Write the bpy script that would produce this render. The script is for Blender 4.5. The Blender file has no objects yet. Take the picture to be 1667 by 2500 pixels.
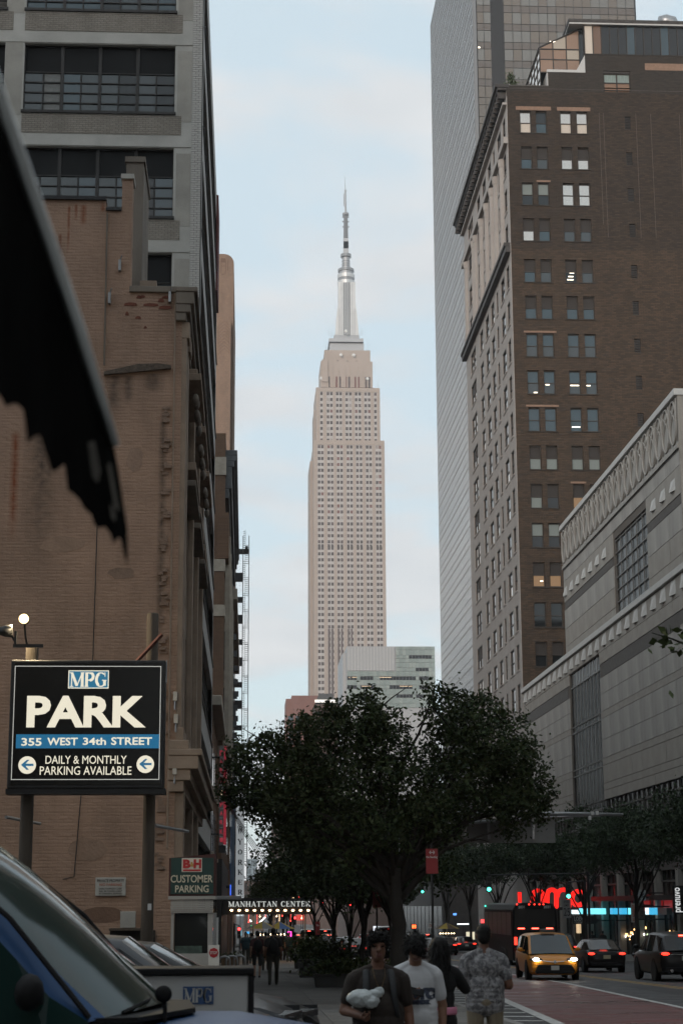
import bpy, bmesh, math, random
import numpy as np
from mathutils import Vector, Matrix
from mathutils.bvhtree import BVHTree

random.seed(11)
rng = np.random.default_rng(11)
scene = bpy.context.scene
COL = scene.collection
PI = math.pi
def R(d): return math.radians(d)

# ------------------------------------------------------------------ camera
# metres: +X = south (right), +Y = east (along the street), Z up.
PW, PH = 1667.0, 2500.0
CXP, CYP, FPX = 833.5, 1250.0, 4300.775
RM = np.array([[0.9985880848, -0.0069167985, -0.0526687270],
               [-0.0529090463, -0.2179807389, -0.9745178450],
               [-0.0047402244, 0.9759285606, -0.2180389298]])
CAM = np.array([0.0, 0.0, 1.75])
cd = bpy.data.cameras.new('camera')
co = bpy.data.objects.new('camera', cd)
COL.objects.link(co)
cd.sensor_fit = 'VERTICAL'
cd.sensor_height = 36.0
cd.sensor_width = 24.0
cd.lens = FPX / PH * 36.0
cd.clip_start = 0.1
cd.clip_end = 6000.0
cd.dof.use_dof = True
cd.dof.focus_distance = 75.0
cd.dof.aperture_fstop = 5.6
mw = Matrix.Identity(4)
for i in range(3):
    for j in range(3):
        mw[i][j] = float(RM[i][j])
    mw[i][3] = float(CAM[i])
co.matrix_world = mw
scene.camera = co

# ------------------------------------------------------------------ sky, sun, exposure
SUN_EL, SUN_AZ = 9.0, 22.0             # low in the west behind the camera, a little to the north of the street axis
world = bpy.data.worlds.new('World')
scene.world = world
world.use_nodes = True
wn, wl = world.node_tree.nodes, world.node_tree.links
wn.clear()
wout = wn.new('ShaderNodeOutputWorld')
wbg = wn.new('ShaderNodeBackground')
wbg.inputs['Strength'].default_value = 0.14
sky = wn.new('ShaderNodeTexSky')
sky.sky_type = 'NISHITA'
sky.sun_disc = False
sky.sun_elevation = R(SUN_EL)
sky.sun_rotation = R(180.0 + SUN_AZ)
sky.air_density = 1.0
sky.dust_density = 1.0
sky.ozone_density = 1.0
tc = wn.new('ShaderNodeTexCoord')
sep = wn.new('ShaderNodeSeparateXYZ')
wl.new(tc.outputs['Generated'], sep.inputs[0])
zc = wn.new('ShaderNodeMath'); zc.operation = 'MAXIMUM'; zc.inputs[1].default_value = 0.0
wl.new(sep.outputs['Z'], zc.inputs[0])
za = wn.new('ShaderNodeMath'); za.operation = 'ADD'; za.inputs[1].default_value = 0.22
wl.new(zc.outputs[0], za.inputs[0])
dx = wn.new('ShaderNodeMath'); dx.operation = 'DIVIDE'
dy = wn.new('ShaderNodeMath'); dy.operation = 'DIVIDE'
wl.new(sep.outputs['X'], dx.inputs[0]); wl.new(za.outputs[0], dx.inputs[1])
wl.new(sep.outputs['Y'], dy.inputs[0]); wl.new(za.outputs[0], dy.inputs[1])
cmb = wn.new('ShaderNodeCombineXYZ')
wl.new(dx.outputs[0], cmb.inputs[0]); wl.new(dy.outputs[0], cmb.inputs[1])
mp = wn.new('ShaderNodeMapping')
mp.inputs['Location'].default_value = (5.2, 0.25, 0)
mp.inputs['Scale'].default_value = (1.5, 1.9, 1)
wl.new(cmb.outputs[0], mp.inputs[0])
nz = wn.new('ShaderNodeTexNoise')
nz.inputs['Scale'].default_value = 2.1
nz.inputs['Detail'].default_value = 5.0
nz.inputs['Roughness'].default_value = 0.52
nz.inputs['Distortion'].default_value = 0.35
wl.new(mp.outputs[0], nz.inputs['Vector'])
rp = wn.new('ShaderNodeValToRGB')
rp.color_ramp.elements[0].position = 0.42
rp.color_ramp.elements[0].color = (0, 0, 0, 1)
rp.color_ramp.elements[1].position = 0.58
rp.color_ramp.elements[1].color = (1, 1, 1, 1)
wl.new(nz.outputs['Fac'], rp.inputs[0])
nz2 = wn.new('ShaderNodeTexNoise')
nz2.inputs['Scale'].default_value = 3.6
nz2.inputs['Detail'].default_value = 3.0
wl.new(mp.outputs[0], nz2.inputs['Vector'])
# thin high veil over the blue, soft clouds over the veil
veil = wn.new('ShaderNodeMixRGB'); veil.inputs[0].default_value = 0.84
veil.inputs[2].default_value = (3.85, 4.55, 4.95, 1)
wl.new(sky.outputs[0], veil.inputs[1])
cc = wn.new('ShaderNodeMixRGB')
cc.inputs[1].default_value = (3.35, 3.58, 3.78, 1)   # cloud underside
cc.inputs[2].default_value = (5.20, 5.15, 5.10, 1)   # cloud lit from the west
wl.new(nz2.outputs['Fac'], cc.inputs[0])
cf = wn.new('ShaderNodeMath'); cf.operation = 'MULTIPLY'
cf.inputs[1].default_value = 0.9
wl.new(rp.outputs[0], cf.inputs[0])
mx = wn.new('ShaderNodeMixRGB')
wl.new(cf.outputs[0], mx.inputs[0])
wl.new(veil.outputs[0], mx.inputs[1])
wl.new(cc.outputs[0], mx.inputs[2])
wl.new(mx.outputs[0], wbg.inputs['Color'])
wl.new(wbg.outputs[0], wout.inputs['Surface'])

sd = bpy.data.lights.new('sun', 'SUN')
sd.energy = 1.5
sd.angle = R(18)
sd.color = (1.0, 0.87, 0.77)
so = bpy.data.objects.new('sun', sd)
COL.objects.link(so)
so.location = (0, -60, 60)
so.rotation_euler = Vector((math.sin(R(SUN_AZ)) * math.cos(R(SUN_EL)), math.cos(R(SUN_AZ)) * math.cos(R(SUN_EL)), -math.sin(R(SUN_EL)))).to_track_quat('-Z', 'Y').to_euler()

vs = scene.view_settings
vs.view_transform = 'Standard'
vs.look = 'None'
vs.exposure = 0.42
vs.gamma = 1.0
vs.use_curve_mapping = False
scene.render.engine = 'CYCLES'
scene.cycles.use_adaptive_sampling = True
scene.cycles.adaptive_threshold = 0.03
scene.cycles.max_bounces = 5
scene.cycles.diffuse_bounces = 2
scene.cycles.glossy_bounces = 3
scene.cycles.transmission_bounces = 3
scene.cycles.transparent_max_bounces = 5
scene.cycles.caustics_reflective = False
scene.cycles.caustics_refractive = False
scene.cycles.sample_clamp_indirect = 4.0

# ------------------------------------------------------------------ geometry helpers
def ray(px, py):
    return RM @ np.array([px - CXP, -(py - CYP), -FPX])
def at(px, py, Y):
    d = ray(px, py); p = CAM + d * (Y / d[1]); return Vector(p)
def atx(px, py, X):
    d = ray(px, py); p = CAM + d * (X / d[0]); return Vector(p)
SLOPE = 0.0153
def gz(y):                      # roadway level: the street falls gently to the east
    return -SLOPE * max(-400.0, min(450.0, y))
KERB = 0.13
def sz(y): return gz(y) + KERB  # pavement level

WLOC = {}
def wloc(o): return WLOC.get(o.name, Vector((0, 0, 0))) if o else Vector((0, 0, 0))

def tag(o, label=None, cat=None, group=None, kind=None):
    if label: o['label'] = label
    if cat: o['category'] = cat
    if group: o['group'] = group
    if kind: o['kind'] = kind
    return o

def thing(name, label, cat, loc=(0, 0, 0), rz=0.0, group=None):
    o = bpy.data.objects.new(name, None)
    o.empty_display_size = 0.2
    COL.objects.link(o)
    o.location = loc
    o.rotation_euler = (0, 0, rz)
    WLOC[o.name] = Vector(loc)
    return tag(o, label, cat, group)

def link(name, me, parent=None, loc=(0, 0, 0), world=False, rot=None, scale=None):
    o = bpy.data.objects.new(name, me)
    COL.objects.link(o)
    if parent: o.parent = parent
    l = Vector(loc)
    if world and parent: l = l - wloc(parent)
    o.location = l
    WLOC[o.name] = Vector(loc) if world or not parent else wloc(parent) + Vector(loc)
    if rot: o.rotation_euler = rot
    if scale: o.scale = scale
    return o

def copy_tree(o, parent=None):
    c = o.copy(); COL.objects.link(c); c.parent = parent
    for ch in list(o.children): copy_tree(ch, c)
    return c

class MB:
    """collects simple shapes, builds ONE mesh object"""
    def __init__(s): s.v = []; s.f = []; s.m = []; s.cur = 0
    def add(s, vs_, fs_):
        n = len(s.v); s.v.extend([tuple(p) for p in vs_])
        for f in fs_:
            s.f.append(tuple(n + i for i in f)); s.m.append(s.cur)
        return s
    def box(s, x0, x1, y0, y1, z0, z1):
        vs_ = [(x0, y0, z0), (x1, y0, z0), (x1, y1, z0), (x0, y1, z0), (x0, y0, z1), (x1, y0, z1), (x1, y1, z1), (x0, y1, z1)]
        return s.add(vs_, [(0, 3, 2, 1), (4, 5, 6, 7), (0, 1, 5, 4), (1, 2, 6, 5), (2, 3, 7, 6), (3, 0, 4, 7)])
    def quad(s, a, b, c, d): return s.add([a, b, c, d], [(0, 1, 2, 3)])
    def prism(s, poly, fn, d0, d1):
        """poly: list of 2-D points, fn(u, w, d) -> xyz"""
        n = len(poly)
        vs_ = [fn(u, w, d0) for u, w in poly] + [fn(u, w, d1) for u, w in poly]
        fs_ = [tuple(range(n))[::-1], tuple(range(n, 2 * n))]
        fs_ += [(i, (i + 1) % n, n + (i + 1) % n, n + i) for i in range(n)]
        return s.add(vs_, fs_)
    def tube(s, path, rad, n=8, cap=True, flat=1.0):
        path = [Vector(p) for p in path]
        if not hasattr(rad, '__len__'): rad = [rad] * len(path)
        base = len(s.v); up = None
        for i, p in enumerate(path):
            t = (path[min(i + 1, len(path) - 1)] - path[max(i - 1, 0)]).normalized()
            if up is None:
                up = Vector((0, 0, 1)) if abs(t.z) < 0.9 else Vector((1, 0, 0))
            a = t.cross(up); 
            if a.length < 1e-6: a = t.cross(Vector((0, 1, 0)))
            a.normalize(); b = a.cross(t).normalized(); up = b
            for k in range(n):
                an = 2 * PI * k / n
                s.v.append(tuple(p + (a * math.cos(an) + b * math.sin(an) * flat) * rad[i]))
        for i in range(len(path) - 1):
            for k in range(n):
                k2 = (k + 1) % n
                s.f.append((base + i * n + k, base + i * n + k2, base + (i + 1) * n + k2, base + (i + 1) * n + k)); s.m.append(s.cur)
        if cap:
            s.f.append(tuple(base + k for k in range(n))[::-1]); s.m.append(s.cur)
            e = base + (len(path) - 1) * n
            s.f.append(tuple(e + k for k in range(n))); s.m.append(s.cur)
        return s
    def lathe(s, c, prof, n=16, axis='z'):
        """prof: list of (radius, height)"""
        base = len(s.v); c = Vector(c)
        for r, h in prof:
            for k in range(n):
                a = 2 * PI * k / n
                p = (r * math.cos(a), r * math.sin(a), h)
                if axis == 'y': p = (p[0], p[2], p[1])
                if axis == 'x': p = (p[2], p[0], p[1])
                s.v.append(tuple(c + Vector(p)))
        for i in range(len(prof) - 1):
            for k in range(n):
                k2 = (k + 1) % n
                s.f.append((base + i * n + k, base + i * n + k2, base + (i + 1) * n + k2, base + (i + 1) * n + k)); s.m.append(s.cur)
        s.f.append(tuple(base + k for k in range(n))[::-1]); s.m.append(s.cur)
        e = base + (len(prof) - 1) * n
        s.f.append(tuple(e + k for k in range(n))); s.m.append(s.cur)
        return s
    def ellipsoid(s, c, r, n=12, m=8):
        prof = [(math.sin(PI * i / m), -math.cos(PI * i / m)) for i in range(m + 1)]
        base = len(s.v)
        for rr, h in prof:
            for k in range(n):
                a = 2 * PI * k / n
                s.v.append((c[0] + r[0] * max(rr, 1e-3) * math.cos(a), c[1] + r[1] * max(rr, 1e-3) * math.sin(a), c[2] + r[2] * h))
        for i in range(m):
            for k in range(n):
                k2 = (k + 1) % n
                s.f.append((base + i * n + k, base + i * n + k2, base + (i + 1) * n + k2, base + (i + 1) * n + k)); s.m.append(s.cur)
        s.f.append(tuple(base + k for k in range(n))[::-1]); s.m.append(s.cur)
        s.f.append(tuple(base + m * n + k for k in range(n))); s.m.append(s.cur)
        return s
    def mesh(s, name, mats, off=None, smooth=False):
        me = bpy.data.meshes.new(name)
        vv = s.v if off is None else [(a - off[0], b - off[1], c - off[2]) for a, b, c in s.v]
        me.from_pydata(vv, [], s.f)
        if not isinstance(mats, (list, tuple)): mats = [mats]
        for m_ in mats: me.materials.append(m_)
        if len(mats) > 1: me.polygons.foreach_set('material_index', s.m)
        if smooth: me.polygons.foreach_set('use_smooth', [True] * len(me.polygons))
        me.update()
        return me
    def build(s, name, mats, parent=None, world=True, smooth=False, kind=None, bevel=0.0, seg=2, subsurf=0):
        off = wloc(parent) if (parent and world) else None
        me = s.mesh(name, mats, off, smooth)
        o = bpy.data.objects.new(name, me)
        COL.objects.link(o)
        if parent:
            o.parent = parent
            WLOC[o.name] = wloc(parent)
        if kind: o['kind'] = kind
        if bevel:
            b = o.modifiers.new('bevel', 'BEVEL'); b.width = bevel; b.segments = seg; b.limit_method = 'ANGLE'; b.angle_limit = R(40)
        if subsurf:
            m_ = o.modifiers.new('sub', 'SUBSURF'); m_.levels = subsurf; m_.render_levels = subsurf
        return o

_bx = {}
def unit_box(mat_):
    """shared mesh: 1 m box centred on its -Y face (front at y = 0)"""
    if mat_.name not in _bx:
        _bx[mat_.name] = MB().box(-.5, .5, 0, 1, -.5, .5).mesh('piece', mat_)
    return _bx[mat_.name]
def piece(name, mat_, parent, x0, x1, y0, y1, z0, z1):
    """a box part that shares one mesh with all its kind"""
    return link(name, unit_box(mat_), parent, ((x0 + x1) / 2, y0, (z0 + z1) / 2), True, None, (x1 - x0, y1 - y0, z1 - z0))

def facade(fn, u0, u1, z0, z1, holes, depth, mb=None):
    """a wall sheet with real openings; fn(u, z, d) -> xyz, d = depth behind the wall face"""
    mb = mb or MB()
    us = sorted({u0, u1} | {h[0] for h in holes} | {h[1] for h in holes})
    zs = sorted({z0, z1} | {h[2] for h in holes} | {h[3] for h in holes})
    us = [u for u in us if u0 <= u <= u1]; zs = [z for z in zs if z0 <= z <= z1]
    for i in range(len(us) - 1):
        # merge vertically
        run = None
        for j in range(len(zs) - 1):
            uc, zc_ = (us[i] + us[i + 1]) / 2, (zs[j] + zs[j + 1]) / 2
            inside = any(h[0] < uc < h[1] and h[2] < zc_ < h[3] for h in holes)
            if inside:
                if run is not None:
                    mb.quad(fn(us[i], run, 0), fn(us[i + 1], run, 0), fn(us[i + 1], zs[j], 0), fn(us[i], zs[j], 0)); run = None
            elif run is None: run = zs[j]
        if run is not None:
            mb.quad(fn(us[i], run, 0), fn(us[i + 1], run, 0), fn(us[i + 1], zs[-1], 0), fn(us[i], zs[-1], 0))
    for a, b, c, d in holes:
        a, b, c, d = max(a, u0), min(b, u1), max(c, z0), min(d, z1)
        mb.quad(fn(a, c, 0), fn(a, c, depth), fn(a, d, depth), fn(a, d, 0))
        mb.quad(fn(b, c, 0), fn(b, d, 0), fn(b, d, depth), fn(b, c, depth))
        mb.quad(fn(a, c, 0), fn(b, c, 0), fn(b, c, depth), fn(a, c, depth))
        mb.quad(fn(a, d, 0), fn(a, d, depth), fn(b, d, depth), fn(b, d, 0))
    return mb

# ------------------------------------------------------------------ materials
_m = {}
def mat(name, col, rough=0.7, metal=0.0, var=0.0, vscale=2.0, bump=0.0, bscale=25.0, spec=0.5, emit=None, estr=0.0, coat=0.0, stretch=(1, 1, 1), trans=0.0, rvar=0.0):
    if name in _m: return _m[name]
    m = bpy.data.materials.new(name); m.use_nodes = True
    nt = m.node_tree; n = nt.nodes; l = nt.links
    b = n['Principled BSDF']
    b.inputs['Base Color'].default_value = (*col, 1)
    b.inputs['Roughness'].default_value = rough
    b.inputs['Metallic'].default_value = metal
    b.inputs['Specular IOR Level'].default_value = spec
    if coat: b.inputs['Coat Weight'].default_value = coat; b.inputs['Coat Roughness'].default_value = 0.05
    if trans: b.inputs['Transmission Weight'].default_value = trans
    if emit:
        b.inputs['Emission Color'].default_value = (*emit, 1)
        b.inputs['Emission Strength'].default_value = estr
    if var or bump or rvar:
        t = n.new('ShaderNodeTexCoord')
        mp_ = n.new('ShaderNodeMapping'); mp_.inputs['Scale'].default_value = stretch
        l.new(t.outputs['Object'], mp_.inputs[0])
    if var or rvar:
        z = n.new('ShaderNodeTexNoise'); z.inputs['Scale'].default_value = vscale
        z.inputs['Detail'].default_value = 6; z.inputs['Roughness'].default_value = 0.6
        l.new(mp_.outputs[0], z.inputs['Vector'])
        if var:
            r = n.new('ShaderNodeValToRGB')
            r.color_ramp.elements[0].position = 0.3; r.color_ramp.elements[1].position = 0.72
            r.color_ramp.elements[0].color = (*[max(0, c * (1 - var)) for c in col], 1)
            r.color_ramp.elements[1].color = (*[min(1, c * (1 + var)) for c in col], 1)
            l.new(z.outputs['Fac'], r.inputs[0]); l.new(r.outputs[0], b.inputs['Base Color'])
        if rvar:
            q = n.new('ShaderNodeMapRange')
            q.inputs['From Min'].default_value = 0.3; q.inputs['From Max'].default_value = 0.7
            q.inputs['To Min'].default_value = max(0.02, rough - rvar); q.inputs['To Max'].default_value = min(1, rough + rvar)
            l.new(z.outputs['Fac'], q.inputs[0]); l.new(q.outputs[0], b.inputs['Roughness'])
    if bump:
        z2 = n.new('ShaderNodeTexNoise'); z2.inputs['Scale'].default_value = bscale; z2.inputs['Detail'].default_value = 5
        l.new(mp_.outputs[0], z2.inputs['Vector'])
        bp = n.new('ShaderNodeBump'); bp.inputs['Strength'].default_value = bump; bp.inputs['Distance'].default_value = 0.02
        l.new(z2.outputs['Fac'], bp.inputs['Height']); l.new(bp.outputs[0], b.inputs['Normal'])
    _m[name] = m
    return m

def brickmat(name, c1, c2, mortar, axis='x', blotch=None, mdepth=-0.6, nstretch=(1, 1),  bw=0.21, bh=0.075, bump=0.6, rough=0.85, stain=0.25, streaks=(), msize=0.010, stain_col=(0.03, 0.028, 0.026), sscale=(0.35, 0.12)):
    """brick courses on a wall; streaks = (u, halfwidth, z0, z1, colour) marks with a shape of their own"""
    m = bpy.data.materials.new(name); m.use_nodes = True
    nt = m.node_tree; n = nt.nodes; l = nt.links
    b = n['Principled BSDF']; b.inputs['Roughness'].default_value = rough; b.inputs['Specular IOR Level'].default_value = 0.25
    t = n.new('ShaderNodeTexCoord'); sp = n.new('ShaderNodeSeparateXYZ'); l.new(t.outputs['Object'], sp.inputs[0])
    cb = n.new('ShaderNodeCombineXYZ')
    l.new(sp.outputs['X' if axis == 'x' else 'Y'], cb.inputs[0]); l.new(sp.outputs['Z'], cb.inputs[1])
    br = n.new('ShaderNodeTexBrick')
    br.inputs['Scale'].default_value = 1.0
    br.inputs['Brick Width'].default_value = bw; br.inputs['Row Height'].default_value = bh
    br.inputs['Mortar Size'].default_value = msize; br.inputs['Mortar Smooth'].default_value = 0.3
    br.inputs['Color1'].default_value = (*c1, 1); br.inputs['Color2'].default_value = (*c2, 1); br.inputs['Mortar'].default_value = (*mortar, 1)
    l.new(cb.outputs[0], br.inputs['Vector'])
    mp_ = n.new('ShaderNodeMapping'); mp_.inputs['Scale'].default_value = (sscale[0], sscale[1], 1)
    l.new(cb.outputs[0], mp_.inputs[0])
    z = n.new('ShaderNodeTexNoise'); z.inputs['Scale'].default_value = 3.0; z.inputs['Detail'].default_value = 8; z.inputs['Roughness'].default_value = 0.65
    l.new(mp_.outputs[0], z.inputs['Vector'])
    mr = n.new('ShaderNodeMapRange'); mr.inputs['From Min'].default_value = 0.42; mr.inputs['From Max'].default_value = 0.75
    mr.inputs['To Max'].default_value = stain
    l.new(z.outputs['Fac'], mr.inputs[0])
    mx_ = n.new('ShaderNodeMixRGB'); mx_.inputs[2].default_value = (*stain_col, 1)
    l.new(mr.outputs[0], mx_.inputs[0]); l.new(br.outputs['Color'], mx_.inputs[1])
    last = mx_.outputs[0]
    if blotch:
        zb = n.new('ShaderNodeTexNoise'); zb.inputs['Scale'].default_value = 0.55; zb.inputs['Detail'].default_value = 7; zb.inputs['Roughness'].default_value = 0.62
        l.new(cb.outputs[0], zb.inputs['Vector'])
        mb_ = n.new('ShaderNodeMapRange'); mb_.inputs['From Min'].default_value = 0.45; mb_.inputs['From Max'].default_value = 0.68; mb_.inputs['To Max'].default_value = blotch[0]
        l.new(zb.outputs['Fac'], mb_.inputs[0])
        xb = n.new('ShaderNodeMixRGB'); xb.inputs[2].default_value = (*blotch[1], 1)
        l.new(mb_.outputs[0], xb.inputs[0]); l.new(last, xb.inputs[1]); last = xb.outputs[0]
    for (u, hw, z0, z1, colr) in streaks:
        def mth(op, a, bb=None, cl=False):
            q = n.new('ShaderNodeMath'); q.operation = op; q.use_clamp = cl
            for k, val in enumerate((a, bb)):
                if val is None: continue
                if isinstance(val, (int, float)): q.inputs[k].default_value = val
                else: l.new(val, q.inputs[k])
            return q.outputs[0]
        ux = mth('ABSOLUTE', mth('SUBTRACT', sp.outputs['X' if axis == 'x' else 'Y'], u))
        a = mth('SUBTRACT', 1.0, mth('DIVIDE', ux, hw), True)
        zz = mth('MULTIPLY', mth('DIVIDE', mth('SUBTRACT', sp.outputs['Z'], z0), 0.35 * (z1 - z0), True), mth('DIVIDE', mth('SUBTRACT', z1, sp.outputs['Z']), 0.04 * (z1 - z0) + 0.02, True))
        nn = n.new('ShaderNodeTexNoise'); nn.inputs['Scale'].default_value = 6; nn.inputs['Detail'].default_value = 4
        l.new(cb.outputs[0], nn.inputs['Vector'])
        fac = mth('MULTIPLY', mth('MULTIPLY', a, zz), mth('MULTIPLY', nn.outputs['Fac'], 1.5), True)
        q = n.new('ShaderNodeMixRGB'); q.inputs[2].default_value = (*colr, 1)
        l.new(fac, q.inputs[0]); l.new(last, q.inputs[1]); last = q.outputs[0]
    l.new(last, b.inputs['Base Color'])
    mp3 = n.new('ShaderNodeMapping'); mp3.inputs['Scale'].default_value = (nstretch[0], nstretch[1], 1); l.new(cb.outputs[0], mp3.inputs[0])
    z2 = n.new('ShaderNodeTexNoise'); z2.inputs['Scale'].default_value = 9; z2.inputs['Detail'].default_value = 6
    l.new(mp3.outputs[0], z2.inputs['Vector'])
    hm = n.new('ShaderNodeMath'); hm.operation = 'MULTIPLY_ADD'; hm.inputs[1].default_value = mdepth
    l.new(br.outputs['Fac'], hm.inputs[0]); l.new(z2.outputs['Fac'], hm.inputs[2])
    bp = n.new('ShaderNodeBump'); bp.inputs['Strength'].default_value = bump; bp.inputs['Distance'].default_value = 0.03
    l.new(hm.outputs[0], bp.inputs['Height']); l.new(bp.outputs[0], b.inputs['Normal'])
    _m[name] = m
    return m

G_DARK = mat('glass_dark', (0.018, 0.021, 0.023), 0.06, spec=0.6)
G_MID = mat('glass_mid', (0.05, 0.06, 0.065), 0.06, spec=0.7)
G_BLUE = mat('glass_blue', (0.035, 0.06, 0.075), 0.06, spec=0.8)
G_MIRROR = mat('glass_coated', (0.62, 0.57, 0.52), 0.04, metal=0.85)
G_SOFT = mat('glass_dull', (0.030, 0.034, 0.035), 0.25, spec=0.15)
G_SOFT2 = mat('glass_dull_grey', (0.055, 0.058, 0.058), 0.25, spec=0.15)
BLIND = mat('window_blind', (0.42, 0.40, 0.36), 0.8)
SHADE = mat('window_shade_dark', (0.035, 0.03, 0.027), 0.8)
BLACK = mat('black_paint', (0.012, 0.012, 0.013), 0.5)
DARKMETAL = mat('dark_metal', (0.035, 0.035, 0.037), 0.45, metal=0.6)
GALV = mat('galvanised_steel', (0.32, 0.33, 0.34), 0.4, metal=0.7, var=0.15, vscale=6)
WHITE = mat('white_paint', (0.62, 0.62, 0.60), 0.55, var=0.06, vscale=4)
def lamp_mat(name, col, s): return mat(name, (0.02, 0.02, 0.02), 0.4, emit=col, estr=s)

def text_mesh(body, size, mat_, ext=0.004, bold=0.0, align='CENTER', sx=1.0, spacing=1.0):
    cu = bpy.data.curves.new('text', 'FONT')
    cu.body = body; cu.size = size; cu.extrude = ext; cu.offset = bold; cu.align_x = align; cu.align_y = 'CENTER'
    cu.space_character = spacing; cu.resolution_u = 3
    o = bpy.data.objects.new('text', cu); COL.objects.link(o)
    bpy.context.view_layer.update()
    me = bpy.data.meshes.new_from_object(o.evaluated_get(bpy.context.evaluated_depsgraph_get()))
    bpy.data.objects.remove(o); bpy.data.curves.remove(cu)
    for v in me.vertices: v.co.x *= sx
    me.materials.clear(); me.materials.append(mat_)
    return me
FACE_CAM = (PI / 2, 0, 0)        # text that faces -Y (towards the camera)
def text(name, body, size, mat_, parent, loc, rot=FACE_CAM, **kw):
    return link(name, text_mesh(body, size, mat_, **kw), parent, loc, True, rot)
# ================================================================== SETTING: ground, road, pavements
ASPH = mat('asphalt', (0.038, 0.038, 0.039), 0.62, var=0.30, vscale=1.3, bump=0.5, bscale=60, rvar=0.16)
ASPH2 = mat('asphalt_lot', (0.045, 0.044, 0.043), 0.8, var=0.25, vscale=0.9, bump=0.4, bscale=50)
CONC = [mat('pavement_concrete_%d' % i, c, 0.85, var=0.16, vscale=2.2, bump=0.25, bscale=70) for i, c in enumerate([(0.145, 0.138, 0.128), (0.125, 0.119, 0.11), (0.16, 0.151, 0.139)])]
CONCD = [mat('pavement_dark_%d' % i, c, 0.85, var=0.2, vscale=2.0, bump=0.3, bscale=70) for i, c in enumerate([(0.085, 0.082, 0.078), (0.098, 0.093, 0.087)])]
JOINT = mat('pavement_joint', (0.05, 0.048, 0.045), 0.9)
KERBM = mat('kerb_granite', (0.24, 0.235, 0.225), 0.8, var=0.2, vscale=8)
REDLANE = mat('bus_lane_red', (0.12, 0.030, 0.028), 0.46, var=0.40, vscale=0.8, bump=0.35, bscale=50, rvar=0.24, stretch=(0.6, 1, 1))
PAINT = mat('road_paint_white', (0.50, 0.50, 0.48), 0.7, var=0.30, vscale=5)
YPAINT = mat('road_paint_yellow', (0.42, 0.25, 0.035), 0.7, var=0.3, vscale=5)
EARTH = mat('ground_asphalt', (0.06, 0.058, 0.055), 0.9, var=0.2, vscale=0.05)

def strip(name, x0, x1, y0, y1, dz, m, parent=None, step=50.0, kind=None):
    mb = MB(); ys = [y0]
    while ys[-1] < y1: ys.append(min(y1, ys[-1] + step))
    for a, b in zip(ys[:-1], ys[1:]):
        mb.quad((x0, a, gz(a) + dz), (x1, a, gz(a) + dz), (x1, b, gz(b) + dz), (x0, b, gz(b) + dz))
    return mb.build(name, m, parent, kind=kind)

strip('ground', -900, 900, -420, 1600, -0.03, EARTH, kind='structure')
road = strip('road', 5.1, 22.7, -200, 1400, 0.0, ASPH, kind='structure')
pn = strip('pavement_north', -1.65, 4.94, -60, 228, KERB - 0.006, JOINT, kind='structure')
ps = strip('pavement_south', 22.86, 28.95, -60, 228, KERB - 0.004, CONC[1], kind='structure')
strip('pavement_far_north', -1.65, 5.1, 262, 900, KERB, CONC[1], kind='structure')
strip('pavement_far_south', 22.7, 28.95, 262, 900, KERB, CONC[1], kind='structure')
strip('parking_lot', -45, -1.65, -30, 40, KERB - 0.002, ASPH2, kind='structure')
def kerb(x0, x1, parent):
    mb = MB()
    for a in range(-60, 228, 4):
        b = a + 3.985
        za, zb = gz(a), gz(b)
        vs_ = [(x0, a, za - .02), (x1, a, za - .02), (x1, b, zb - .02), (x0, b, zb - .02), (x0, a, za + KERB), (x1, a, za + KERB), (x1, b, zb + KERB), (x0, b, zb + KERB)]
        mb.add(vs_, [(0, 3, 2, 1), (4, 5, 6, 7), (0, 1, 5, 4), (1, 2, 6, 5), (2, 3, 7, 6), (3, 0, 4, 7)])
    return mb.build('kerb', KERBM, parent, kind='stuff')
kerb(4.94, 5.1, pn); kerb(22.7, 22.86, ps)
# pavement flags, one by one where they can be told apart
_fl = {m_.name: MB().box(-.5, .5, -.5, .5, -.03, 0).mesh('flag', m_) for m_ in CONC + CONCD}
nfl = 0
yy = 34.0
while yy < 112 and nfl < 296:
    for c in range(4):
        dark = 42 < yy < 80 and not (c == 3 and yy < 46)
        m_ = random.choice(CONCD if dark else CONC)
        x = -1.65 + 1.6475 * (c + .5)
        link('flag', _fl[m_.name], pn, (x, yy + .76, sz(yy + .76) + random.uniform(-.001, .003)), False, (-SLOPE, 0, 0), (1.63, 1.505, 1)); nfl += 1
    yy += 1.525
def flagrun(y0, y1, m_):
    mb = MB(); y = y0
    while y < y1:
        for c in range(4):
            x0 = -1.65 + 1.6475 * c + .008
            mb.quad((x0, y, sz(y)), (x0 + 1.63, y, sz(y)), (x0 + 1.63, y + 1.51, sz(y + 1.51)), (x0, y + 1.51, sz(y + 1.51)))
        y += 1.525
    mb.build('flag_field', m_, pn, kind='stuff')
flagrun(-58, 33.9, CONC[1]); flagrun(yy, 226, CONC[0])

def rquad(pts, dz, m, name):
    mb = MB()
    n = len(pts) // 2
    L, Rr = pts[:n], pts[n:]
    for i in range(n - 1):
        a, b, c, d = L[i], Rr[i], Rr[i + 1], L[i + 1]
        mb.quad((a[0], a[1], gz(a[1]) + dz), (b[0], b[1], gz(b[1]) + dz), (c[0], c[1], gz(c[1]) + dz), (d[0], d[1], gz(d[1]) + dz))
    return mb.build(name, m, road)
LL = [(5.62, 20), (6.18, 35.8), (7.05, 50.4), (7.75, 64), (8.0, 78), (8.0, 200)]
RL = [(9.3, 20), (9.98, 35.8), (10.65, 50.4), (11.3, 64), (11.5, 78), (11.5, 200)]
rquad(LL + RL, 0.004, REDLANE, 'bus_lane')
def offs(pts, a, b): return [(x + a, y) for x, y in pts] + [(x + b, y) for x, y in pts]
rquad(offs(LL, -.16, .10), 0.008, PAINT, 'lane_line')
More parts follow.
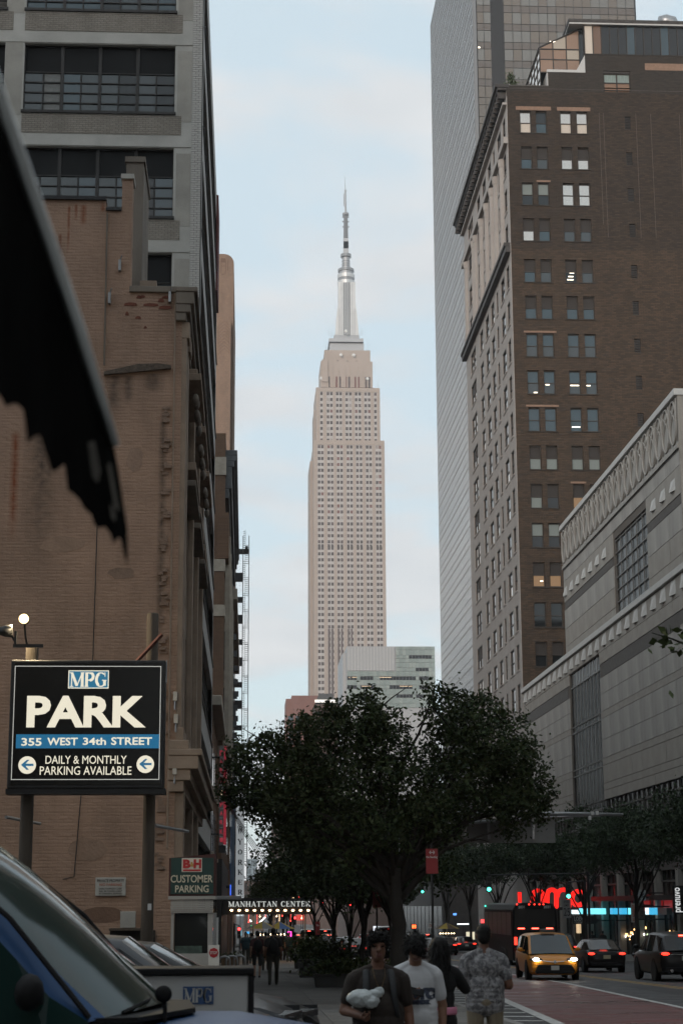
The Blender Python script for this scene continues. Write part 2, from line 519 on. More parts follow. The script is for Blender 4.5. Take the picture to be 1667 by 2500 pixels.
rquad(offs(RL, -.05, .13), 0.008, PAINT, 'lane_line')
for sx in (13.72, 14.02):
    rquad(offs([(sx, 15), (sx, 228)], 0, .11), 0.004, YPAINT, 'centre_line')
for y in range(20, 220, 12):
    rquad(offs([(18.3, y), (18.3, y + 3)], 0, .11), 0.004, PAINT, 'lane_dash')
# hatched buffer between kerb and bus lane
y = 33.0
while y < 92:
    xr = np.interp(y, [p[1] for p in LL], [p[0] for p in LL]) - .17
    rquad([(5.25, y + .25), (5.25, y + .25 + .34), (xr, y), (xr, y + .34)], 0.004, PAINT, 'hatch_bar')
    y += 1.95
for k in range(6):       # short bars where the bus lane begins
    y = 66.2 + k * .9
    rquad([(8.6 + .12 * k, y), (8.6 + .12 * k, y + .3), (10.9, y - .5), (10.9, y - .2)], 0.008, PAINT, 'hatch_bar')
mh = MB().lathe((7.7, 57, gz(57) + .004), [(0.36, 0), (0.36, .004)], 20).build('manhole_cover', DARKMETAL, road)
PATCH = mat('asphalt_patch', (0.028, 0.028, 0.029), 0.7, var=0.3, vscale=3)
rquad([(12.3, 52), (12.5, 60), (14.1 - .8, 52.4), (13.5, 60)], 0.004, PATCH, 'asphalt_patch')
rquad([(16.2, 40), (16.0, 52), (17.6, 41), (17.4, 52)], 0.004, PATCH, 'asphalt_patch')

# ================================================================== LEFT: tan party-wall building
def west(Y): return lambda u, z, d: (u, Y + d, z)
def south_side(X): return lambda u, z, d: (X + d, u, z)     # facade on the south side, faces -X
def north_side(X): return lambda u, z, d: (X - d, u, z)     # facade on the north side, faces +X

RUST = (0.20, 0.055, 0.02)
TB = (-1.65, 40.0, sz(40))
def loc_(x, z): return x - TB[0], z - TB[2]
stks = []
for px, y0, y1, w in ((205, 498, 555, .10), (170, 500, 620, .045), (252, 494, 520, .07), (148, 570, 640, .05), (40, 1050, 1330, .13), (187, 498, 540, .05)):
    a = at(px, y0, 40); b = at(px, y1, 40)
    stks.append((a.x - TB[0], w, b.z - TB[2], a.z - TB[2], RUST))
for px, y0, y1, w in ((280, 915, 1010, .22), (315, 915, 990, .16), (375, 910, 960, .3), (120, 560, 1500, .5), (400, 1000, 1700, .12)):
    a = at(px, y0, 40); b = at(px, y1, 40)
    stks.append((a.x - TB[0], w, b.z - TB[2], a.z - TB[2], (0.10, 0.075, 0.06)))
TAN = brickmat('tan_painted_brick', (0.350, 0.238, 0.178), (0.338, 0.229, 0.171), (0.325, 0.220, 0.165), 'x', blotch=(.55, (.44, .295, .215)), mdepth=-.2, nstretch=(.55, 1.3), bump=.8, stain=0.75, streaks=stks, stain_col=(0.20, 0.138, 0.102), msize=0.012, sscale=(0.55, 0.14))
TAN_ST = mat('tan_stone_trim', (0.28, 0.215, 0.165), 0.85, var=0.22, vscale=1.6, bump=0.4, bscale=14)
TAN_SIDE = brickmat('tan_side_stone', (0.27, 0.21, 0.16), (0.25, 0.195, 0.15), (0.18, 0.14, 0.11), 'y', bw=1.2, bh=.5, stain=.4)
GREYTAN = mat('grey_chimney_render', (0.18, 0.155, 0.13), 0.9, var=0.25, vscale=1.2, bump=0.3, stretch=(1, 1, .3))
tanb = thing('party_wall_building', 'old tan painted brick building with blank stained wall beside the parking lot', 'building', TB)
prof = [(-16, TB[2] - .3), (-1.60, TB[2] - .3), (-1.60, 16.02), (-2.84, 16.02), (-2.84, 18.9), (-3.09, 18.9), (-3.09, 18.08), (-3.47, 18.08), (-3.47, 18.34), (-16, 18.34)]
MB().prism(prof, lambda u, w, d: (u, d, w), 40.0, 40.5).build('wall', TAN, tanb)
MB().box(-16, -3.2, 40.5, 57.9, TB[2], 17.9).box(-3.2, -1.75, 40.5, 57.9, TB[2], 15.6).build('core_wall', GREYTAN, tanb)
MB().box(-16, -3.46, 39.93, 40.56, 18.34, 18.43).build('coping', DARKMETAL, tanb)
MB().box(-3.46, -3.1, 39.94, 40.55, 18.08, 18.15).build('coping', DARKMETAL, tanb)
MB().box(-3.12, -2.81, 39.94, 40.6, 18.9, 19.02).build('coping', mat('pale_coping', (.42, .41, .38), .8), tanb)
MB().box(-2.86, -1.6, 39.93, 40.6, 16.02, 16.17).build('coping', GREYTAN, tanb, bevel=.015)
MB().box(-3.3, -2.84, 44, 46.5, 15, 21.1).box(-3.34, -2.80, 43.95, 46.55, 21.1, 21.25).build('chimney', GREYTAN, tanb)
MB().box(-2.80, -2.45, 43.4, 43.9, 15.6, 17.35).box(-2.84, -2.41, 43.36, 43.94, 17.35, 17.55).build('chimney', TAN_ST, tanb)
# ledge with dirt, patch where render has come off, ragged quoins
p = at(255, 912, 40); q = at(418, 897, 40)
MB().prism([(p.x, p.z - .05), (q.x, q.z - .05), (q.x, q.z + .03), (q.x - .3, q.z + .07), ((p.x + q.x) / 2, q.z + .045), (p.x, p.z + .02)], lambda u, w, d: (u, d, w), 39.9, 40.02).build('ledge', mat('dirty_ledge', (.10, .08, .065), .95, var=.4, vscale=9, bump=.6), tanb)
REDB = mat('exposed_red_brick', (0.16, 0.055, 0.035), 0.9, var=.3, vscale=12, bump=.5)
for (a, b, c, d) in ((303, 336, 740, 746), (350, 388, 742, 747), (388, 420, 748, 754), (333, 348, 723, 728), (386, 402, 730, 737), (330, 346, 773, 778), (306, 316, 762, 769), (351, 360, 797, 801), (342, 356, 722, 726), (395, 418, 724, 728)):
    u, v = at(a, d, 40), at(b, c, 40)
    pts = [(u.x, u.z), (u.x + (v.x - u.x) * .7, u.z - .01), (v.x, u.z + .01), (v.x - .03, v.z), (u.x + (v.x - u.x) * .4, v.z + .015), (u.x + .02, v.z - .01)]
    MB().prism(pts, lambda x_, w, d_: (x_, d_, w), 39.985, 40.1).build('brick', REDB, tanb)
for px, py, w_, h_, cl in ((120, 640, 60, 36, (.24, .17, .135)), (330, 1120, 46, 70, (.30, .205, .155)), (150, 1330, 120, 44, (.305, .21, .155)), (300, 1400, 70, 34, (.235, .163, .125)), (215, 2075, 110, 60, (.27, .186, .138)), (390, 1640, 26, 80, (.29, .2, .15)), (250, 2235, 120, 40, (.17, .105, .075))):
    q = at(px, py, 40); s_ = 40 / FPX
    pts = [(q.x + w_ * s_ * .5 * math.cos(a_) * random.uniform(.75, 1.1), q.z + h_ * s_ * .5 * math.sin(a_) * random.uniform(.75, 1.1)) for a_ in np.linspace(0, 2 * PI, 15)[:-1]]
    MB().prism(pts, lambda u, w, d: (u, d, w), 39.994, 40.05).build('render_patch', mat('render_patch_%d_%d' % (px, py), cl, .95, var=.18, vscale=3, bump=.7, bscale=16), tanb)
TOOTH = mat('ragged_quoin', (0.27, 0.19, 0.145), 0.95, var=.35, vscale=7, bump=.8, bscale=18)
zq = 13.2
while zq > 2.6:          # ragged ends of bricks left from a building that was pulled down
    nrow = random.randint(2, 5)
    for r_ in range(nrow):
        x0 = -2.05 + random.uniform(0, .10); x1 = x0 + random.uniform(.06, .2)
        piece('brick', TOOTH, tanb, x0, x1, 39.99 - random.uniform(.01, .07), 40.05, zq - .07, zq); zq -= .078
    zq -= random.choice([.16, .24, .32, .40])
# conduit and wires on the wall
MB().tube([(-1.77, 39.95, 16.0), (-1.76, 39.95, 10), (-1.75, 39.95, 3)], .022, 6).build('conduit', TAN_ST, tanb)
w0, w1, w2 = at(236, 1400, 40), at(228, 1600, 40), at(182, 2140, 40)
MB().tube([(w0.x, 39.97, w0.z + 2.2), (w1.x, 39.97, w1.z), (w2.x, 39.97, w2.z), (w2.x - .25, 39.97, w2.z - .06)], .011, 5).build('cable', BLACK, tanb)
MB().tube([(at(262, 560, 40).x, 39.97, 18.0), (at(255, 900, 40).x, 39.97, 14.2)], .02, 5).build('cable', GREYTAN, tanb)
for px, py in ((268, 725), (415, 722), (293, 645)):
    c = at(px, py, 39.9)
    MB().box(c.x - .03, c.x + .03, 39.86, 40, c.z - .16, c.z + .1).tube([(c.x, 39.9, c.z + .1), (c.x + .05, 39.85, c.z + .2)], .015, 5).build('bracket', GALV, tanb)
for px, py in ((428, 1700), (427, 1880), (430, 1755)):
    c = at(px, py, 39.9)
    MB().box(c.x - .045, c.x + .045, 39.84, 40, c.z - .1, c.z + .1).tube([(c.x, 39.9, c.z - .1), (c.x, 39.88, c.z - .3)], .02, 5).build('junction_box', GALV, tanb)
# street front of the tan building
holes = []
bays = [(42.6, 46.4), (47.6, 51.6), (52.8, 57.0)]
for a, b in bays:
    for z0, z1 in ((5.9, 8.6), (9.4, 11.9), (12.6, 14.6)): holes.append((a, b, z0, z1))
holes.append((41.6, 57.4, 0.3, 4.2))
facade(north_side(-1.62), 40.02, 57.95, TB[2], 15.95, holes, .35).build('front_wall', TAN_SIDE, tanb)
for a, b, z0, z1 in holes:
    o = MB().box(-2.02, -1.95, a, b, z0, z1).build('window', G_DARK, tanb)
    fm = MB()
    for t in np.linspace(a, b, 4): fm.box(-1.96, -1.9, t - .05, t + .05, z0, z1)
    fm.box(-1.96, -1.9, a, b, z0 + (z1 - z0) * .55, z0 + (z1 - z0) * .55 + .07)
    fm.build('frame', BLACK, o)
for a in (40.0, 41.1, 46.7, 51.9, 57.3):
    MB().box(-1.62, -1.48, a + .02, a + .62, 5.35, 15.3).box(-1.62, -1.42, a, a + .66, 14.9, 15.3).box(-1.62, -1.42, a, a + .66, 5.35, 5.7).build('pilaster', TAN_ST, tanb, bevel=.02)
cm = MB()
for (x, z0, z1) in ((-1.5, 15.3, 15.5), (-1.4, 15.5, 15.7), (-1.32, 15.7, 16.0), (-1.24, 16.0, 16.12)): cm.box(-1.75, x, 39.92 - (x + 1.65) * .3, 57.9, z0, z1)
cm.build('cornice', GREYTAN, tanb, bevel=.02)
for a, b in bays:
    MB().box(-1.62, -1.2, a - .1, b + .1, 14.62, 14.8).box(-1.62, -1.3, a, b, 14.8, 14.95).build('hood', TAN_ST, tanb, bevel=.02)
    MB().box(-1.62, -1.3, a - .1, b + .1, 12.3, 12.5).build('sill', TAN_ST, tanb, bevel=.02)
    MB().box(-1.62, -1.3, a - .1, b + .1, 11.9, 12.05).build('hood', GREYTAN, tanb, bevel=.02)
    for j in range(5): 
        MB().ellipsoid((-1.35, a + .4 + j * .75, 14.25 + .1 * (j % 2)), (.09, .22, .16), 7, 5).build('carving', GREYTAN, tanb, smooth=True)
cm = MB()
for (x, z0, z1) in ((-1.4, 4.25, 4.5), (-1.25, 4.5, 4.75), (-1.08, 4.75, 5.05), (-1.0, 5.05, 5.2), (-1.3, 5.2, 5.4)): cm.box(-1.75, x, 39.98 - (x + 1.65) * .25, 57.9, z0, z1)
cm.build('entablature', TAN_ST, tanb, bevel=.02)
for a in (40.05, 46.7, 51.9): MB().box(-1.62, -1.4, a, a + .8, TB[2], 4.25).build('pier', TAN_ST, tanb, bevel=.02)

# ================================================================== LEFT: white-brick loft building
GB = (-1.72, 58.0, sz(58))
CONCW = mat('loft_concrete', (0.44, 0.43, 0.40), 0.85, var=0.16, vscale=.8, bump=.2, bscale=20)
CONCP = mat('loft_pier_render', (0.35, 0.333, 0.30), 0.9, var=0.22, vscale=.7, bump=.25, bscale=18)
LBRICK = brickmat('loft_spandrel_brick', (0.33, 0.30, 0.26), (0.28, 0.25, 0.215), (0.20, 0.18, 0.155), 'x', bump=.8, stain=.3)
WBRICK = mat('white_glazed_brick', (0.47, 0.455, 0.43), 0.6, var=0.12, vscale=5, bump=.1)
MORT = mat('dark_mortar', (0.17, 0.16, 0.145), 0.95)
BFRAME = mat('black_steel_sash', (0.012, 0.010, 0.009), 0.5)
TRANSOM = mat('transom_panel_dark', (0.014, 0.015, 0.016), 0.5, spec=.12)
loft = thing('loft_building', 'tall white brick loft building with black steel windows behind the tan wall', 'building', GB)
FH = 3.92
rows = [(31.74 + FH * j - 2.57, 31.74 + FH * j) for j in range(-7, 2)]
cols = [(-8.04, -2.71), (-14.1, -8.72)]
holes = [(a, b, z0, z1) for a, b in cols for z0, z1 in rows if z0 > 18]
facade(west(58.0), -16, -2.09, GB[2], 37.3, holes, .30).build('wall', CONCW, loft)
MB().box(-16, -2.1, 58.4, 87.4, GB[2], 36.9).build('core_wall', MORT, loft)
MB().box(-16, -1.8, 58.02, 87.5, 36.9, 37.25).build('roof', CONCW, loft)
for z0, z1 in rows:
    if z0 < 18: continue
    MB().box(-2.62, -2.11, 57.99, 58.1, z0 - .35, z1 - .2).build('pier_render', CONCP, loft)
    MB().box(-8.7, -8.1, 57.99, 58.1, z0 - .2, z1 + .05).build('pier_render', CONCP, loft)
    for a, b in cols:
        MB().box(a - .02, b + .25, 57.985, 58.1, z0 - .86, z0 - .14).build('spandrel', LBRICK, loft)
        MB().box(a - .05, b + .05, 57.93, 58.2, z0 - .1, z0 - .003).build('sill', BFRAME, loft)
    MB().box(-16, -2.1, 57.97, 58.1, z1 + .03, z1 + .12).build('lintel', CONCW, loft)
pane_mats = [G_MID, G_BLUE, G_BLUE, G_DARK, G_MID]
CURT = mat('pale_curtain', (0.20, 0.205, 0.20), 0.8, var=.2, vscale=3)
for a, b in cols:
    for z0, z1 in rows:
        if z0 < 20: continue
        fm = MB(); y0, y1 = 58.17, 58.24; w = (b - a) / 4; hz = z1 - z0
        zt = z0 + hz * .60
        for i in range(5): fm.box(a + i * w - (.06 if 0 < i < 4 else .03), a + i * w + (.06 if 0 < i < 4 else .03), y0, y1, z0, z1)
        for i in range(4): fm.box(a + (i + .5) * w - .02, a + (i + .5) * w + .02, y0 + .01, y1, z0, zt)
        for k in range(5): fm.box(a, b, y0 + .005, y1, z0 + k * (zt - z0) / 4 - .022, z0 + k * (zt - z0) / 4 + .022)
        fm.box(a, b, y0, y1, z1 - .05, z1); fm.box(a, b, y0, y1, z0, z0 + .05)
        fo = fm.build('window', BFRAME, loft)
        for i in range(4):
            piece('transom_panel', TRANSOM, fo, a + i * w + .05, a + (i + 1) * w - .05, y1 - .01, y1 + .03, zt + .01, z1 - .03)
            for c in range(2):
                m_ = random.choice(pane_mats)
                if (i, c) == (0, 1) and abs(z1 - 31.74) < .1: m_ = CURT
                for k in range(4):
                    if a < -9 and k < 2: continue
                    xa = a + i * w + c * w / 2
                    piece('pane', m_, fo, xa + .03, xa + w / 2 - .03, y1 - .015, y1 + .02, z0 + k * (zt - z0) / 4 + .02, z0 + (k + 1) * (zt - z0) / 4 - .02)
# white brick corner pier, brick by brick where it can be seen
MB().box(-2.09, -1.75, 58.0, 58.55, GB[2], 37.2).build('corner_pier', MORT, loft)
z = 22.3; i = 0; nb = 0
while z < 35.0 and nb < 298:
    cut = (.215, .11) if i % 2 == 0 else (.11, .215)
    xa = -2.088
    for wv in cut:
        dy_ = random.uniform(-.004, .004)
        piece('brick', WBRICK, loft, xa, xa + wv, 57.982 + dy_, 58.02, z, z + .072); nb += 1
        xa += wv + .013
    z += .0845; i += 1
mb = MB(); z = 35.0
while z < 37.1:
    mb.box(-2.088, -1.75, 57.98, 58.02, z, z + .072); z += .0845
mb.build('brick_field', WBRICK, loft, kind='stuff')
# street front with ribbon windows
LOFTF = mat('loft_front_stucco', (0.40, 0.395, 0.38), 0.8, var=.12, vscale=1.5, bump=.3, bscale=30)
holes = [(58.75, 87.1, z0 - .15, z1 + .05) for z0, z1 in rows]
facade(north_side(-1.72), 58.0, 87.5, GB[2], 37.2, holes, .28).build('front_wall', LOFTF, loft)
MB().box(-2.2, -1.74, 87.1, 87.49, GB[2], 37.2).build('end_wall', LOFTF, loft)
for z0, z1 in rows:
    z0 -= .15; z1 += .05
    bo = MB().box(-2.06, -2.0, 58.75, 87.1, z0, z1).build('window_band', G_DARK, loft)
    fm = MB()
    for t in np.arange(58.75, 87.2, 1.4): fm.box(-2.02, -1.93, t - .05, t + .05, z0, z1)
    for zz in (z0 + .06, z0 + (z1 - z0) * .35, z0 + (z1 - z0) * .62, z1 - .06): fm.box(-2.02, -1.93, 58.75, 87.1, zz - .05, zz + .05)
    fm.build('mullion_grid', BFRAME, bo)
    MB().box(-1.9, -1.66, 58.7, 87.15, z0 - .07, z0 - .004).build('sill', BFRAME, loft)
MB().box(-1.72, -1.62, 84.0, 87.5, 31.9, 37.0).build('end_panel', mat('red_panel', (.10, .02, .02), .6), loft)

# ================================================================== LEFT: further buildings along the north side
BRN = brickmat('brown_brick', (0.19, 0.115, 0.075), (0.155, 0.095, 0.065), (0.13, 0.09, 0.065), 'x', stain=.3)
BRNY = brickmat('brown_brick_side', (0.19, 0.115, 0.075), (0.155, 0.095, 0.065), (0.13, 0.09, 0.065), 'y', stain=.3)
LIME = mat('limestone_trim', (0.36, 0.32, 0.265), .85, var=.2, vscale=2, bump=.3)
lowb = thing('shop_building', 'low brown shop building between the loft building and the theatre marquee', 'building', (-1.7, 87.6, sz(87.6)))
MB().box(-16, -1.75, 87.6, 106.9, sz(107) - .3, 11.5).build('wall', BRNY, lowb)
for i in range(4):
    for zz in (4.4, 7.6):
        o = MB().box(-1.77, -1.7, 88.6 + i * 4.6, 91.4 + i * 4.6, zz, zz + 2.1).build('window', G_DARK, lowb)
        MB().box(-1.71, -1.62, 88.5 + i * 4.6, 91.5 + i * 4.6, zz - .16, zz - .003).build('sill', LIME, o)
MB().box(-1.8, -1.25, 87.7, 106.9, 11.5, 12.0).build('cornice', LIME, lowb, bevel=.05)
for i in range(4): MB().box(-1.8, -1.6, 88.2 + i * 4.7, 92 + i * 4.7, sz(100), 2.2).build('shopfront', G_DARK, lowb)

mc = thing('theatre_building', 'brown brick theatre building with a deep dark metal cornice', 'building', (-1.45, 107.0, sz(107)))
MB().box(-30, -1.45, 107, 142, sz(142) - .5, 29.2).box(-30, -1.45, 107, 142, 29.2, 30.7).build('wall', BRN, mc)
for zz, h in ((28.0, 1.15), (21.9, .75), (19.1, .7), (10.5, .7)):
    MB().box(-2.4, -1.40, 106.94, 141.9, zz, zz + h).build('stone_band', LIME, mc)
MB().box(-1.9, -1.2, 106.96, 141.9, 22.7, 25.6).build('panel', BRNY, mc)
CORN = mat('dark_metal_cornice', (0.085, 0.09, 0.095), .55, metal=.3, var=.2, vscale=3)
cm = MB()
for (x, z0, z1) in ((-1.2, 26.6, 27.2), (-1.05, 27.2, 28.6), (-.9, 28.6, 29.0), (-.78, 29.0, 29.35), (-.72, 29.35, 29.7)): cm.box(-1.9, x, 107.3, 141.8, z0, z1)
cm.build('cornice', CORN, mc, bevel=.03)
for i in range(8):
    for zz in (5.5, 12.5, 16):
        MB().box(-1.47, -1.41, 108.6 + i * 4.1, 111 + i * 4.1, zz, zz + 2.4).build('window', G_DARK, mc)
for i in range(6): MB().box(-1.45, -1.1, 109 + i * 5.6, 109.5 + i * 5.6, 11.4, 24.5).build('pilaster', LIME, mc, bevel=.03)
MB().box(-1.75, -1.42, 106.9, 141.9, sz(120), 4.5).build('ground_floor', BLACK, mc)

hb = thing('hotel_wing', 'brown brick hotel wing with rows of window air conditioners beyond the theatre', 'building', (-1.5, 142.0, sz(142)))
MB().box(-30, -1.35, 142.1, 190, sz(190) - .5, 27.0).build('wall', BRNY, hb)
for i in range(9):
    for j in range(7):
        yy_ = 144 + i * 5; zz = 4.6 + j * 3.1
        o = MB().box(-1.37, -1.31, yy_, yy_ + 1.5, zz, zz + 1.8).build('window', G_DARK, hb)
        if (i + j) % 2 == 0: MB().box(-1.33, -.9, yy_ + .3, yy_ + 1.1, zz, zz + .5).build('air_conditioner', CORN, o)
MB().box(-1.4, -.85, 142.2, 189.9, 26.2, 27.1).build('cornice', LIME, hb, bevel=.05)

NYB = brickmat('tan_tower_brick', (0.27, 0.192, 0.147), (0.245, 0.175, 0.135), (0.21, 0.15, 0.115), 'x', bw=.3, bh=.3, stain=.25)
NYD = mat('tower_inlay', (0.16, 0.105, 0.08), .9)
ny = thing('art_deco_tower', 'tan brick art deco tower with rounded top rising above the north side', 'building', (-2.0, 200.0, sz(200)))
def rounded(x1, z1, r, z0=20.0, x0=-34):
    pts = [(x0, z0), (x1, z0)]
    for k in range(7):
        a = PI / 2 * k / 6
        pts.append((x1 - r + r * math.cos(a), z1 - r + r * math.sin(a)))
    return pts + [(x0, z1)]
pr = at(570, 800, 200).x
zt = at(555, 620, 200).z
MB().prism(rounded(pr, zt, 1.2), lambda u, w, d: (u, d, w), 200, 230).build('wall', NYB, ny)
pr2 = at(564, 800, 194).x; zt2 = at(555, 744, 194).z
MB().prism(rounded(pr2, zt2, .9), lambda u, w, d: (u, d, w), 194, 199.9).build('wall', NYB, ny)
dm = MB()
for k in range(9):       # chevron inlay near the top of the lower block
    for s_ in (-1, 1):
        zc_ = zt2 - 1.9 - k * .42; xm = pr2 - .75
        dm.add([(xm, 193.985, zc_), (xm + s_ * .7, 193.985, zc_ - .5 * s_ * s_ - .2), (xm + s_ * .7, 193.985, zc_ - .76), (xm, 193.985, zc_ - .06)], [(0, 1, 2, 3)])
dm.build('inlay', NYD, ny)
MB().box(-34, pr + .35, 201, 229, 20, 47).build('shoulder', NYB, ny)
dm = MB()
for (a, b, c, d) in ((539, 550, 630, 640), (539, 541, 640, 665), (550, 552, 632, 668), (541, 549, 648, 649.5), (541, 549, 668, 669.5), (556, 558, 632, 660)):
    u, v = at(a, d, 199.9), at(b, c, 199.9); dm.box(u.x, v.x, 199.985, 200.1, u.z, v.z)
dm.build('inlay', NYD, ny)

# scaffold stair tower at the kerb beyond the hotel
SCAF = mat('scaffold_steel', (0.15, 0.155, 0.16), .5, metal=.5)
sx0, sx1 = at(592.5, 1500, 212).x, at(607, 1500, 212).x
stz = at(600, 1308, 212).z
scf = thing('scaffold_tower', 'slim steel scaffold stair tower standing against the sky beyond the hotel', 'scaffold', (sx0, 212, sz(212)))
for x in (sx0, sx1):
    for y in (212, 213.4): MB().box(x - .045, x + .045, y - .045, y + .045, sz(212), stz).build('post', SCAF, scf)
rg = MB(); lad = MB(); z = sz(212); k = 0
while z < stz - 1:
    for y in (212, 213.4): rg.box(sx0, sx1, y - .03, y + .03, z, z + .05)
    for x in (sx0, sx1): rg.box(x - .03, x + .03, 212, 213.4, z, z + .05)
    rg.box(sx0 + .25, sx0 + .29, 211.98, 212.02, z, z + 2)
    side = k % 2
    a, b = ((sx0, sx0 + .28), (sx0 + .3, sx1))[side]
    for t in range(8): rg.box(a, b, 212.0, 212.04, z + t * .25, z + t * .25 + .05)
    z += 2; k += 1
rg.build('stair_frame', SCAF, scf, kind='stuff')
xl = at(583, 1500, 212).x
for j, zz in enumerate(np.arange(12, at(590, 1370, 212).z, 2.6)):
    MB().box(xl - .8, sx0, 212, 213.4, zz, zz + (.9 if j % 2 else .5)).build('landing', DARKMETAL, scf)
MB().box(xl - .9, sx1 + .03, 212, 213.4, at(590, 1348, 212).z, at(590, 1340, 212).z).build('landing', DARKMETAL, scf)
MB().box(sx0 + .25, sx0 + .6, 211.95, 212.1, stz - 2.2, stz - 1.3).build('sign_board', BLACK, scf)

# far end of the street, north side and beyond
HAZY = mat('far_blue_tower', (0.20, 0.26, 0.30), .6, var=.15, vscale=.2)
HAZY2 = mat('far_brown_tower', (0.11, 0.08, 0.07), .8, var=.15, vscale=.2)
def far_block(name, label, px0, px1, py, Y, depth, m, wm, nx, fl=3.6, base=-7.0, lim=26):
    a, b = at(px0, py, Y), at(px1, py, Y)
    o = thing(name, label, 'building', ((a.x + b.x) / 2, Y, base))
    MB().box(a.x, b.x, Y, Y + depth, base - 1, a.z).build('wall', m, o)
    w = (b.x - a.x) / nx; z = a.z - fl; r = 0
    while z > 2 and r < lim:
        for i in range(nx):
            if random.random() < .08: continue
            piece('window', wm, o, a.x + (i + .2) * w, a.x + (i + .8) * w, Y - .05, Y, z + .5, z + fl - .9)
        z -= fl; r += 1
    return o
far_block('far_tower', 'distant pale blue tower at the end of the street', 604, 628, 2097, 980, 30, HAZY, G_BLUE, 5, 4.2, lim=8)
far_block('far_tower', 'distant brown tower peeking below the big tree', 664, 706, 2012, 720, 30, HAZY2, G_DARK, 6, 3.6, lim=12)
far_block('low_far_building', 'long low far building closing the street beyond the intersection', 596, 645, 2150, 640, 20, HAZY2, G_DARK, 5, 4, lim=4)
o = thing('corner_building', 'dark glass shop building on the far side of the avenue', 'building', (-1.7, 262, sz(262)))
MB().box(-40, -1.7, 262, 330, -6, 18).build('wall', BRNY, o)
for i in range(10): MB().box(-1.74, -1.66, 263 + i * 6, 268 + i * 6, -3, 1.5).build('shopfront', G_DARK, o)
# ================================================================== RIGHT: pale precast department building
BEI = mat('precast_panel', (0.30, 0.28, 0.25), 0.8, var=0.22, vscale=1.3, bump=.12, bscale=12, stretch=(1, 1, .25))
BEI2 = mat('precast_panel_grey', (0.335, 0.322, 0.298), 0.8, var=0.26, vscale=1.4, bump=.12, bscale=12, stretch=(1, 1.6, .15))
BEIJ = mat('precast_joint', (0.12, 0.105, 0.09), 0.95)
COPE = mat('white_coping', (0.50, 0.50, 0.48), .6, var=.08)
LOUV = mat('dark_louver', (0.085, 0.078, 0.07), .7, var=.3, vscale=3)
BX = 28.9
bei = thing('department_building', 'pale precast panel building with oval ornaments along its roofline', 'building', (BX, 140.0, sz(140)))
W1 = (124.0, 135.5, 23.95, 30.0)       # upper window
W2 = (143.0, 156.8, 4.0, 21.9)         # tall lower window
MB().box(BX + .45, 70, 97, 183.4, -4, 23.3).box(BX + .45, 70, 113.6, 157.9, 23.3, 35.4).build('core_wall', BEIJ, bei)
facade(south_side(BX + .05), 113.5, 158, 23.4, 35.6, [W1], .3).build('wall', BEIJ, bei)
facade(south_side(BX + .05), 97, 183.5, 10.0, 23.5, [W2], .3).build('wall', BEIJ, bei)
MB().box(BX, 70, 113.4, 113.6, 23.4, 35.6).build('end_wall', BEI, bei)
MB().box(BX, 70, 183.4, 183.5, -4, 23.4).build('end_wall', BEI, bei)
npan = 0
def panels(rows_, ya, yb, width, skip=None):
    global npan
    for z0, z1, m_ in rows_:
        y = ya
        while y < yb - .2:
            y1 = min(y + width, yb)
            segs = [(y, y1)]
            if skip and z0 < skip[3] and z1 > skip[2]:
                segs = []
                if y < skip[0]: segs.append((y, min(y1, skip[0])))
                if y1 > skip[1]: segs.append((max(y, skip[1]), y1))
            for a, b in segs:
                if b - a > .3:
                    piece('panel', m_, bei, BX - random.uniform(0, .012), BX + .06, a + .015, b - .015, z0 + .02, z1 - .02); npan += 1
            y = y1
panels([(30.6, 31.6, BEI2), (28.65, 30.6, BEI), (26.2, 27.95, BEI2), (24.6, 26.2, BEI), (23.9, 24.6, BEI)], 113.6, 157.9, 3.7, W1)
panels([(21.95, 23.35, BEI), (20.95, 21.95, BEI), (18.5, 19.85, BEI2), (17.1, 18.5, BEI2), (16.55, 17.1, BEI), (14.8, 16.55, BEI2), (13.3, 14.8, BEI2), (12.75, 13.3, BEI), (11.3, 12.75, BEI), (10.75, 11.3, BEI), (10.0, 10.75, BEI)], 113.6, 183.4, 3.7, W2)
mb = MB()
for y in np.arange(97, 113.5, 3.7):
    for z0, z1 in ((10, 13.3), (13.3, 17.1), (17.1, 20), (21, 23.3)): mb.box(BX, BX + .06, y + .02, y + 3.66, z0 + .02, z1 - .02)
mb.build('panel_field', BEI, bei, kind='stuff')
MB().box(BX - .25, BX + .8, 113.3, 158.1, 35.4, 35.85).build('coping', COPE, bei, bevel=.03)
MB().box(BX - .22, BX + .8, 97, 183.6, 23.4, 23.85).build('coping', COPE, bei, bevel=.03)
MB().box(BX - .12, BX + .2, 113.5, 158.0, 31.75, 32.1).build('ledge', BEI2, bei, bevel=.02)
MB().box(BX + .0, BX + .1, 113.6, 157.9, 32.1, 35.4).build('frieze', BEI2, bei)
for z0, z1, a, b in ((31.6, 31.75, 114, 157.9), (28.0, 28.6, 136.2, 157.5), (28.0, 28.6, 113.7, 123.6)):
    MB().box(BX + .01, BX + .12, a, b, z0 - (.35 if z0 > 31 else 0), z1).build('louver_strip', LOUV, bei)
for a, b in ((97.5, 142.2), (157.6, 182.5)): MB().box(BX + .01, BX + .12, a, b, 19.9, 20.9).build('louver_strip', LOUV, bei)
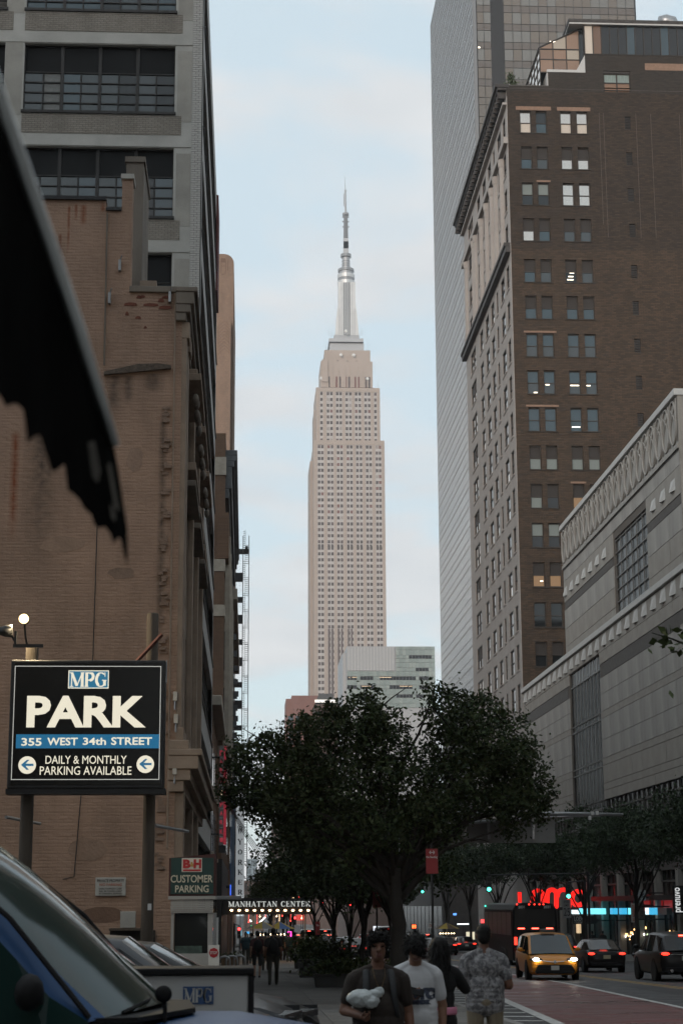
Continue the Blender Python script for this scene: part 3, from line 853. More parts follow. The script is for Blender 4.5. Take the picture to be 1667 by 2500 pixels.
# oval ornaments of the frieze
ov = MB()
def ell(cy_, ry, rz_, r, n=22):
    ov.tube([(0, cy_ + ry * math.cos(2 * PI * k / n), rz_ * math.sin(2 * PI * k / n)) for k in range(n + 1)], r, 5, cap=False)
ell(0, .98, 1.5, .085); 
for s_ in (-1, 1):
    ov.tube([(.01, s_ * (.9 - 1.55 * t + .45 * math.sin(t * PI)), -1.1 + 2.2 * t) for t in np.linspace(0, 1, 8)], .05, 5)
    ov.tube([(.0, s_ * 1.04, -1.5), (.0, s_ * 1.02, 0), (.0, s_ * 1.04, 1.5)], .05, 4)
ovm = ov.mesh('oval_ornament', BEI2, smooth=True)
for k in range(21): link('oval_ornament', ovm, bei, (BX - .06, 114.7 + k * 2.11, 33.75), True)
# pyramid studs
stm = MB().add([(0, -.75, .55), (0, .75, .55), (0, .75, -.55), (0, -.75, -.55), (-.30, .25, -.60)], [(0, 1, 4), (1, 2, 4), (2, 3, 4), (3, 0, 4)]).mesh('pyramid_stud', COPE)
for y in np.arange(115.6, 157.5, 2.95):
    if not (W1[0] - 1 < y < W1[1] + 1): link('pyramid_stud', stm, bei, (BX - .012, y, 29.6), True, None, (.9, .8, .75))
for y in np.arange(113.9, 183.3, 2.95): link('pyramid_stud', stm, bei, (BX - .012, y, 22.75), True, None, (.9, .85, .9))
# windows with mullions
def grid_window(a, b, z0, z1, nc, zz, m_):
    fm = MB()
    for t in np.linspace(a, b, nc + 1):
        fm.box(BX + .10, BX + .16, t - .03, t + .03, z0, z1)
    for z in zz: fm.box(BX + .10, BX + .16, a, b, z - .04, z + .04)
    fo = fm.build('window', mat('pale_mullion', (.14, .135, .125), .5), bei)
    ts = np.linspace(a, b, nc + 1)
    zs_ = [z0] + list(zz) + [z1]
    for i in range(nc):
        for j in range(len(zs_) - 1):
            piece('pane', random.choice(m_), fo, BX + .2, BX + .3, ts[i] + .04, ts[i + 1] - .04, zs_[j] + .05, zs_[j + 1] - .05)
grid_window(*W1, 6, np.arange(24.9, 30, .98), [G_SOFT2, G_SOFT, G_SOFT2])
grid_window(*W2, 9, [20.6, 17.1, 16.55, 13.3, 12.75, 10.0, 9.4], [G_SOFT, G_SOFT2, G_SOFT])
# glazed lower storeys
LOWG = MB()
facade(south_side(BX + .25), 97, 183.4, -3.4, 10.0, [], .1).build('lower_glass', G_SOFT, bei)
fm = MB()
for y in np.arange(97.5, 183.4, 1.6):
    if not (W2[0] < y < W2[1]): fm.box(BX + .12, BX + .26, y - .04, y + .04, -3, 9.98)
for z in (9.3, 8.1, 5.6, 3.3): fm.box(BX + .1, BX + .26, 97, 183.4, z - .07, z + .07)
fm.box(BX - .1, BX + .24, 97, 183.4, 4.05, 5.0)
fm.build('mullion_grid', mat('dull_mullion', (.085, .08, .075), .6), bei)
for y in np.arange(99, 183, 6.4): MB().box(BX - .28, BX + .2, y, y + .75, -3.5, 4.05).build('column', BEI, bei, bevel=.03)

# ================================================================== RIGHT: dark brick loft tower with light street front
DB = brickmat('dark_brick', (0.092, 0.062, 0.042), (0.052, 0.038, 0.028), (0.040, 0.033, 0.027), 'x', bw=.55, bh=.19, bump=.9, stain=.45, stain_col=(.03, .024, .02), msize=.02, sscale=(.12, .05))
DBT = brickmat('black_brick', (0.052, 0.043, 0.036), (0.036, 0.031, 0.027), (0.05, 0.044, 0.038), 'x', bw=.55, bh=.19, bump=.9, stain=.3, msize=.02)
LST = mat('light_front_stone', (0.33, 0.305, 0.285), .85, var=.10, vscale=.6, bump=.15, bscale=8)
CORD = mat('dark_cornice', (0.045, 0.04, 0.037), .7, var=.3, vscale=2)
FRD = mat('brown_window_frame', (0.035, 0.028, 0.023), .6)
PATCHB = mat('new_brick_patch', (0.24, 0.155, 0.11), .9, var=.15, vscale=3)
YB = 183.6
dbt = thing('dark_brick_tower', 'tall dark brick loft tower with a light stone street front', 'building', (BX, YB, sz(YB)))
ztop = [89.58, 85.24, 80.89, 76.63, 71.78, 67.51, 63.14, 58.9, 54.66, 50.37, 46.08, 41.78, 37.48, 33.13, 28.92, 24.7]
wcols = [(30.35, 31.6), (32.15, 33.4), (34.95, 36.2), (36.8, 38.05)]
holes = [(a, b, z - 2.66, z) for a, b in wcols for z in ztop]
vents = [(42.3, 43.0, z - 2.1, z - .5) for z in ztop]
big = (40.05, 43.15, 92.1, 94.7)
DBM = brickmat('sooted_brick', (0.068, 0.049, 0.036), (0.040, 0.031, 0.025), (0.035, 0.029, 0.024), 'x', bw=.55, bh=.19, bump=.9, stain=.45, stain_col=(.03, .025, .022), msize=.02, sscale=(.12, .05))
facade(west(YB), BX, 62, 18, 73.0, [h for h in holes + vents if h[3] < 73], .36).build('wall', DB, dbt)
facade(west(YB), BX, 62, 73.0, 92.0, [h for h in holes + vents if h[3] > 73], .36).build('wall', DBM, dbt)
facade(west(YB), BX, 62, 92.0, 92.62, [(big[0], big[1], 92.1, 92.62)], .22).build('wall', DBT, dbt)
facade(west(YB), 33.7, 62, 92.62, 94.4, [(big[0], big[1], 92.62, 94.4)], .22).build('wall', DBT, dbt)
facade(west(YB), 38.0, 62, 94.4, 96.75, [(big[0], big[1], 94.4, 94.7)], .22).build('wall', DBT, dbt)
MB().box(BX + .25, 62, YB + .5, 224, -4, 92.3).box(33.8, 62, YB + .35, 215, 92.3, 94.3).box(38.1, 62, YB + .35, 210, 94.3, 96.7).build('core_wall', BEIJ, dbt)
MB().box(BX + .02, 62, YB - .02, 224, 92.3, 92.34).build('roof', LOUV, dbt)
wm_cache = {}
def sash(w, h, upper, lower, lit=None):
    """double-hung window: frame mesh + two panes, shared between alike windows"""
    key = (round(w, 2), round(h, 2))
    if key not in wm_cache:
        fm = MB()
        fm.box(-w / 2, -w / 2 + .07, -.10, .04, 0, h); fm.box(w / 2 - .07, w / 2, -.10, .04, 0, h)
        fm.box(-w / 2 + .09, w / 2 - .09, -.10, .04, h - .1, h); fm.box(-w / 2 + .09, w / 2 - .09, -.10, .04, 0, .1)
        fm.box(-w / 2 + .09, w / 2 - .09, -.08, .04, h * .46, h * .46 + .09)
        wm_cache[key] = fm.mesh('window', FRD)
    return wm_cache[key]
def place_sash(parent, x, y, z, w, h, mu, ml, rz=0.0, name='window'):
    o = link(name, sash(w, h, mu, ml), parent, (x, y, z), True, (0, 0, rz))
    for m_, z0, z1 in ((mu, h * .46 + .05, h - .06), (ml, .06, h * .46 + .04)):
        link('pane', unit_box(m_), o, (0, .0, (z0 + z1) / 2), False, None, (w - .12, .03, z1 - z0))
    return o
CREAM = mat('cream_roller_blind', (0.55, 0.49, 0.42), .7)
PALEG = mat('pale_blind_behind_glass', (0.17, 0.20, 0.19), .5)
TUBE = lamp_mat('office_tube_light', (1.0, 0.86, 0.68), 3.0)
WARMI = lamp_mat('warm_lit_room', (0.50, 0.28, 0.12), .35)
kinds = {0: [(G_MIRROR, CREAM), (G_DARK, G_BLUE), (G_MIRROR, CREAM), (G_MIRROR, CREAM)],
         1: [(SHADE, G_BLUE), (SHADE, G_MID), (SHADE, G_MIRROR), (SHADE, G_MIRROR)],
         2: [(PALEG, G_DARK), (PALEG, G_DARK), (G_MIRROR, G_MIRROR), (G_MIRROR, G_MIRROR)],
         3: [(SHADE, G_MIRROR), (SHADE, G_BLUE), (SHADE, G_MID), (SHADE, G_MID)],
         4: [(SHADE, G_BLUE), (SHADE, G_MID), (SHADE, G_DARK), (SHADE, G_MID)],
         5: [(SHADE, G_BLUE)] * 4, 6: [(G_BLUE, G_MID)] * 4, 7: [(G_BLUE, G_MID)] * 4, 8: [(G_BLUE, G_BLUE)] * 4,
         9: [(SHADE, PALEG)] * 4, 10: [(SHADE, PALEG), (SHADE, G_DARK), (SHADE, WARMI), (SHADE, G_DARK)],
         11: [(PALEG, G_DARK)] * 4, 12: [(SHADE, WARMI)] * 4, 13: [(G_DARK, G_DARK)] * 4, 14: [(SHADE, G_DARK)] * 4, 15: [(SHADE, G_DARK)] * 4}
for r, z in enumerate(ztop):
    for c, (a, b) in enumerate(wcols):
        mu, ml = kinds[r][c]
        place_sash(dbt, (a + b) / 2, YB + .34, z - 2.66, b - a, 2.66, mu, ml)
    MB().box(30.2, 33.55, YB - .07, YB + .1, z - 2.8, z - 2.665).build('sill', DBT, dbt)
    MB().box(34.8, 38.2, YB - .07, YB + .1, z - 2.8, z - 2.665).build('sill', DBT, dbt)
    vm = MB()
    for k in range(8): vm.box(42.3, 43.0, YB + .05, YB + .12, z - 2.1 + k * .2, z - 2.02 + k * .2)
    vm.build('vent_louver', FRD, dbt)
    MB().box(42.3, 43.0, YB + .2, YB + .24, z - 2.1, z - .5).build('vent_back', BLACK, dbt)
lm = []
for r, c, xf, zf, w_ in ((7, 0, .72, .08, .4), (7, 1, .35, .42, .45), (7, 2, .5, .4, .95), (7, 3, .25, .4, .42), (4, 2, .5, .30, .55), (4, 2, .6, .46, .5), (4, 2, .45, .16, .7), (12, 0, .75, .25, .3), (8, 2, .5, .22, .9)):
    a, b = wcols[c]; z = ztop[r] - 2.66
    xc = a + (b - a) * xf; zc_ = z + 2.66 * zf
    MB().box(xc - w_ / 2, xc + w_ / 2, YB + .31, YB + .33, zc_ - .05, zc_ + .05).build('ceiling_light', TUBE, dbt)
for r, a, b in ((0, 29.9, 33.9), (0, 34.6, 38.4), (2, 32.0, 33.6), (6, 30.1, 33.7), (8, 30.1, 33.7), (10, 34.7, 36.4)):
    z = ztop[r]
    MB().box(a, b, YB - .012, YB + .1, z + .1, z + (.55 if r == 0 else .3)).build('brick_patch', PATCHB, dbt)
for x in (39.4, 39.9, 43.6, 45.3, 48.6):
    MB().box(x - .02, x + .02, YB - .008, YB + .1, 74.5 if x > 39.5 else 76, 89.5).build('mortar_joint', mat('pale_joint', (.12, .10, .085), .9), dbt)
MB().box(44.9, 62, YB - .012, YB + .1, 94.9, 95.75).build('brick_patch', PATCHB, dbt)
# big attic window
fo = MB().box(40.05, 40.17, YB + .1, YB + .2, 92.1, 94.35).box(43.03, 43.15, YB + .1, YB + .2, 92.1, 94.35).box(41.53, 41.67, YB + .1, YB + .2, 92.1, 94.35).box(40.05, 43.15, YB + .1, YB + .2, 93.2, 93.32).box(40.05, 43.15, YB + .1, YB + .2, 94.3, 94.7).build('window', FRD, dbt)
CURT2 = mat('green_curtain', (.20, .25, .235), .7, var=.25, vscale=2, stretch=(6, 1, .3))
for a, b in ((40.17, 41.53), (41.67, 43.03)):
    piece('pane', CURT2, fo, a, b, YB + .2, YB + .25, 93.32, 94.3)
    piece('pane', G_MIRROR if False else PATCHB, fo, a, b, YB + .2, YB + .25, 92.1, 93.2)
# roof: flashing, glass box, sunroom, slab, vent hood, shrub
FLASH = mat('white_flashing', (.45, .45, .44), .6)
MB().box(33.6, 38.0, YB - .06, YB + .3, 94.4, 94.72).build('flashing', FLASH, dbt)
MB().prism([(37.0, 94.72), (38.0, 94.72), (38.0, 96.6)], lambda u, w, d: (u, d, w), YB - .04, YB + .2).build('flashing', FLASH, dbt)
MB().box(33.58, 33.72, YB + .1, 200, 92.6, 94.4).build('flashing', FLASH, dbt)
MB().box(28.95, 33.7, YB - .05, YB + .35, 92.62, 92.72).build('coping', LOUV, dbt)
MB().box(36.3, 62, YB - .3, 205, 100.35, 100.55).build('roof_slab', FLASH, dbt)
MB().box(36.2, 62, YB - .35, 205, 100.55, 100.95).build('roof_slab', CORD, dbt)
MB().box(38.0, 62, YB + .35, 204, 96.75, 100.35).build('penthouse_core', BLACK, dbt)
PHG = [G_DARK, G_BLUE, G_DARK, G_DARK, mat('bronze_glass', (.05, .045, .04), .07, spec=.8), CREAM]
fm = MB()
for i in range(17):
    x = 38.05 + i * .98
    fm.box(x - .05, x + .05, YB + .02, YB + .12, 96.75, 100.35)
    m_ = CREAM if i == 0 else (mat('brown_reflection_glass', (.16, .10, .07), .2) if i == 1 else PHG[i % 4])
    piece('penthouse_pane', m_, dbt, x + .06, x + .92, YB + .1, YB + .16, 96.8, 100.3)
fm.box(38, 55, YB, YB + .12, 96.7, 96.82); fm.build('penthouse_frame', FRD, dbt)
# sunroom (glass lean-to)
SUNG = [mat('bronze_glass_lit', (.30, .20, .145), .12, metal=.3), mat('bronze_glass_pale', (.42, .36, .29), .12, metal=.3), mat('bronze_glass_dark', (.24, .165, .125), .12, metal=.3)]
ys_ = YB + 1.0
fm = MB(); xs_ = [33.0, 34.55, 36.1, 37.6]
def sun_top(x): return 97.9 + (x - 33.0) * (100.3 - 97.9) / 4.7
for i in range(3):
    a, b = xs_[i], xs_[i + 1]
    for j, (z0, z1) in enumerate(((94.9, 96.5), (96.5, 97.75))):
        MB().quad((a + .05, ys_ + .05, z0 + .05), (b - .05, ys_ + .05, z0 + .05), (b - .05, ys_ + .05, z1 - .05), (a + .05, ys_ + .05, z1 - .05)).build('sunroom_pane', SUNG[1] if (i, j) == (2, 1) else SUNG[(i + j) % 2 * 2], dbt)
    MB().quad((a + .05, ys_ + .05, 97.85), (b - .05, ys_ + .05, 97.85), (b - .05, ys_ + .05, sun_top(b) - .05), (a + .05, ys_ + .05, sun_top(a) - .04)).build('sunroom_pane', SUNG[1] if i == 1 else SUNG[0], dbt)
for x in xs_: fm.box(x - .06, x + .06, ys_, ys_ + .1, 94.85, sun_top(x))
for z in (94.9, 96.5, 97.8): fm.box(33, 37.6, ys_ - .003, ys_ + .1, z - .06, z + .06)
fm.tube([(32.95, ys_, 97.95), (37.7, ys_, 100.35)], .09, 5)
fm.tube([(32.95, ys_ + 17, 97.95), (32.95, ys_, 97.95)], .08, 5)
for k in range(9): fm.box(32.95, 33.05, ys_ + k * 2 - .05, ys_ + k * 2 + .05, 92.7, 97.9)
for z in (94.2, 95.6, 96.8): fm.box(32.95, 33.05, ys_, ys_ + 17, z - .05, z + .05)
fm.build('sunroom_frame', FRD, dbt)
MB().quad((33.02, ys_ + .1, 92.7), (33.02, ys_ + 17, 92.7), (33.02, ys_ + 17, 97.9), (33.02, ys_ + .1, 97.9)).build('sunroom_side_glass', G_MIRROR, dbt)
MB().quad((33, ys_ + .1, 97.9), (38, ys_ + .1, 100.3), (38, ys_ + 17, 100.3), (33, ys_ + 17, 97.9)).build('sunroom_roof_glass', G_MID, dbt)
MB().quad((37.62, ys_, 94.7), (38.2, YB + .4, 94.7), (38.2, YB + .4, 100.3), (37.62, ys_, 100.3)).build('sunroom_corner_glass', G_DARK, dbt)
vh = MB()
vh.tube([(49.2, YB + 3, 100.9), (49.2, YB + 3, 101.9), (49.0, YB + 3, 102.5), (48.3, YB + 3, 102.7), (47.6, YB + 3, 102.6)], [.8, .8, .85, .8, .65], 14)
vh.build('vent_hood', GALV, dbt, smooth=True)
MB().lathe((49.2, YB + 3, 100.9), [(.5, 0), (.5, 1.2)], 12).build('vent_base', DARKMETAL, dbt)
# street front
ncols = [(214.5, 219.5), (207.4, 210.3), (202, 205), (197.3, 200), (194, 195.4), (188.8, 191.7), (185.2, 187.2)]
holes = [(a, b, z - 2.75, z) for a, b in ncols for z in ztop]
facade(south_side(BX - .02), YB, 223.6, -4, 92.4, holes, .20).build('front_wall', LST, dbt)
for r, z in enumerate(ztop):
    for c, (a, b) in enumerate(ncols):
        m_ = random.choice([G_DARK, G_MID, G_MID])
        lo = G_MIRROR if random.random() < .3 or (c == 0 and r < 12) else m_
        if b - a > 4:
            for k in range(2): place_sash(dbt, BX + .15, a + (k + .5) * (b - a) / 2, z - 2.75, (b - a) / 2 - .05, 2.75, SHADE if r % 2 else lo, lo, -PI / 2)
        else: place_sash(dbt, BX + .15, (a + b) / 2, z - 2.75, b - a, 2.75, m_, lo, -PI / 2)
    for a, b in ncols: MB().box(BX - .10, BX + .1, a - .12, b + .12, z - 2.92, z - 2.755).build('sill', LST, dbt)
cm = MB()
cm.box(27.6, BX + .3, YB - .1, 225.6, 92.4, 92.8).box(27.85, BX + .2, YB, 225.4, 92.1, 92.4)
cm.build('cornice', CORD, dbt, bevel=.05)
for y in np.arange(YB + .5, 225.6, 1.25): MB().box(27.95, BX, y, y + .35, 91.3, 92.1).build('bracket', CORD, dbt)
MB().box(28.4, BX + .02, YB + .02, 224, 90.3, 90.6).build('band', LST, dbt, bevel=.03)
MB().box(28.4, BX + .02, YB + .02, 224, 85.6, 86.4).build('band', LST, dbt, bevel=.05)
cm = MB().box(28.15, BX + .02, YB + .05, 224.4, 73.3, 73.75).box(28.3, BX + .02, YB + .02, 224.2, 72.6, 73.3)
cm.build('cornice', CORD, dbt, bevel=.05)
for y in (188.0, 192.9, 196.3, 201, 206, 211.5, 213.4, 221): MB().lathe((BX - .02, y, 74.2), [(.55, 0), (.55, .5), (.45, .55), (.42, 10.2), (.5, 10.4), (.6, 11.2)], 12).build('half_column', LST, dbt, smooth=False)
# ornaments: quoin edge strip between the two fronts
MB().box(BX - .04, BX + .02, YB - .03, YB + .6, -4, 91.3).build('edge_strip', LST, dbt)
# roof shrub
LEAFS = mat('roof_shrub_leaf', (0.055, 0.075, 0.035), .7, var=.3, vscale=3)
def leaf_mesh(name, pts, size, m, jitter=.35):
    """pts: (n,3) leaf centres -> one mesh of randomly turned leaf quads"""
    n = len(pts)
    u = rng.normal(size=(n, 3)); u /= np.linalg.norm(u, axis=1)[:, None]
    w = rng.normal(size=(n, 3)); w -= (w * u).sum(1)[:, None] * u; w /= np.linalg.norm(w, axis=1)[:, None]
    s = size * (1 + jitter * rng.uniform(-1, 1, n))[:, None]
    v = np.stack([pts - u * s * .55, pts + w * s * .30, pts + u * s * .62, pts - w * s * .30], 1).reshape(-1, 3)
    me = bpy.data.meshes.new(name)
    me.vertices.add(4 * n); me.vertices.foreach_set('co', v.astype(np.float32).ravel())
    me.loops.add(4 * n); me.loops.foreach_set('vertex_index', np.arange(4 * n, dtype=np.int32))
    me.polygons.add(n); me.polygons.foreach_set('loop_start', np.arange(0, 4 * n, 4, dtype=np.int32))
    try: me.polygons.foreach_set('loop_total', np.full(n, 4, dtype=np.int32))
    except Exception: pass
    me.update(); me.validate()
    for m_ in (m if isinstance(m, list) else [m]): me.materials.append(m_)
    if isinstance(m, list): me.polygons.foreach_set('material_index', rng.integers(0, len(m), n).astype(np.int32))
    return me
shr = thing('roof_shrub', 'leafy shrub growing on the roof edge of the dark brick tower', 'shrub', (29.6, 187, 92.4))
P_ = []
for c, r, n in (((0, 0, 1.0), .8, 500), ((.5, 0, 2.1), .65, 420), ((.35, 0, 3.0), .4, 200), ((-.6, 0, .6), .6, 260), ((1.0, 0, 1.0), .6, 260)):
    q = rng.normal(size=(n, 3)) * r * .5 + np.array(c); P_.append(q)
link('foliage', leaf_mesh('foliage', np.concatenate(P_), .22, LEAFS), shr)
MB().tube([(0, 0, -.1), (.2, 0, 1.2), (.3, 0, 2.6)], [.07, .05, .02], 6).build('stem', FRD, shr, world=False)
MB().prism([(-.18, 0), (.18, 0), (0, .9)], lambda u, w, d: (u - .2, d - 2.6, w), 0, .1).build('finial', FLASH, shr, world=False)

# ================================================================== RIGHT: glass office tower behind
GT = (48.0, 349.0, -5.3)
gt = thing('glass_office_tower', 'very tall grey glass office tower behind the dark brick tower', 'building', GT)
GTM = mat('tower_panel_reflective', (0.72, 0.82, 0.88), .08, metal=.9, var=.05, vscale=.3)
GTF = mat('tower_dark_frame', (0.035, 0.036, 0.038), .4, metal=.3)
GTW = [mat('tower_bronze_glass_a', (.17, .15, .135), .06, metal=.55), mat('tower_bronze_glass_b', (.20, .175, .15), .06, metal=.55), mat('tower_bronze_glass_c', (.22, .215, .20), .06, metal=.55)]
MB().box(48.3, 84, 349.3, 432.6, -6, 232.5).build('core', GTF, gt)
MB().quad((48.05, 349, 46), (48.05, 432.8, 46), (48.05, 432.8, 233.5), (48.05, 349, 233.5)).build('north_glass', GTM, gt)
fl = 4.37
wb = MB(); mull = MB()
z = 47.0
while z < 232:
    wb.box(48.0, 48.04, 349.5, 432.6, z, z + .42); z += fl
wb.build('window_strip', mat('tower_window_strip', (.10, .105, .11), .3, metal=.4), gt, kind='stuff')
for y in np.arange(349.2, 432.8, 1.52): mull.box(47.93, 48.03, y - .07, y + .07, 46, 233.4)
mull.build('mullion', mat('tower_mullion', (.22, .225, .23), .35, metal=.6), gt, kind='stuff')
zz = 49.0
sp_ = MB()
while zz < 233:
    sp_.box(47.97, 48.03, 349.3, 432.7, zz - .05, zz + .05); zz += fl
sp_.build('floor_line', mat('tower_floor_line', (.16, .165, .17), .4, metal=.4), gt, kind='stuff')
for z0, z1 in ((20, 46),):
    dk = MB()
    dk.box(48.0, 48.2, 349.2, 432.6, z0, z1); dk.build('dark_base', GTF, gt)
    dk = MB()
    for y in np.arange(349.2, 432.8, 1.52): dk.box(47.9, 47.99, y - .1, y + .1, z0, z1)
    dk.build('base_fin', mat('tower_base_fin', (.07, .07, .072), .4, metal=.4), gt, kind='stuff')
# west face
MB().box(48.0, 48.7, 348.9, 349.4, 20, 233.5).build('corner_pier', mat('tower_corner', (.20, .205, .21), .4, metal=.3), gt)
MB().box(51.9, 54.7, 349.05, 349.35, 20, 233.4).build('recess', BLACK, gt)
fld = MB(); npn = 0
xs_ = [48.75 + .1, 50.35, 51.9] ; grid_x = [54.7 + 1.93 * i for i in range(16)]
z = 100.0; fr = MB()
zrows = []
while z < 232:
    zrows += [(z, z + 1.67), (z + 1.67, z + 4.37)]; z += 4.37
for (z0, z1) in zrows:
    for xa, xb in list(zip(xs_[:-1], xs_[1:])) + list(zip(grid_x[:-1], grid_x[1:])):
        if 174 < z0 < 198 and npn < 290:
            piece('pane', GTW[0] if z1 - z0 < 2 else random.choice(GTW[1:]), gt, xa + .06, xb - .06, 349.0, 349.1, z0 + .06, z1 - .06); npn += 1
        else:
            fld.box(xa + .06, xb - .06, 349.0, 349.1, z0 + .06, z1 - .06)
fld.build('pane_field', GTW[1], gt, kind='stuff')
for xa, z0, w_ in ((64.7, 184.9, 1.3), (64.5, 184.0, 1.3), (49.0, 183.2, .4)):
    MB().box(xa, xa + w_, 348.96, 348.99, z0, z0 + .3).build('ceiling_light', TUBE, gt)

# ================================================================== the great setback skyscraper
STN = mat('limestone_tower', (0.40, 0.335, 0.29), .85, var=.06, vscale=.08)
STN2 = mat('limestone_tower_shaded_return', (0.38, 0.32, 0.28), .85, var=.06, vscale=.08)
SPN = mat('aluminium_spandrel', (0.44, 0.415, 0.40), .45, metal=.2, var=.12, vscale=.4)
EW = [mat('tower_window_dark', (.075, .06, .055), .25), mat('tower_window_mid', (.11, .085, .08), .25), mat('tower_window_redblind', (.16, .07, .06), .5), mat('tower_window_pale', (.30, .27, .25), .4)]
ESX, ESY = 58.65, 1000.0
es = thing('setback_skyscraper', 'famous limestone art deco skyscraper with stepped top and antenna spire', 'skyscraper', (ESX, ESY, -8))
def mx_(px, py): return at(px, py, ESY).x
def mz(py): return at(848, py, ESY).z
esw = [0]; efield = {0: MB(), 1: MB()}
def shaft(x0, x1, z0, z1, y0, depth, colpx, pyref, ztop_, zbot, fh, nmax=None):
    MB().box(x0, x1, y0 + .6, y0 + depth, z0, z1).build('shaft', STN, es)
    cs = [mx_(p, pyref) for p in colpx]
    groups = []
    for c in cs:
        if groups and c - groups[-1][-1] < 3.0: groups[-1].append(c)
        else: groups.append([c])
    edges = [x0] + [v for g in groups for v in (g[0] - .95, g[-1] + .95)] + [x1]
    for i in range(0, len(edges), 2):
        MB().box(edges[i], edges[i + 1], y0, y0 + .7, z0, z1).build('pier', STN, es)
    for g in groups:
        MB().box(g[0] - .95, g[-1] + .95, y0 + .45, y0 + .7, zbot - 2, ztop_ + .3).build('spandrel_strip', SPN, es)
        MB().box(g[0] - .95, g[-1] + .95, y0 + .02, y0 + .7, ztop_ + .3, z1).build('pier', STN, es)
        for c in g:
            for s_ in (-1, 1):
                MB().box(c + s_ * .82 - .1, c + s_ * .82 + .1, y0 + .25, y0 + .5, zbot - 2, ztop_ + .3).build('mullion', SPN, es)
    z = ztop_; r = 0
    while z > zbot:
        for c in cs:
            t = random.random(); m_ = EW[0] if t < .62 else (EW[1] if t < .9 else (EW[2] if t < .96 else EW[3]))
            if esw[0] < 296:
                piece('window', m_, es, c - .72, c + .72, y0 + .38, y0 + .5, z - 1.85, z); esw[0] += 1
            else: efield[0 if t < .7 else 1].box(c - .72, c + .72, y0 + .38, y0 + .5, z - 1.85, z)
        z -= fh; r += 1
sc_ = 2.766
pxs = lambda L: [720 + v / sc_ for v in L]
# upper shaft (12 window columns)
shaft(mx_(772, 1000), mx_(928.5, 1000), 268, mz(943), ESY + 3, 40, pxs([181, 225, 248, 288, 311, 352, 376, 416, 440, 480, 504, 546]), 1010, mz(954), mz(1073), 3.56)
# main shaft (14 window columns)
shaft(mx_(766, 1200), mx_(939.5, 1200), 40, mz(1075), ESY, 46, pxs([163.5, 185.5, 229, 252, 293, 316, 359, 382, 423, 447, 489, 512, 555, 576]), 1200, mz(1087), 62, 3.56)
efield[0].build('window_field', EW[0], es, kind='stuff'); efield[1].build('window_field', EW[1], es, kind='stuff')
# shoulders on the north flank
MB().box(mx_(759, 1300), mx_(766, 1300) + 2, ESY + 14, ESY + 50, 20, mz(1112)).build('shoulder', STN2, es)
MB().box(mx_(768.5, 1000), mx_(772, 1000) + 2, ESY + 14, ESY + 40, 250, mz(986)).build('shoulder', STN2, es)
# lower belt with dark mechanical openings
for px in pxs([229, 252, 293, 316, 359, 382]):
    x = mx_(px, 1650); MB().box(x - .75, x + .75, ESY + .3, ESY + .5, mz(1780), mz(1535)).build('dark_bay', EW[1], es)
for px in pxs([163.5, 185.5, 229, 252, 293, 316, 359, 382, 423, 447, 489, 512, 555, 576]):
    x = mx_(px, 1330); MB().box(x - .73, x + .73, ESY + .3, ESY + .5, mz(1342), mz(1329)).build('dark_bay', EW[0], es)
# crown
def blk(a, b, t, bt, y, d, m_=STN, name='crown_block'):
    Yk = ESY + y
    return MB().box(at(a, t, Yk).x, at(b, t, Yk).x, Yk, Yk + d, at(848, bt, Yk).z - .6, at(848, t, Yk).z).build(name, m_, es)
blk(783, 909, 882, 943, 8, 30); blk(792, 903.5, 855, 882, 9.5, 26)
blk(786, 800, 878, 930, 7.2, 1)
for px in (802, 813, 828, 844, 859, 874, 890):
    MB().box(mx_(px, 900) - .35, mx_(px, 900) + .35, ESY + 7.7, ESY + 8.2, mz(940), mz(884)).build('crown_pier', STN, es)
for px in (804.5, 823, 831.5, 846, 854, 869, 877.5, 895.5, 903.5):
    piece('crown_window', random.choice(EW[:3]), es, mx_(px, 920) - .55, mx_(px, 920) + .55, ESY + 7.9, ESY + 8.1, mz(937), mz(910))
for px in (826.5, 849.5, 872.5):
    piece('crown_window', EW[0], es, mx_(px, 875) - .6, mx_(px, 875) + .6, ESY + 9.4, ESY + 9.6, mz(882), mz(869))
_mz0 = mz
MDY = 16.0
def mz(py): return at(848, py, ESY + MDY).z
ALU = mat('mast_aluminium', (0.56, 0.56, 0.55), .35, metal=.45, var=.08, vscale=.5)
ALU2 = mat('mast_grey_metal', (0.36, 0.37, 0.38), .45, metal=.4)
DKG = mat('mast_dark_glass', (0.26, 0.265, 0.27), .2, metal=.3)
yc = ESY + 22
cxm = at(846.5, 780, ESY + MDY).x
def ring(pxh, t, b, m_, name, seg=24):
    """drum: pixel half width, top and bottom rows"""
    r = pxh * .2485
    MB().lathe((cxm, yc, mz(b)), [(r, 0), (r, mz(t) - mz(b))], seg).build(name, m_, es, smooth=False)
blk(805, 888, 838, 855, 12, 20, ALU2, 'deck_block'); blk(803, 887, 826, 832, 10, 24, ALU2, 'deck_rail')
blk(809, 884, 832, 838, 13, 18, DKG, 'deck_gallery'); blk(815, 877, 818, 826, 13, 18, ALU2, 'deck_block')
for k in range(18):
    x = mx_(804 + k * 4.85, 820); MB().box(x - .06, x + .06, ESY + 10, ESY + 10.15, mz(826), mz(820)).build('railing_post', ALU2, es)
for px, t in ((804, 812), (811, 815), (885, 810), (797, 850), (900, 848), (802, 935), (925, 938)):
    x = mx_(px, t); MB().tube([(x, ESY + 9, mz(t + 16)), (x, ESY + 9, mz(t))], .09, 4).build('aerial', ALU2, es)
for px, py in ((834, 877), (865, 877), (786, 934), (899, 934), (846, 819)):
    MB().lathe((mx_(px, py), ESY + 7.6, mz(py)), [(.1, -.3), (.9, -.1), (1.0, 0)], 12, axis='y').build('dish', WHITE, es)
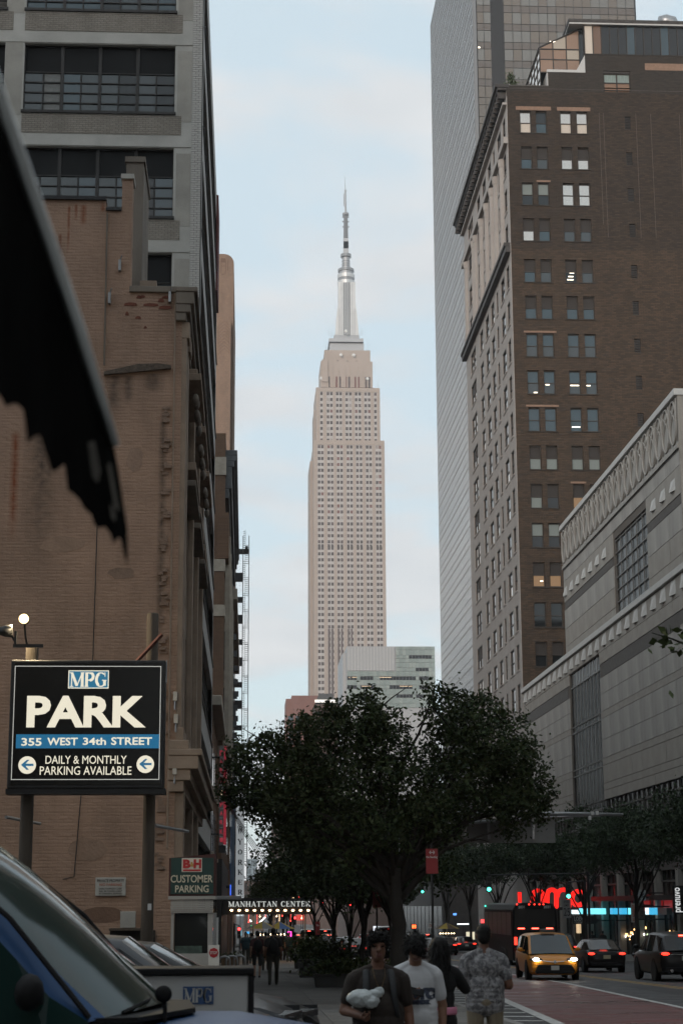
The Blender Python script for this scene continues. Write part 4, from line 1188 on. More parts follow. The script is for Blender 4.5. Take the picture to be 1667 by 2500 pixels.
MB().lathe((cxm, yc, mz(820)), [(28.5 * .2485 * .82, 0), (20.9 * .2485, 12), (20.5 * .2485, mz(690) - mz(820))], 24).build('mast_drum', ALU, es, smooth=True)
def wing(sgn):
    """stepped aluminium wing beside the glass strip"""
    prof_ = [(8.5, 820), (29.5, 820), (27.5, 795), (25, 770), (22.5, 750), (21.5, 748), (21, 690), (8.5, 690)]
    MB().prism([(cxm + sgn * p * .2475, mz(y_)) for p, y_ in prof_], lambda u, w, d: (u, d, w), yc - 7.0, yc - 4.6).build('mast_wing', ALU, es)
    for q in (13, 16.5, 20): 
        MB().box(cxm + sgn * q * .2475 - .12, cxm + sgn * q * .2475 + .12, yc - 7.2, yc - 6.9, mz(818), mz(755 if q > 15 else 692)).build('wing_rib', ALU2, es)
wing(-1); wing(1)
MB().box(cxm - 2.0, cxm + 2.0, yc - 6.6, yc - 4.6, mz(818), mz(690)).build('glass_strip', DKG, es)
for q in (-1.1, 0, 1.1): MB().box(cxm + q - .12, cxm + q + .12, yc - 6.8, yc - 6.5, mz(818), mz(690)).build('strip_mullion', ALU, es)
ring(21.3, 680, 690, ALU, 'drum_band'); ring(20.5, 672, 681, DKG, 'gallery_glazing'); ring(21.5, 664, 673, ALU, 'drum_band'); ring(17.5, 655, 665, ALU2, 'dome')
ring(20, 650, 656, DKG, 'gallery_ring'); ring(9.4, 622, 651, ALU2, 'neck'); ring(13.2, 613, 620, DKG, 'gallery_ring'); ring(9, 618, 624, DKG, 'gallery_ring')
for t in (630, 636, 641): ring(10.2, t, t + 1.6, DKG, 'neck_band')
la = MB()
for s1 in (-1, 1):
    for s2 in (-1, 1):
        la.tube([(cxm + s1 * 1.45, yc + s2 * 1.45, mz(614)), (cxm + s1 * 1.0, yc + s2 * 1.0, mz(512))], .16, 4)
zz = mz(614); k = 0
while zz < mz(514):
    t = (zz - mz(614)) / (mz(512) - mz(614)); r = 1.45 - .45 * t
    for s1 in (-1, 1):
        la.tube([(cxm - r, yc + s1 * r, zz), (cxm + r, yc + s1 * r, zz + 1.3)], .1, 4)
        la.tube([(cxm + r, yc + s1 * r, zz), (cxm - r, yc + s1 * r, zz + 1.3)], .1, 4)
        la.tube([(cxm + s1 * r, yc - r, zz), (cxm + s1 * r, yc + r, zz + 1.3)], .1, 4)
    la.box(cxm - r, cxm + r, yc - r, yc + r, zz - .07, zz + .07)
    zz += 1.3; k += 1
la.box(cxm - .45, cxm + .45, yc - .45, yc + .45, mz(614), mz(512))
la.build('antenna_lattice', ALU2, es, kind='stuff')
for t, b, h in ((575, 612, 6.0), (583, 600, 6.6)): MB().box(cxm - h * .2475, cxm + h * .2475, yc - 1.7, yc - 1.4, mz(b), mz(t)).build('antenna_panel', ALU2, es)
for t in (521, 532, 545): 
    for s_ in (-1, 1): MB().lathe((cxm + s_ * 1.65, yc, mz(t)), [(.5, -.3), (.5, .3)], 8).build('antenna_drum', DKG, es)
ring(8, 512, 517, DKG, 'gallery_ring')
MB().tube([(cxm, yc, mz(514)), (cxm - .1, yc, mz(456))], [.75, .55], 6).build('spire', ALU2, es)
MB().tube([(cxm - .1, yc, mz(457)), (cxm - .4, yc, mz(421))], [.28, .07], 6).build('spire_tip', ALU2, es)
MB().tube([(cxm - 1.0, yc, mz(494)), (cxm - 1.0, yc, mz(463))], .28, 6).build('side_antenna', ALU2, es)
MB().box(cxm - .9, cxm + .9, yc - .3, yc + .3, mz(457), mz(455.5)).build('spire_crossbar', ALU2, es)

# ================================================================== mid-distance buildings below the skyscraper
MINT = [mat('mint_glass_panel_%d' % i, c, .2, metal=.25) for i, c in enumerate([(.36, .42, .40), (.40, .455, .43), (.33, .39, .37)])]
SCRN = mat('grey_metal_screen', (.34, .35, .36), .5, metal=.4)
MW_ = mat('mint_window_dark', (.045, .05, .055), .2)
MY = 620.0
def mp2(cx_, cy_): p = at(720 + cx_ / sc_, 900 + cy_ / sc_, MY); return p
mt = thing('mint_glass_building', 'pale mint green glass building standing before the skyscraper base', 'building', (50, MY, -7))
a, b = mp2(350, 1880), mp2(943, 1880)
MB().box(a.x, b.x, MY + .3, MY + 40, -7, mp2(600, 1875).z).build('core', SCRN, mt)
MB().box(mp2(328, 1900).x, a.x, MY + 6, MY + 40, -7, mp2(330, 1905).z).build('side_wing', SCRN, mt)
xm = mp2(673, 1900).x; zs0 = mp2(500, 2040).z
MB().box(a.x, xm, MY - .1, MY + .3, zs0, mp2(500, 1880).z).build('roof_screen', SCRN, mt)
for k in range(15):
    x = a.x + (xm - a.x) * (k + .5) / 15; MB().box(x - .07, x + .07, MY - .22, MY - .09, zs0, mp2(500, 1880).z).build('screen_rib', COPE, mt)
npl = 0
nx = 27; w = (b.x - a.x) / nx
zrow = [mp2(600, c).z for c in (1875, 1898, 1935, 1958, 1985, 2020, 2043, 2078, 2103, 2138, 2163, 2200, 2222, 2262, 2290)]
wins = {2: [(768, 922)], 5: [(815, 902)], 7: [(356, 420), (447, 515), (568, 652), (665, 806), (825, 902)], 9: [(358, 420), (445, 515), (634, 790), (825, 902)], 11: [(450, 515), (680, 782), (805, 880)]}
for j in range(len(zrow) - 1):
    for i in range(nx):
        x0 = a.x + i * w; cxp = 350 + (943 - 350) * (i + .5) / nx
        if x0 + w / 2 < xm and zrow[j] > zs0 - .1 and zrow[j + 1] > zs0 - 1: continue
        if npl > 290: continue
        isw = any(l <= cxp <= r for l, r in wins.get(j, []))
        piece('window' if isw else 'panel', MW_ if isw else random.choice(MINT), mt, x0 + .06, x0 + w - .06, MY - (.0 if isw else .08), MY + .3, zrow[j + 1] + .05, zrow[j] - .05); npl += 1
for (l, r, y_) in ((362, 372, 2084), (385, 418, 2083), (570, 650, 2083), (450, 512, 2143), (706, 790, 2143)):
    MB().box(mp2(l, y_).x, mp2(r, y_).x, MY - .03, MY - .01, mp2(l, y_ + 3).z, mp2(l, y_).z).build('lit_ceiling', lamp_mat('warm_office', (1, .72, .45), 1.0), mt)
RB = mat('red_brown_facade', (.21, .105, .085), .8, var=.1, vscale=.2)
rb = thing('red_brown_building', 'red brown office block with blue window columns left of the skyscraper', 'building', (30, 850, -7))
a, b = at(698, 1712, 850), at(790, 1712, 850)
MB().box(a.x, b.x, 850, 880, -7, at(720, 1706, 850).z).box(at(712, 1700, 850).x, b.x, 850.2, 880, 80, at(720, 1698, 850).z).build('wall', RB, rb)
for i in range(5):
    for j in range(9):
        x0, x1 = at(703 + i * 19, 1800, 850).x, at(716 + i * 19, 1800, 850).x
        z1 = at(720, 1748 + j * 15, 850).z; z0 = at(720, 1759 + j * 15, 850).z
        piece('window', MW_ if j % 3 else G_BLUE, rb, x0, x1, 849.9, 850.1, z0, z1)
for px, py, w_, h_, Y_, lab in ((795, 1693, 46, 26, 520, 'small dark mansard roof showing above the big tree'),):
    o = thing('mansard_building', lab, 'building', (at(px, py, Y_).x, Y_, -7))
    c = at(px, py, Y_); s_ = Y_ / FPX
    MB().box(c.x - w_ * s_ * .6, c.x + w_ * s_ * .6, Y_, Y_ + 15, -7, c.z - h_ * s_).build('wall', HAZY2, o)
    MB().prism([(c.x - w_ * s_ * .5, c.z - h_ * s_ * .7), (c.x + w_ * s_ * .5, c.z - h_ * s_ * .7), (c.x + w_ * s_ * .36, c.z), (c.x - w_ * s_ * .36, c.z)], lambda u, w, d: (u, d, w), Y_ + .2, Y_ + 14).build('roof', CORN, o)
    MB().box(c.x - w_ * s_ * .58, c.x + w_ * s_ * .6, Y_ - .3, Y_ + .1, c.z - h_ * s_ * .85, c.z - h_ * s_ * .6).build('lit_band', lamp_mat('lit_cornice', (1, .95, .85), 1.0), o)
# low buildings across the avenue on the south side
o = thing('plaza_building', 'dark low shop building beyond the avenue on the south side', 'building', (BX, 264, sz(264)))
MB().box(BX, 70, 264, 345, -6, 14).build('wall', CORD, o)
for i in range(12): MB().box(BX - .08, BX, 265 + i * 6.4, 270.5 + i * 6.4, -3, 1.6).build('shopfront', G_SOFT, o)
o = thing('avenue_block', 'plain brick block across the far intersection behind the trees', 'building', (40, 420, -7))
MB().box(23.5, 46, 420, 460, -7, 26).build('wall', HAZY2, o)
for i in range(8):
    for j in range(6): MB().box(30.5 + i * 1.9, 31.8 + i * 1.9, 419.9, 420.1, 2 + j * 3.8, 4.2 + j * 3.8).build('window', G_DARK, o)
# the same street goes on beside and behind the camera
def plain_block(name, label, x0, x1, y0, y1, h, m_, face, fh=3.9, bay=4.2):
    o = thing(name, label, 'building', ((x0 + x1) / 2, y0, sz((y0 + y1) / 2)))
    MB().box(x0, x1, y0, y1, gz(y1) - 1, h).build('wall', m_, o)
    X = x0 if face < 0 else x1
    for j in range(int((h - 5) / fh)):
        for i in range(int((y1 - y0) / bay)):
            piece('window', G_DARK, o, X - .05, X + .05, y0 + i * bay + 1, y0 + i * bay + 3.2, 5 + j * fh, 7.2 + j * fh)
    MB().box(x0 - .3, x1 + .3, y0, y1, h, h + .6).build('cornice', LIME, o)
plain_block('street_building', 'brick apartment house on the south side next to the pale precast building', BX, 60, 52, 96.8, 27, BRNY, -1)
plain_block('street_building', 'grey loft block on the south side facing the parking lot', BX, 60, -2, 51.8, 38, CONCP, -1)
plain_block('street_building', 'tall brick block on the south side behind the camera', BX, 60, -70, -2.2, 34, BRNY, -1)
plain_block('street_building', 'unseen brick block west of the parking lot, made tall to shade the near walls', -95, -1.7, -75, -30.5, 58, BRNY, 1)  # out of view; raised and widened to keep low sun off the near walls
# ================================================================== TREES
BARK = mat('bark_dark', (0.024, 0.020, 0.017), .9, var=.35, vscale=6, bump=.8, bscale=20, stretch=(1, 1, .25))
def leafmat(name, col):
    m = mat(name, col, .6, var=.35, vscale=1.2, spec=.14)
    b = m.node_tree.nodes['Principled BSDF']
    b.inputs['Transmission Weight'].default_value = 0.0
    return m
LFA = [leafmat('plane_leaf_a', (.030, .047, .020)), leafmat('plane_leaf_b', (.044, .064, .026)), leafmat('plane_leaf_c', (.020, .034, .016)), leafmat('plane_leaf_d', (.056, .070, .034))]
LFB = [leafmat('locust_leaf_a', (.036, .055, .030)), leafmat('locust_leaf_b', (.050, .074, .038)), leafmat('locust_leaf_c', (.024, .040, .022))]

def crown_pts(lobes, per=None, clus=16, sp=.30, ragged=1.0):
    out = []; cents = []
    for (c, r, n) in lobes:
        k = max(4, int(n / clus))
        d = rng.normal(size=(k, 3)); d /= np.linalg.norm(d, axis=1)[:, None]
        rad = rng.uniform(.12, ragged, k) ** .5
        cc_ = np.array(c) + d * rad[:, None] * np.array(r)
        cents.append(cc_)
        idx = rng.integers(0, k, n)
        keep = cc_[idx] + rng.normal(size=(n, 3)) * sp * rng.uniform(.5, 1.2, (n, 1))
        out.append(keep)
    return np.concatenate(out), cents

def branches(base, fork, tips, r0, r1, mb, wob=.12):
    base, fork = Vector(base), Vector(fork)
    n = 7
    pth = []
    for i in range(n + 1):
        t = i / n
        pth.append(base.lerp(fork, t) + Vector((random.uniform(-1, 1), random.uniform(-1, 1), 0)) * wob * .4 * math.sin(t * PI))
    mb.tube(pth, [r0 * (1.25 if i == 0 else 1) + (r1 - r0) * i / n for i in range(n + 1)], 10)
    for tp in tips:
        tp = Vector(tp); st = pth[random.randint(n - 2, n)]
        L = (tp - st).length
        mid1 = st.lerp(tp, .35) + Vector((random.uniform(-1, 1) * .1, random.uniform(-1, 1) * .1, .12)) * L
        mid2 = st.lerp(tp, .7) + Vector((random.uniform(-1, 1) * .08, random.uniform(-1, 1) * .08, .06)) * L
        ra = r1 * random.uniform(.45, .7)
        mb.tube([st, mid1, mid2, tp], [ra, ra * .7, ra * .42, ra * .15], 6)
        for k in range(3):
            s2 = mid1.lerp(tp, random.random() * .8)
            e2 = s2 + Vector((random.uniform(-1, 1), random.uniform(-1, 1), random.uniform(-.2, .9))) * L * .28
            mb.tube([s2, s2.lerp(e2, .5) + Vector((0, 0, .05)), e2], [ra * .35, ra * .22, ra * .08], 4)

def tree(name, label, base, fork, lobes, lsize, mats, r0=.2, r1=.14, clus=16, sp=.3, group=None, ragged=1.0):
    t = thing(name, label, 'tree', base, group=group)
    off = np.array(base)
    pts, cents = crown_pts(lobes, clus=clus, sp=sp, ragged=ragged)
    o = link('crown', leaf_mesh('crown', pts - off, lsize, mats), t); o['kind'] = 'stuff'
    mb = MB()
    tips = [c for (c, r, n) in lobes]
    branches(base, fork, tips, r0, r1, mb)
    mb.build('trunk', BARK, t, smooth=True)
    return t
TY = 45.0
def lb(px, py, rx, rz_, n, dy_=0.0, ry=None):
    s_ = TY / FPX * 1.02
    c = at(px, py, TY); return ((c.x, c.y + dy_, c.z), (rx * s_, (ry or rx * 1.25) * s_, rz_ * s_), n)
lobes = [lb(612, 1893, 62, 82, 2300), lb(575, 1850, 28, 40, 350), lb(700, 1885, 88, 92, 3800, .2), lb(790, 1820, 88, 92, 3800, -.2), lb(868, 1765, 72, 66, 2600, .3), lb(935, 1805, 58, 78, 2200),
         lb(1112, 1768, 76, 82, 3200, .2), lb(1200, 1812, 86, 92, 3800, -.2), lb(1272, 1905, 68, 90, 3000), lb(1160, 1905, 112, 92, 4200, .4), lb(1010, 1925, 104, 92, 4200), lb(850, 1925, 112, 88, 4200, .3),
         lb(725, 1955, 92, 52, 2300, -.2), lb(1240, 1962, 70, 42, 1700), lb(1045, 1985, 96, 50, 2300, .2), lb(905, 2010, 104, 60, 2300), lb(1248, 2018, 20, 34, 300), lb(1310, 1955, 32, 50, 600), lb(960, 2070, 110, 55, 1500, .4), lb(640, 1975, 50, 36, 700), lb(560, 1925, 24, 44, 300), lb(780, 2045, 70, 45, 1100, .3), lb(700, 2010, 46, 40, 600), lb(1105, 2030, 30, 40, 350), lb(830, 2090, 80, 50, 900, .5), lb(1190, 1715, 26, 22, 200), lb(1060, 1690, 30, 18, 220), lb(905, 1700, 22, 20, 160), lb(660, 1805, 30, 26, 240)]
base = (3.85, TY, sz(TY)); fk = at(965, 2120, TY)
tree('street_tree', 'broad dark leafy street tree in the middle, its crown before the skyscraper', base, fk, [(c_, r_, int(n_ * 1.05)) for c_, r_, n_ in lobes], .100, LFA + [LFA[1], leafmat('plane_leaf_light', (.060, .074, .034))], .24, .15, clus=26, sp=.13, ragged=1.28, group='trees along the north kerb')
def row_tree(label, x, y, h, rad, zc_, mats, n, lsize, group, r0=.13, kind='street_tree', flat=.75, seed=None):
    zb = sz(y); lobes = []
    for k in range(11):
        a = 2 * PI * k / 11 + random.random() * .5; rr = rad * random.uniform(.35, .75)
        lobes.append(((x + rr * math.cos(a), y + rr * math.sin(a), zb + zc_ + random.uniform(-.28, .32) * h * .35), (rad * .48, rad * .48, rad * .36 * flat), int(n / 13)))
    lobes.append(((x, y, zb + h - rad * .4), (rad * .6, rad * .6, rad * .4), int(n / 8)))
    return tree(kind, label, (x, y, zb), (x + random.uniform(-.3, .3), y, zb + zc_ * .52), lobes, lsize, mats, r0, r0 * .7, clus=22, sp=.24, group=group)
G1 = 'trees along the north kerb'
row_tree('street tree just behind the big middle tree on the north pavement', 3.9, 62, 7.0, 3.2, 4.5, LFA, 15000, .15, G1)
row_tree('street tree second behind the big middle tree, by the planters', 3.9, 80, 7.2, 3.5, 4.5, LFA, 14000, .16, G1)
row_tree('small bushy tree rising from the dark planters left of the big trunk', 4.05, 70, 5.4, 1.7, 3.4, LFA, 7000, .14, G1, r0=.08)
row_tree('low bushy tree just right of the big trunk by the kerb', 4.5, 56, 5.8, 2.2, 3.9, LFA, 9000, .13, G1, r0=.08)
row_tree('street tree next to the lit theatre marquee', 4.6, 118, 7.8, 3.4, 5.2, LFA, 11000, .19, G1)
row_tree('street tree beyond the theatre marquee near the far crossing', 3.9, 150, 8.0, 3.4, 5.8, LFA, 9000, .22, G1)
row_tree('farthest tree of the north pavement row', 3.9, 190, 8.0, 3.6, 5.6, LFA, 8000, .26, G1)
G2 = 'trees along the south kerb'
for lab, y, h, rad in (('south side tree nearest the right edge of the photo', 91, 9.4, 3.6), ('south side tree forking before the tall bank of shop glass', 109, 9.6, 3.9), ('south side tree beside the speed limit sign', 127, 8.8, 3.7),
                       ('south side tree in front of the glowing red letters', 147, 9.8, 3.9), ('south side tree behind the coach', 168, 11.0, 4.4), ('south side tree near the far crossing', 190, 11.5, 4.6), ('farthest south side tree before the avenue', 215, 11.5, 4.8)):
    row_tree(lab, 23.75, y, h, rad * 1.12, h * .76, LFB, 15000 if y < 130 else 10000, .17 if y < 130 else .22, G2, r0=.16, kind='locust_tree')
for lab, x, y in (('dark tree past the avenue on the left of the street vista', 4.0, 275), ('dark tree past the avenue on the right of the street vista', 23.6, 285), ('last dim tree far down the street', 4.2, 330)):
    row_tree(lab, x, y, 10.5, 4.2, 7.4, LFA, 7000, .32, 'trees past the avenue', r0=.18)
# near young tree, only a branch tip reaches into the picture on the right
yt = thing('young_tree', 'near branch tip with a few leaves at the right edge', 'tree', (5.35, 18.5, sz(18.5)))
off = np.array((5.35, 18.5, sz(18.5)))
tip = at(1590, 1545, 17.5)
P_ = []
for k in range(26):
    c = at(random.uniform(1585, 1690), random.uniform(1535, 1590) + random.uniform(-8, 12), 17.5 + random.uniform(-.25, .25)); P_.append(np.array(c))
for k in range(700):
    P_.append(np.array((5.6, 18.6, 5.4)) + rng.normal(size=3) * np.array((.42, .9, .8)))
P_ = np.array(P_); P_ = P_[[(abs(p[2] - 4.35) < .35) or (p[0] > 4.25 + .22 * (p[1] - 16)) for p in P_]]
o = link('crown', leaf_mesh('crown', P_ - off, .105, [leafmat('young_leaf', (.065, .085, .03)), leafmat('young_leaf_b', (.045, .06, .022))]), yt); o['kind'] = 'stuff'
mb = MB().tube([(5.35, 18.5, sz(18.5)), (5.4, 18.5, 2), (5.5, 18.5, 4.2), (5.6, 18.5, 6)], [.09, .08, .06, .02], 8)
mb.tube([(5.45, 18.5, 3.9), (5.0, 18.0, 4.2), tuple(at(1640, 1560, 17.6)), tuple(tip)], [.035, .02, .010, .004], 5)
mb.build('trunk', BARK, yt, smooth=True)

# ================================================================== LETTERING
def quads_seg(mb, x0, z0, x1, z1, w, fn, d0, d1):
    v = Vector((x1 - x0, z1 - z0)); L = v.length; v /= L; nrm = Vector((-v.y, v.x)) * w / 2
    pts = [(x0 + nrm.x, z0 + nrm.y), (x1 + nrm.x, z1 + nrm.y), (x1 - nrm.x, z1 - nrm.y), (x0 - nrm.x, z0 - nrm.y)]
    mb.prism(pts, fn, d0, d1)
def arc(cx_, cz, rx, rz_, a0, a1, n=10): return [(cx_ + rx * math.cos(R(a0 + (a1 - a0) * i / n)), cz + rz_ * math.sin(R(a0 + (a1 - a0) * i / n))) for i in range(n + 1)]
T, t = .19, .075     # thick and thin strokes of a serif face, unit height 1
def serif_glyph(ch):
    """-> width, list of (polyline, stroke width), serif boxes (x0,x1,z0,z1)"""
    sf = lambda x: [(x - .13, x + .13, 0, .055)]; st_ = lambda x: [(x - .13, x + .13, .945, 1)]
    if ch == 'M': return 1.0, [([(.13, 0), (.13, 1)], t), ([(.13, 1), (.5, .06)], T), ([(.5, .06), (.86, 1)], t), ([(.86, 0), (.86, 1)], T)], sf(.13) + sf(.86) + st_(.1) + st_(.88)
    if ch == 'A': return .86, [([(.1, 0), (.42, 1)], t), ([(.42, 1), (.74, 0)], T), ([(.22, .32), (.6, .32)], t)], sf(.1) + sf(.74)
    if ch == 'N': return .86, [([(.14, 0), (.14, 1)], t), ([(.14, 1), (.72, 0)], T), ([(.72, 0), (.72, 1)], t)], sf(.14) + st_(.1) + st_(.72)
    if ch == 'H': return .86, [([(.16, 0), (.16, 1)], T), ([(.7, 0), (.7, 1)], T), ([(.16, .5), (.7, .5)], t)], sf(.16) + sf(.7) + st_(.16) + st_(.7)
    if ch == 'T': return .78, [([(.39, 0), (.39, 1)], T), ([(.05, .96), (.73, .96)], t)], sf(.39) + [(.03, .08, .75, 1), (.7, .75, .75, 1)]
    if ch == 'C': return .8, [(arc(.42, .5, .32, .48, 60, 180), t * 1.3), (arc(.40, .5, .28, .44, 120, 240), T), (arc(.42, .5, .32, .48, 180, 310), t * 1.3)], [(.66, .71, .68, 1), (.66, .71, 0, .3)]
    if ch == 'G': return .86, [(arc(.42, .5, .34, .48, 50, 180), t * 1.3), (arc(.40, .5, .28, .44, 120, 240), T), (arc(.42, .5, .34, .48, 180, 320), t * 1.3), ([(.68, .08), (.68, .44)], T)], [(.5, .82, .42, .48), (.68, .73, .7, 1)]
    if ch == 'E': return .72, [([(.18, 0), (.18, 1)], T), ([(.1, .965), (.62, .965)], t), ([(.1, .035), (.64, .035)], t), ([(.2, .52), (.5, .52)], t)], sf(.18) + st_(.18) + [(.6, .65, .74, 1), (.62, .67, 0, .28), (.48, .53, .4, .64)]
    if ch == 'R': return .84, [([(.18, 0), (.18, 1)], T), ([(.1, .965), (.42, .965)], t), ([(.18, .5), (.42, .5)], t), (arc(.42, .735, .2, .24, 90, -90), T), ([(.4, .5), (.7, .03)], T)], sf(.18) + sf(.72)
    if ch == 'P': return .76, [([(.18, 0), (.18, 1)], T), ([(.1, .965), (.42, .965)], t), ([(.18, .46), (.42, .46)], t), (arc(.42, .715, .21, .26, 90, -90), T)], sf(.18)
    if ch == 'Y': return .8, [([(.1, 1), (.4, .45)], T), ([(.7, 1), (.4, .45)], t), ([(.4, .5), (.4, 0)], T)], sf(.4) + st_(.1) + st_(.7)
    if ch == 'O': return .9, [(arc(.45, .5, .34, .47, 0, 360, 18), t * 1.4), (arc(.42, .5, .27, .42, 110, 250), T), (arc(.48, .5, .27, .42, -70, 70), T)], []
    if ch == 'K': return .86, [([(.18, 0), (.18, 1)], T), ([(.22, .42), (.7, 1)], t), ([(.34, .56), (.74, 0)], T)], sf(.18) + sf(.72) + st_(.18) + st_(.7)
    return .45, [], []
def serif_text(mb, s, x0, x1, z0, z1, y, dep=.01, fn=None, gap=.06):
    fn = fn or (lambda u, w, d: (u, d, w))
    W = sum(serif_glyph(c)[0] + gap for c in s) - gap
    kx = (x1 - x0) / W; kz = z1 - z0; x = 0
    for c in s:
        w, st, sf = serif_glyph(c); 
        for pl, sw in st:
            for (a, b), (c_, d_) in zip(pl[:-1], pl[1:]):
                v = Vector((c_ - a, d_ - b)); nr = Vector((-v.y, v.x)); nr = nr / max(nr.length, 1e-6) * sw / 2
                ex = v / max(v.length, 1e-6) * sw * .12 if len(pl) > 2 else Vector((0, 0))
                pts = [(a - ex.x + nr.x, b - ex.y + nr.y), (c_ + ex.x + nr.x, d_ + ex.y + nr.y), (c_ + ex.x - nr.x, d_ + ex.y - nr.y), (a - ex.x - nr.x, b - ex.y - nr.y)]
                mb.prism([(x0 + (x + p) * kx, z0 + max(0, min(1, q)) * kz) for p, q in pts], fn, y - dep, y)
        for a, b, c_, d_ in sf: mb.prism([(x0 + (x + a) * kx, z0 + c_ * kz), (x0 + (x + b) * kx, z0 + c_ * kz), (x0 + (x + b) * kx, z0 + d_ * kz), (x0 + (x + a) * kx, z0 + d_ * kz)], fn, y - dep * 1.1, y)
        x += w + gap
    return mb
def fit_text(name, body, x0, x1, z0, z1, y, mat_, parent, bold=.0, ext=.004, world=True):
    me = text_mesh(body, 1.0, mat_, ext=ext, bold=bold)
    xs = [v.co.x for v in me.vertices]; ys = [v.co.y for v in me.vertices]
    ax, bx, ay, by = min(xs), max(xs), min(ys), max(ys)
    for v in me.vertices:
        v.co.x = (v.co.x - (ax + bx) / 2) * (x1 - x0) / (bx - ax); v.co.y = (v.co.y - (ay + by) / 2) * (z1 - z0) / (by - ay)
    return link(name, me, parent, ((x0 + x1) / 2, y, (z0 + z1) / 2), world, FACE_CAM)

# ================================================================== PARKING SIGN on two timber posts
SY = 30.0
def sp(px, py): return at(px, py, SY)
LITW = lamp_mat('lit_sign_cream', (1.0, .93, .74), .62)
LITW2 = lamp_mat('lit_sign_line', (.95, .95, .88), .38)
LITB = lamp_mat('lit_sign_blue', (.015, .17, .34), .55)
LITB2 = lamp_mat('lit_logo_blue', (.02, .17, .30), .65)
TIMB = mat('weathered_timber', (.075, .06, .047), .9, var=.4, vscale=5, bump=.6, bscale=14, stretch=(1, 1, .12))
c = sp(212, 1922)
sg = thing('parking_sign', 'lit black parking sign with cream letters on two timber posts', 'sign', (c.x, SY, sz(SY)))
a, b = sp(17, 1925), sp(405, 1612)
MB().box(a.x, b.x, SY, SY + .42, a.z, b.z).build('cabinet', mat('sign_cabinet', (.020, .020, .020), .5, var=.3, vscale=3), sg, bevel=.02)
a2, b2 = sp(38, 1906), sp(394, 1624)
MB().box(a.x - .02, b.x + .03, SY + .02, SY + .44, a.z - .09, a.z - .002).build('bottom_rail', BLACK, sg)
MB().box(a.x + .06, b.x - .06, SY - .006, SY + .01, a.z + .05, b.z - .05).build('face', mat('sign_face_black', (.008, .009, .009), .25), sg)
yl = SY - .012
bm = MB(); lw = .012
l_, r_, tp_, bt = sp(35, 1700).x, sp(393, 1700).x, sp(200, 1626).z, sp(200, 1904).z
bm.box(l_, r_, yl, yl + .004, tp_ - lw, tp_).box(l_, r_, yl, yl + .004, bt, bt + lw).box(l_, l_ + lw, yl, yl + .004, bt + lw, tp_ - lw).box(r_ - lw, r_, yl, yl + .004, bt + lw, tp_ - lw)
bm.build('border_line', LITW2, sg)
u, v = sp(167, 1681), sp(267, 1637)
MB().box(u.x, v.x, yl, yl + .003, u.z, v.z).build('logo_border', LITW, sg)
MB().box(u.x + .016, v.x - .016, yl - .004, yl - .001, u.z + .016, v.z - .016).build('logo_field', LITB2, sg)
u, v = sp(171, 1677), sp(263, 1642)
serif_text(MB(), 'MPG', u.x, v.x, u.z, v.z, yl - .005, .004, gap=-.02).build('logo_letters', LITW, sg)
u, v = sp(65, 1776), sp(358, 1699)
fit_text('sign_word', 'PARK', u.x, v.x, u.z, v.z, yl, LITW, sg, bold=.035)
u, v = sp(38, 1827), sp(391, 1793)
MB().box(u.x + .01, v.x - .01, yl, yl + .003, u.z, v.z).build('blue_band', LITB, sg)
for body, x0, x1, y0, y1, bd in (('355', 53, 103, 1821, 1802, .02), ('WEST', 116, 191, 1820, 1801, .02), ('34th', 203, 260, 1819, 1801, .02), ('STREET', 272, 372, 1819, 1800, .02), ('DAILY & MONTHLY', 112, 310, 1865, 1845, 0.0), ('PARKING AVAILABLE', 98, 322, 1892, 1871, 0.0)):
    u, v = sp(x0, y0), sp(x1, y1)
    fit_text('sign_word', body, u.x, v.x, u.z, v.z, yl - .005, LITW, sg, bold=bd)
for px, py in ((67.5, 1868), (355.5, 1866)):
    q = sp(px, py); s_ = SY / FPX
    MB().lathe((q.x, yl - .004, q.z), [(21 * s_, 0), (21 * s_, .004)], 28, axis='y').build('arrow_disc', LITW, sg)
    am = MB()
    for pts in ([(-13, -2.2), (15, -2.2), (15, 3.2), (-13, 3.2)], [(-14.5, .5), (-1, 12.5), (5, 12.5), (-6.5, .5)], [(-14.5, .5), (-6.5, .5), (5, -11.5), (-1, -11.5)]):
        am.prism([(q.x + p * s_, q.z + w * s_) for p, w in pts], lambda uu, ww, d: (uu, d, ww), yl - .008 - .001 * len(am.v) / 8, yl - .0045)
    am.build('arrow', LITB, sg)
for x0, x1, top in ((50, 83, 1560), (351, 381, 1481)):
    u, v = sp(x0, 1700), sp(x1, 1700); zt_ = sp(x0, top).z; xc = (u.x + v.x) / 2; rr = (v.x - u.x) / 2
    MB().lathe((xc, SY + .42 + rr, sz(SY) - .05), [(rr * 1.08, 0), (rr, 2), (rr * .97, zt_ - sz(SY)), (rr * .85, zt_ - sz(SY) + .02)], 12).build('post', TIMB, sg, smooth=True)
u, v = sp(332, 1608), sp(394, 1542)
MB().tube([(u.x, SY + .3, u.z), (v.x, SY + .3, v.z)], .035, 4).build('rusty_strut', mat('rusty_steel', (.11, .035, .025), .8, var=.3, vscale=8), sg)
MB().box(sp(403, 1600).x, sp(408, 1600).x, SY + .05, SY + .2, sp(403, 1665).z, sp(403, 1650).z).tube([(sp(407, 1600).x, SY + .1, sp(407, 1650).z), (sp(407, 1600).x, SY + .1, sp(407, 1610).z)], .012, 5).build('switch_box', GALV, sg)
for zz in (2010, 1990):
    pass
for px0, px1, py in ((375, 445, 2012), (5, 48, 1991)):
    u, v = sp(px0, py), sp(px1, py); MB().tube([(u.x, SY + .55, u.z), (v.x, SY + 3, v.z)], .03, 6).build('stay_bar', GALV, sg)
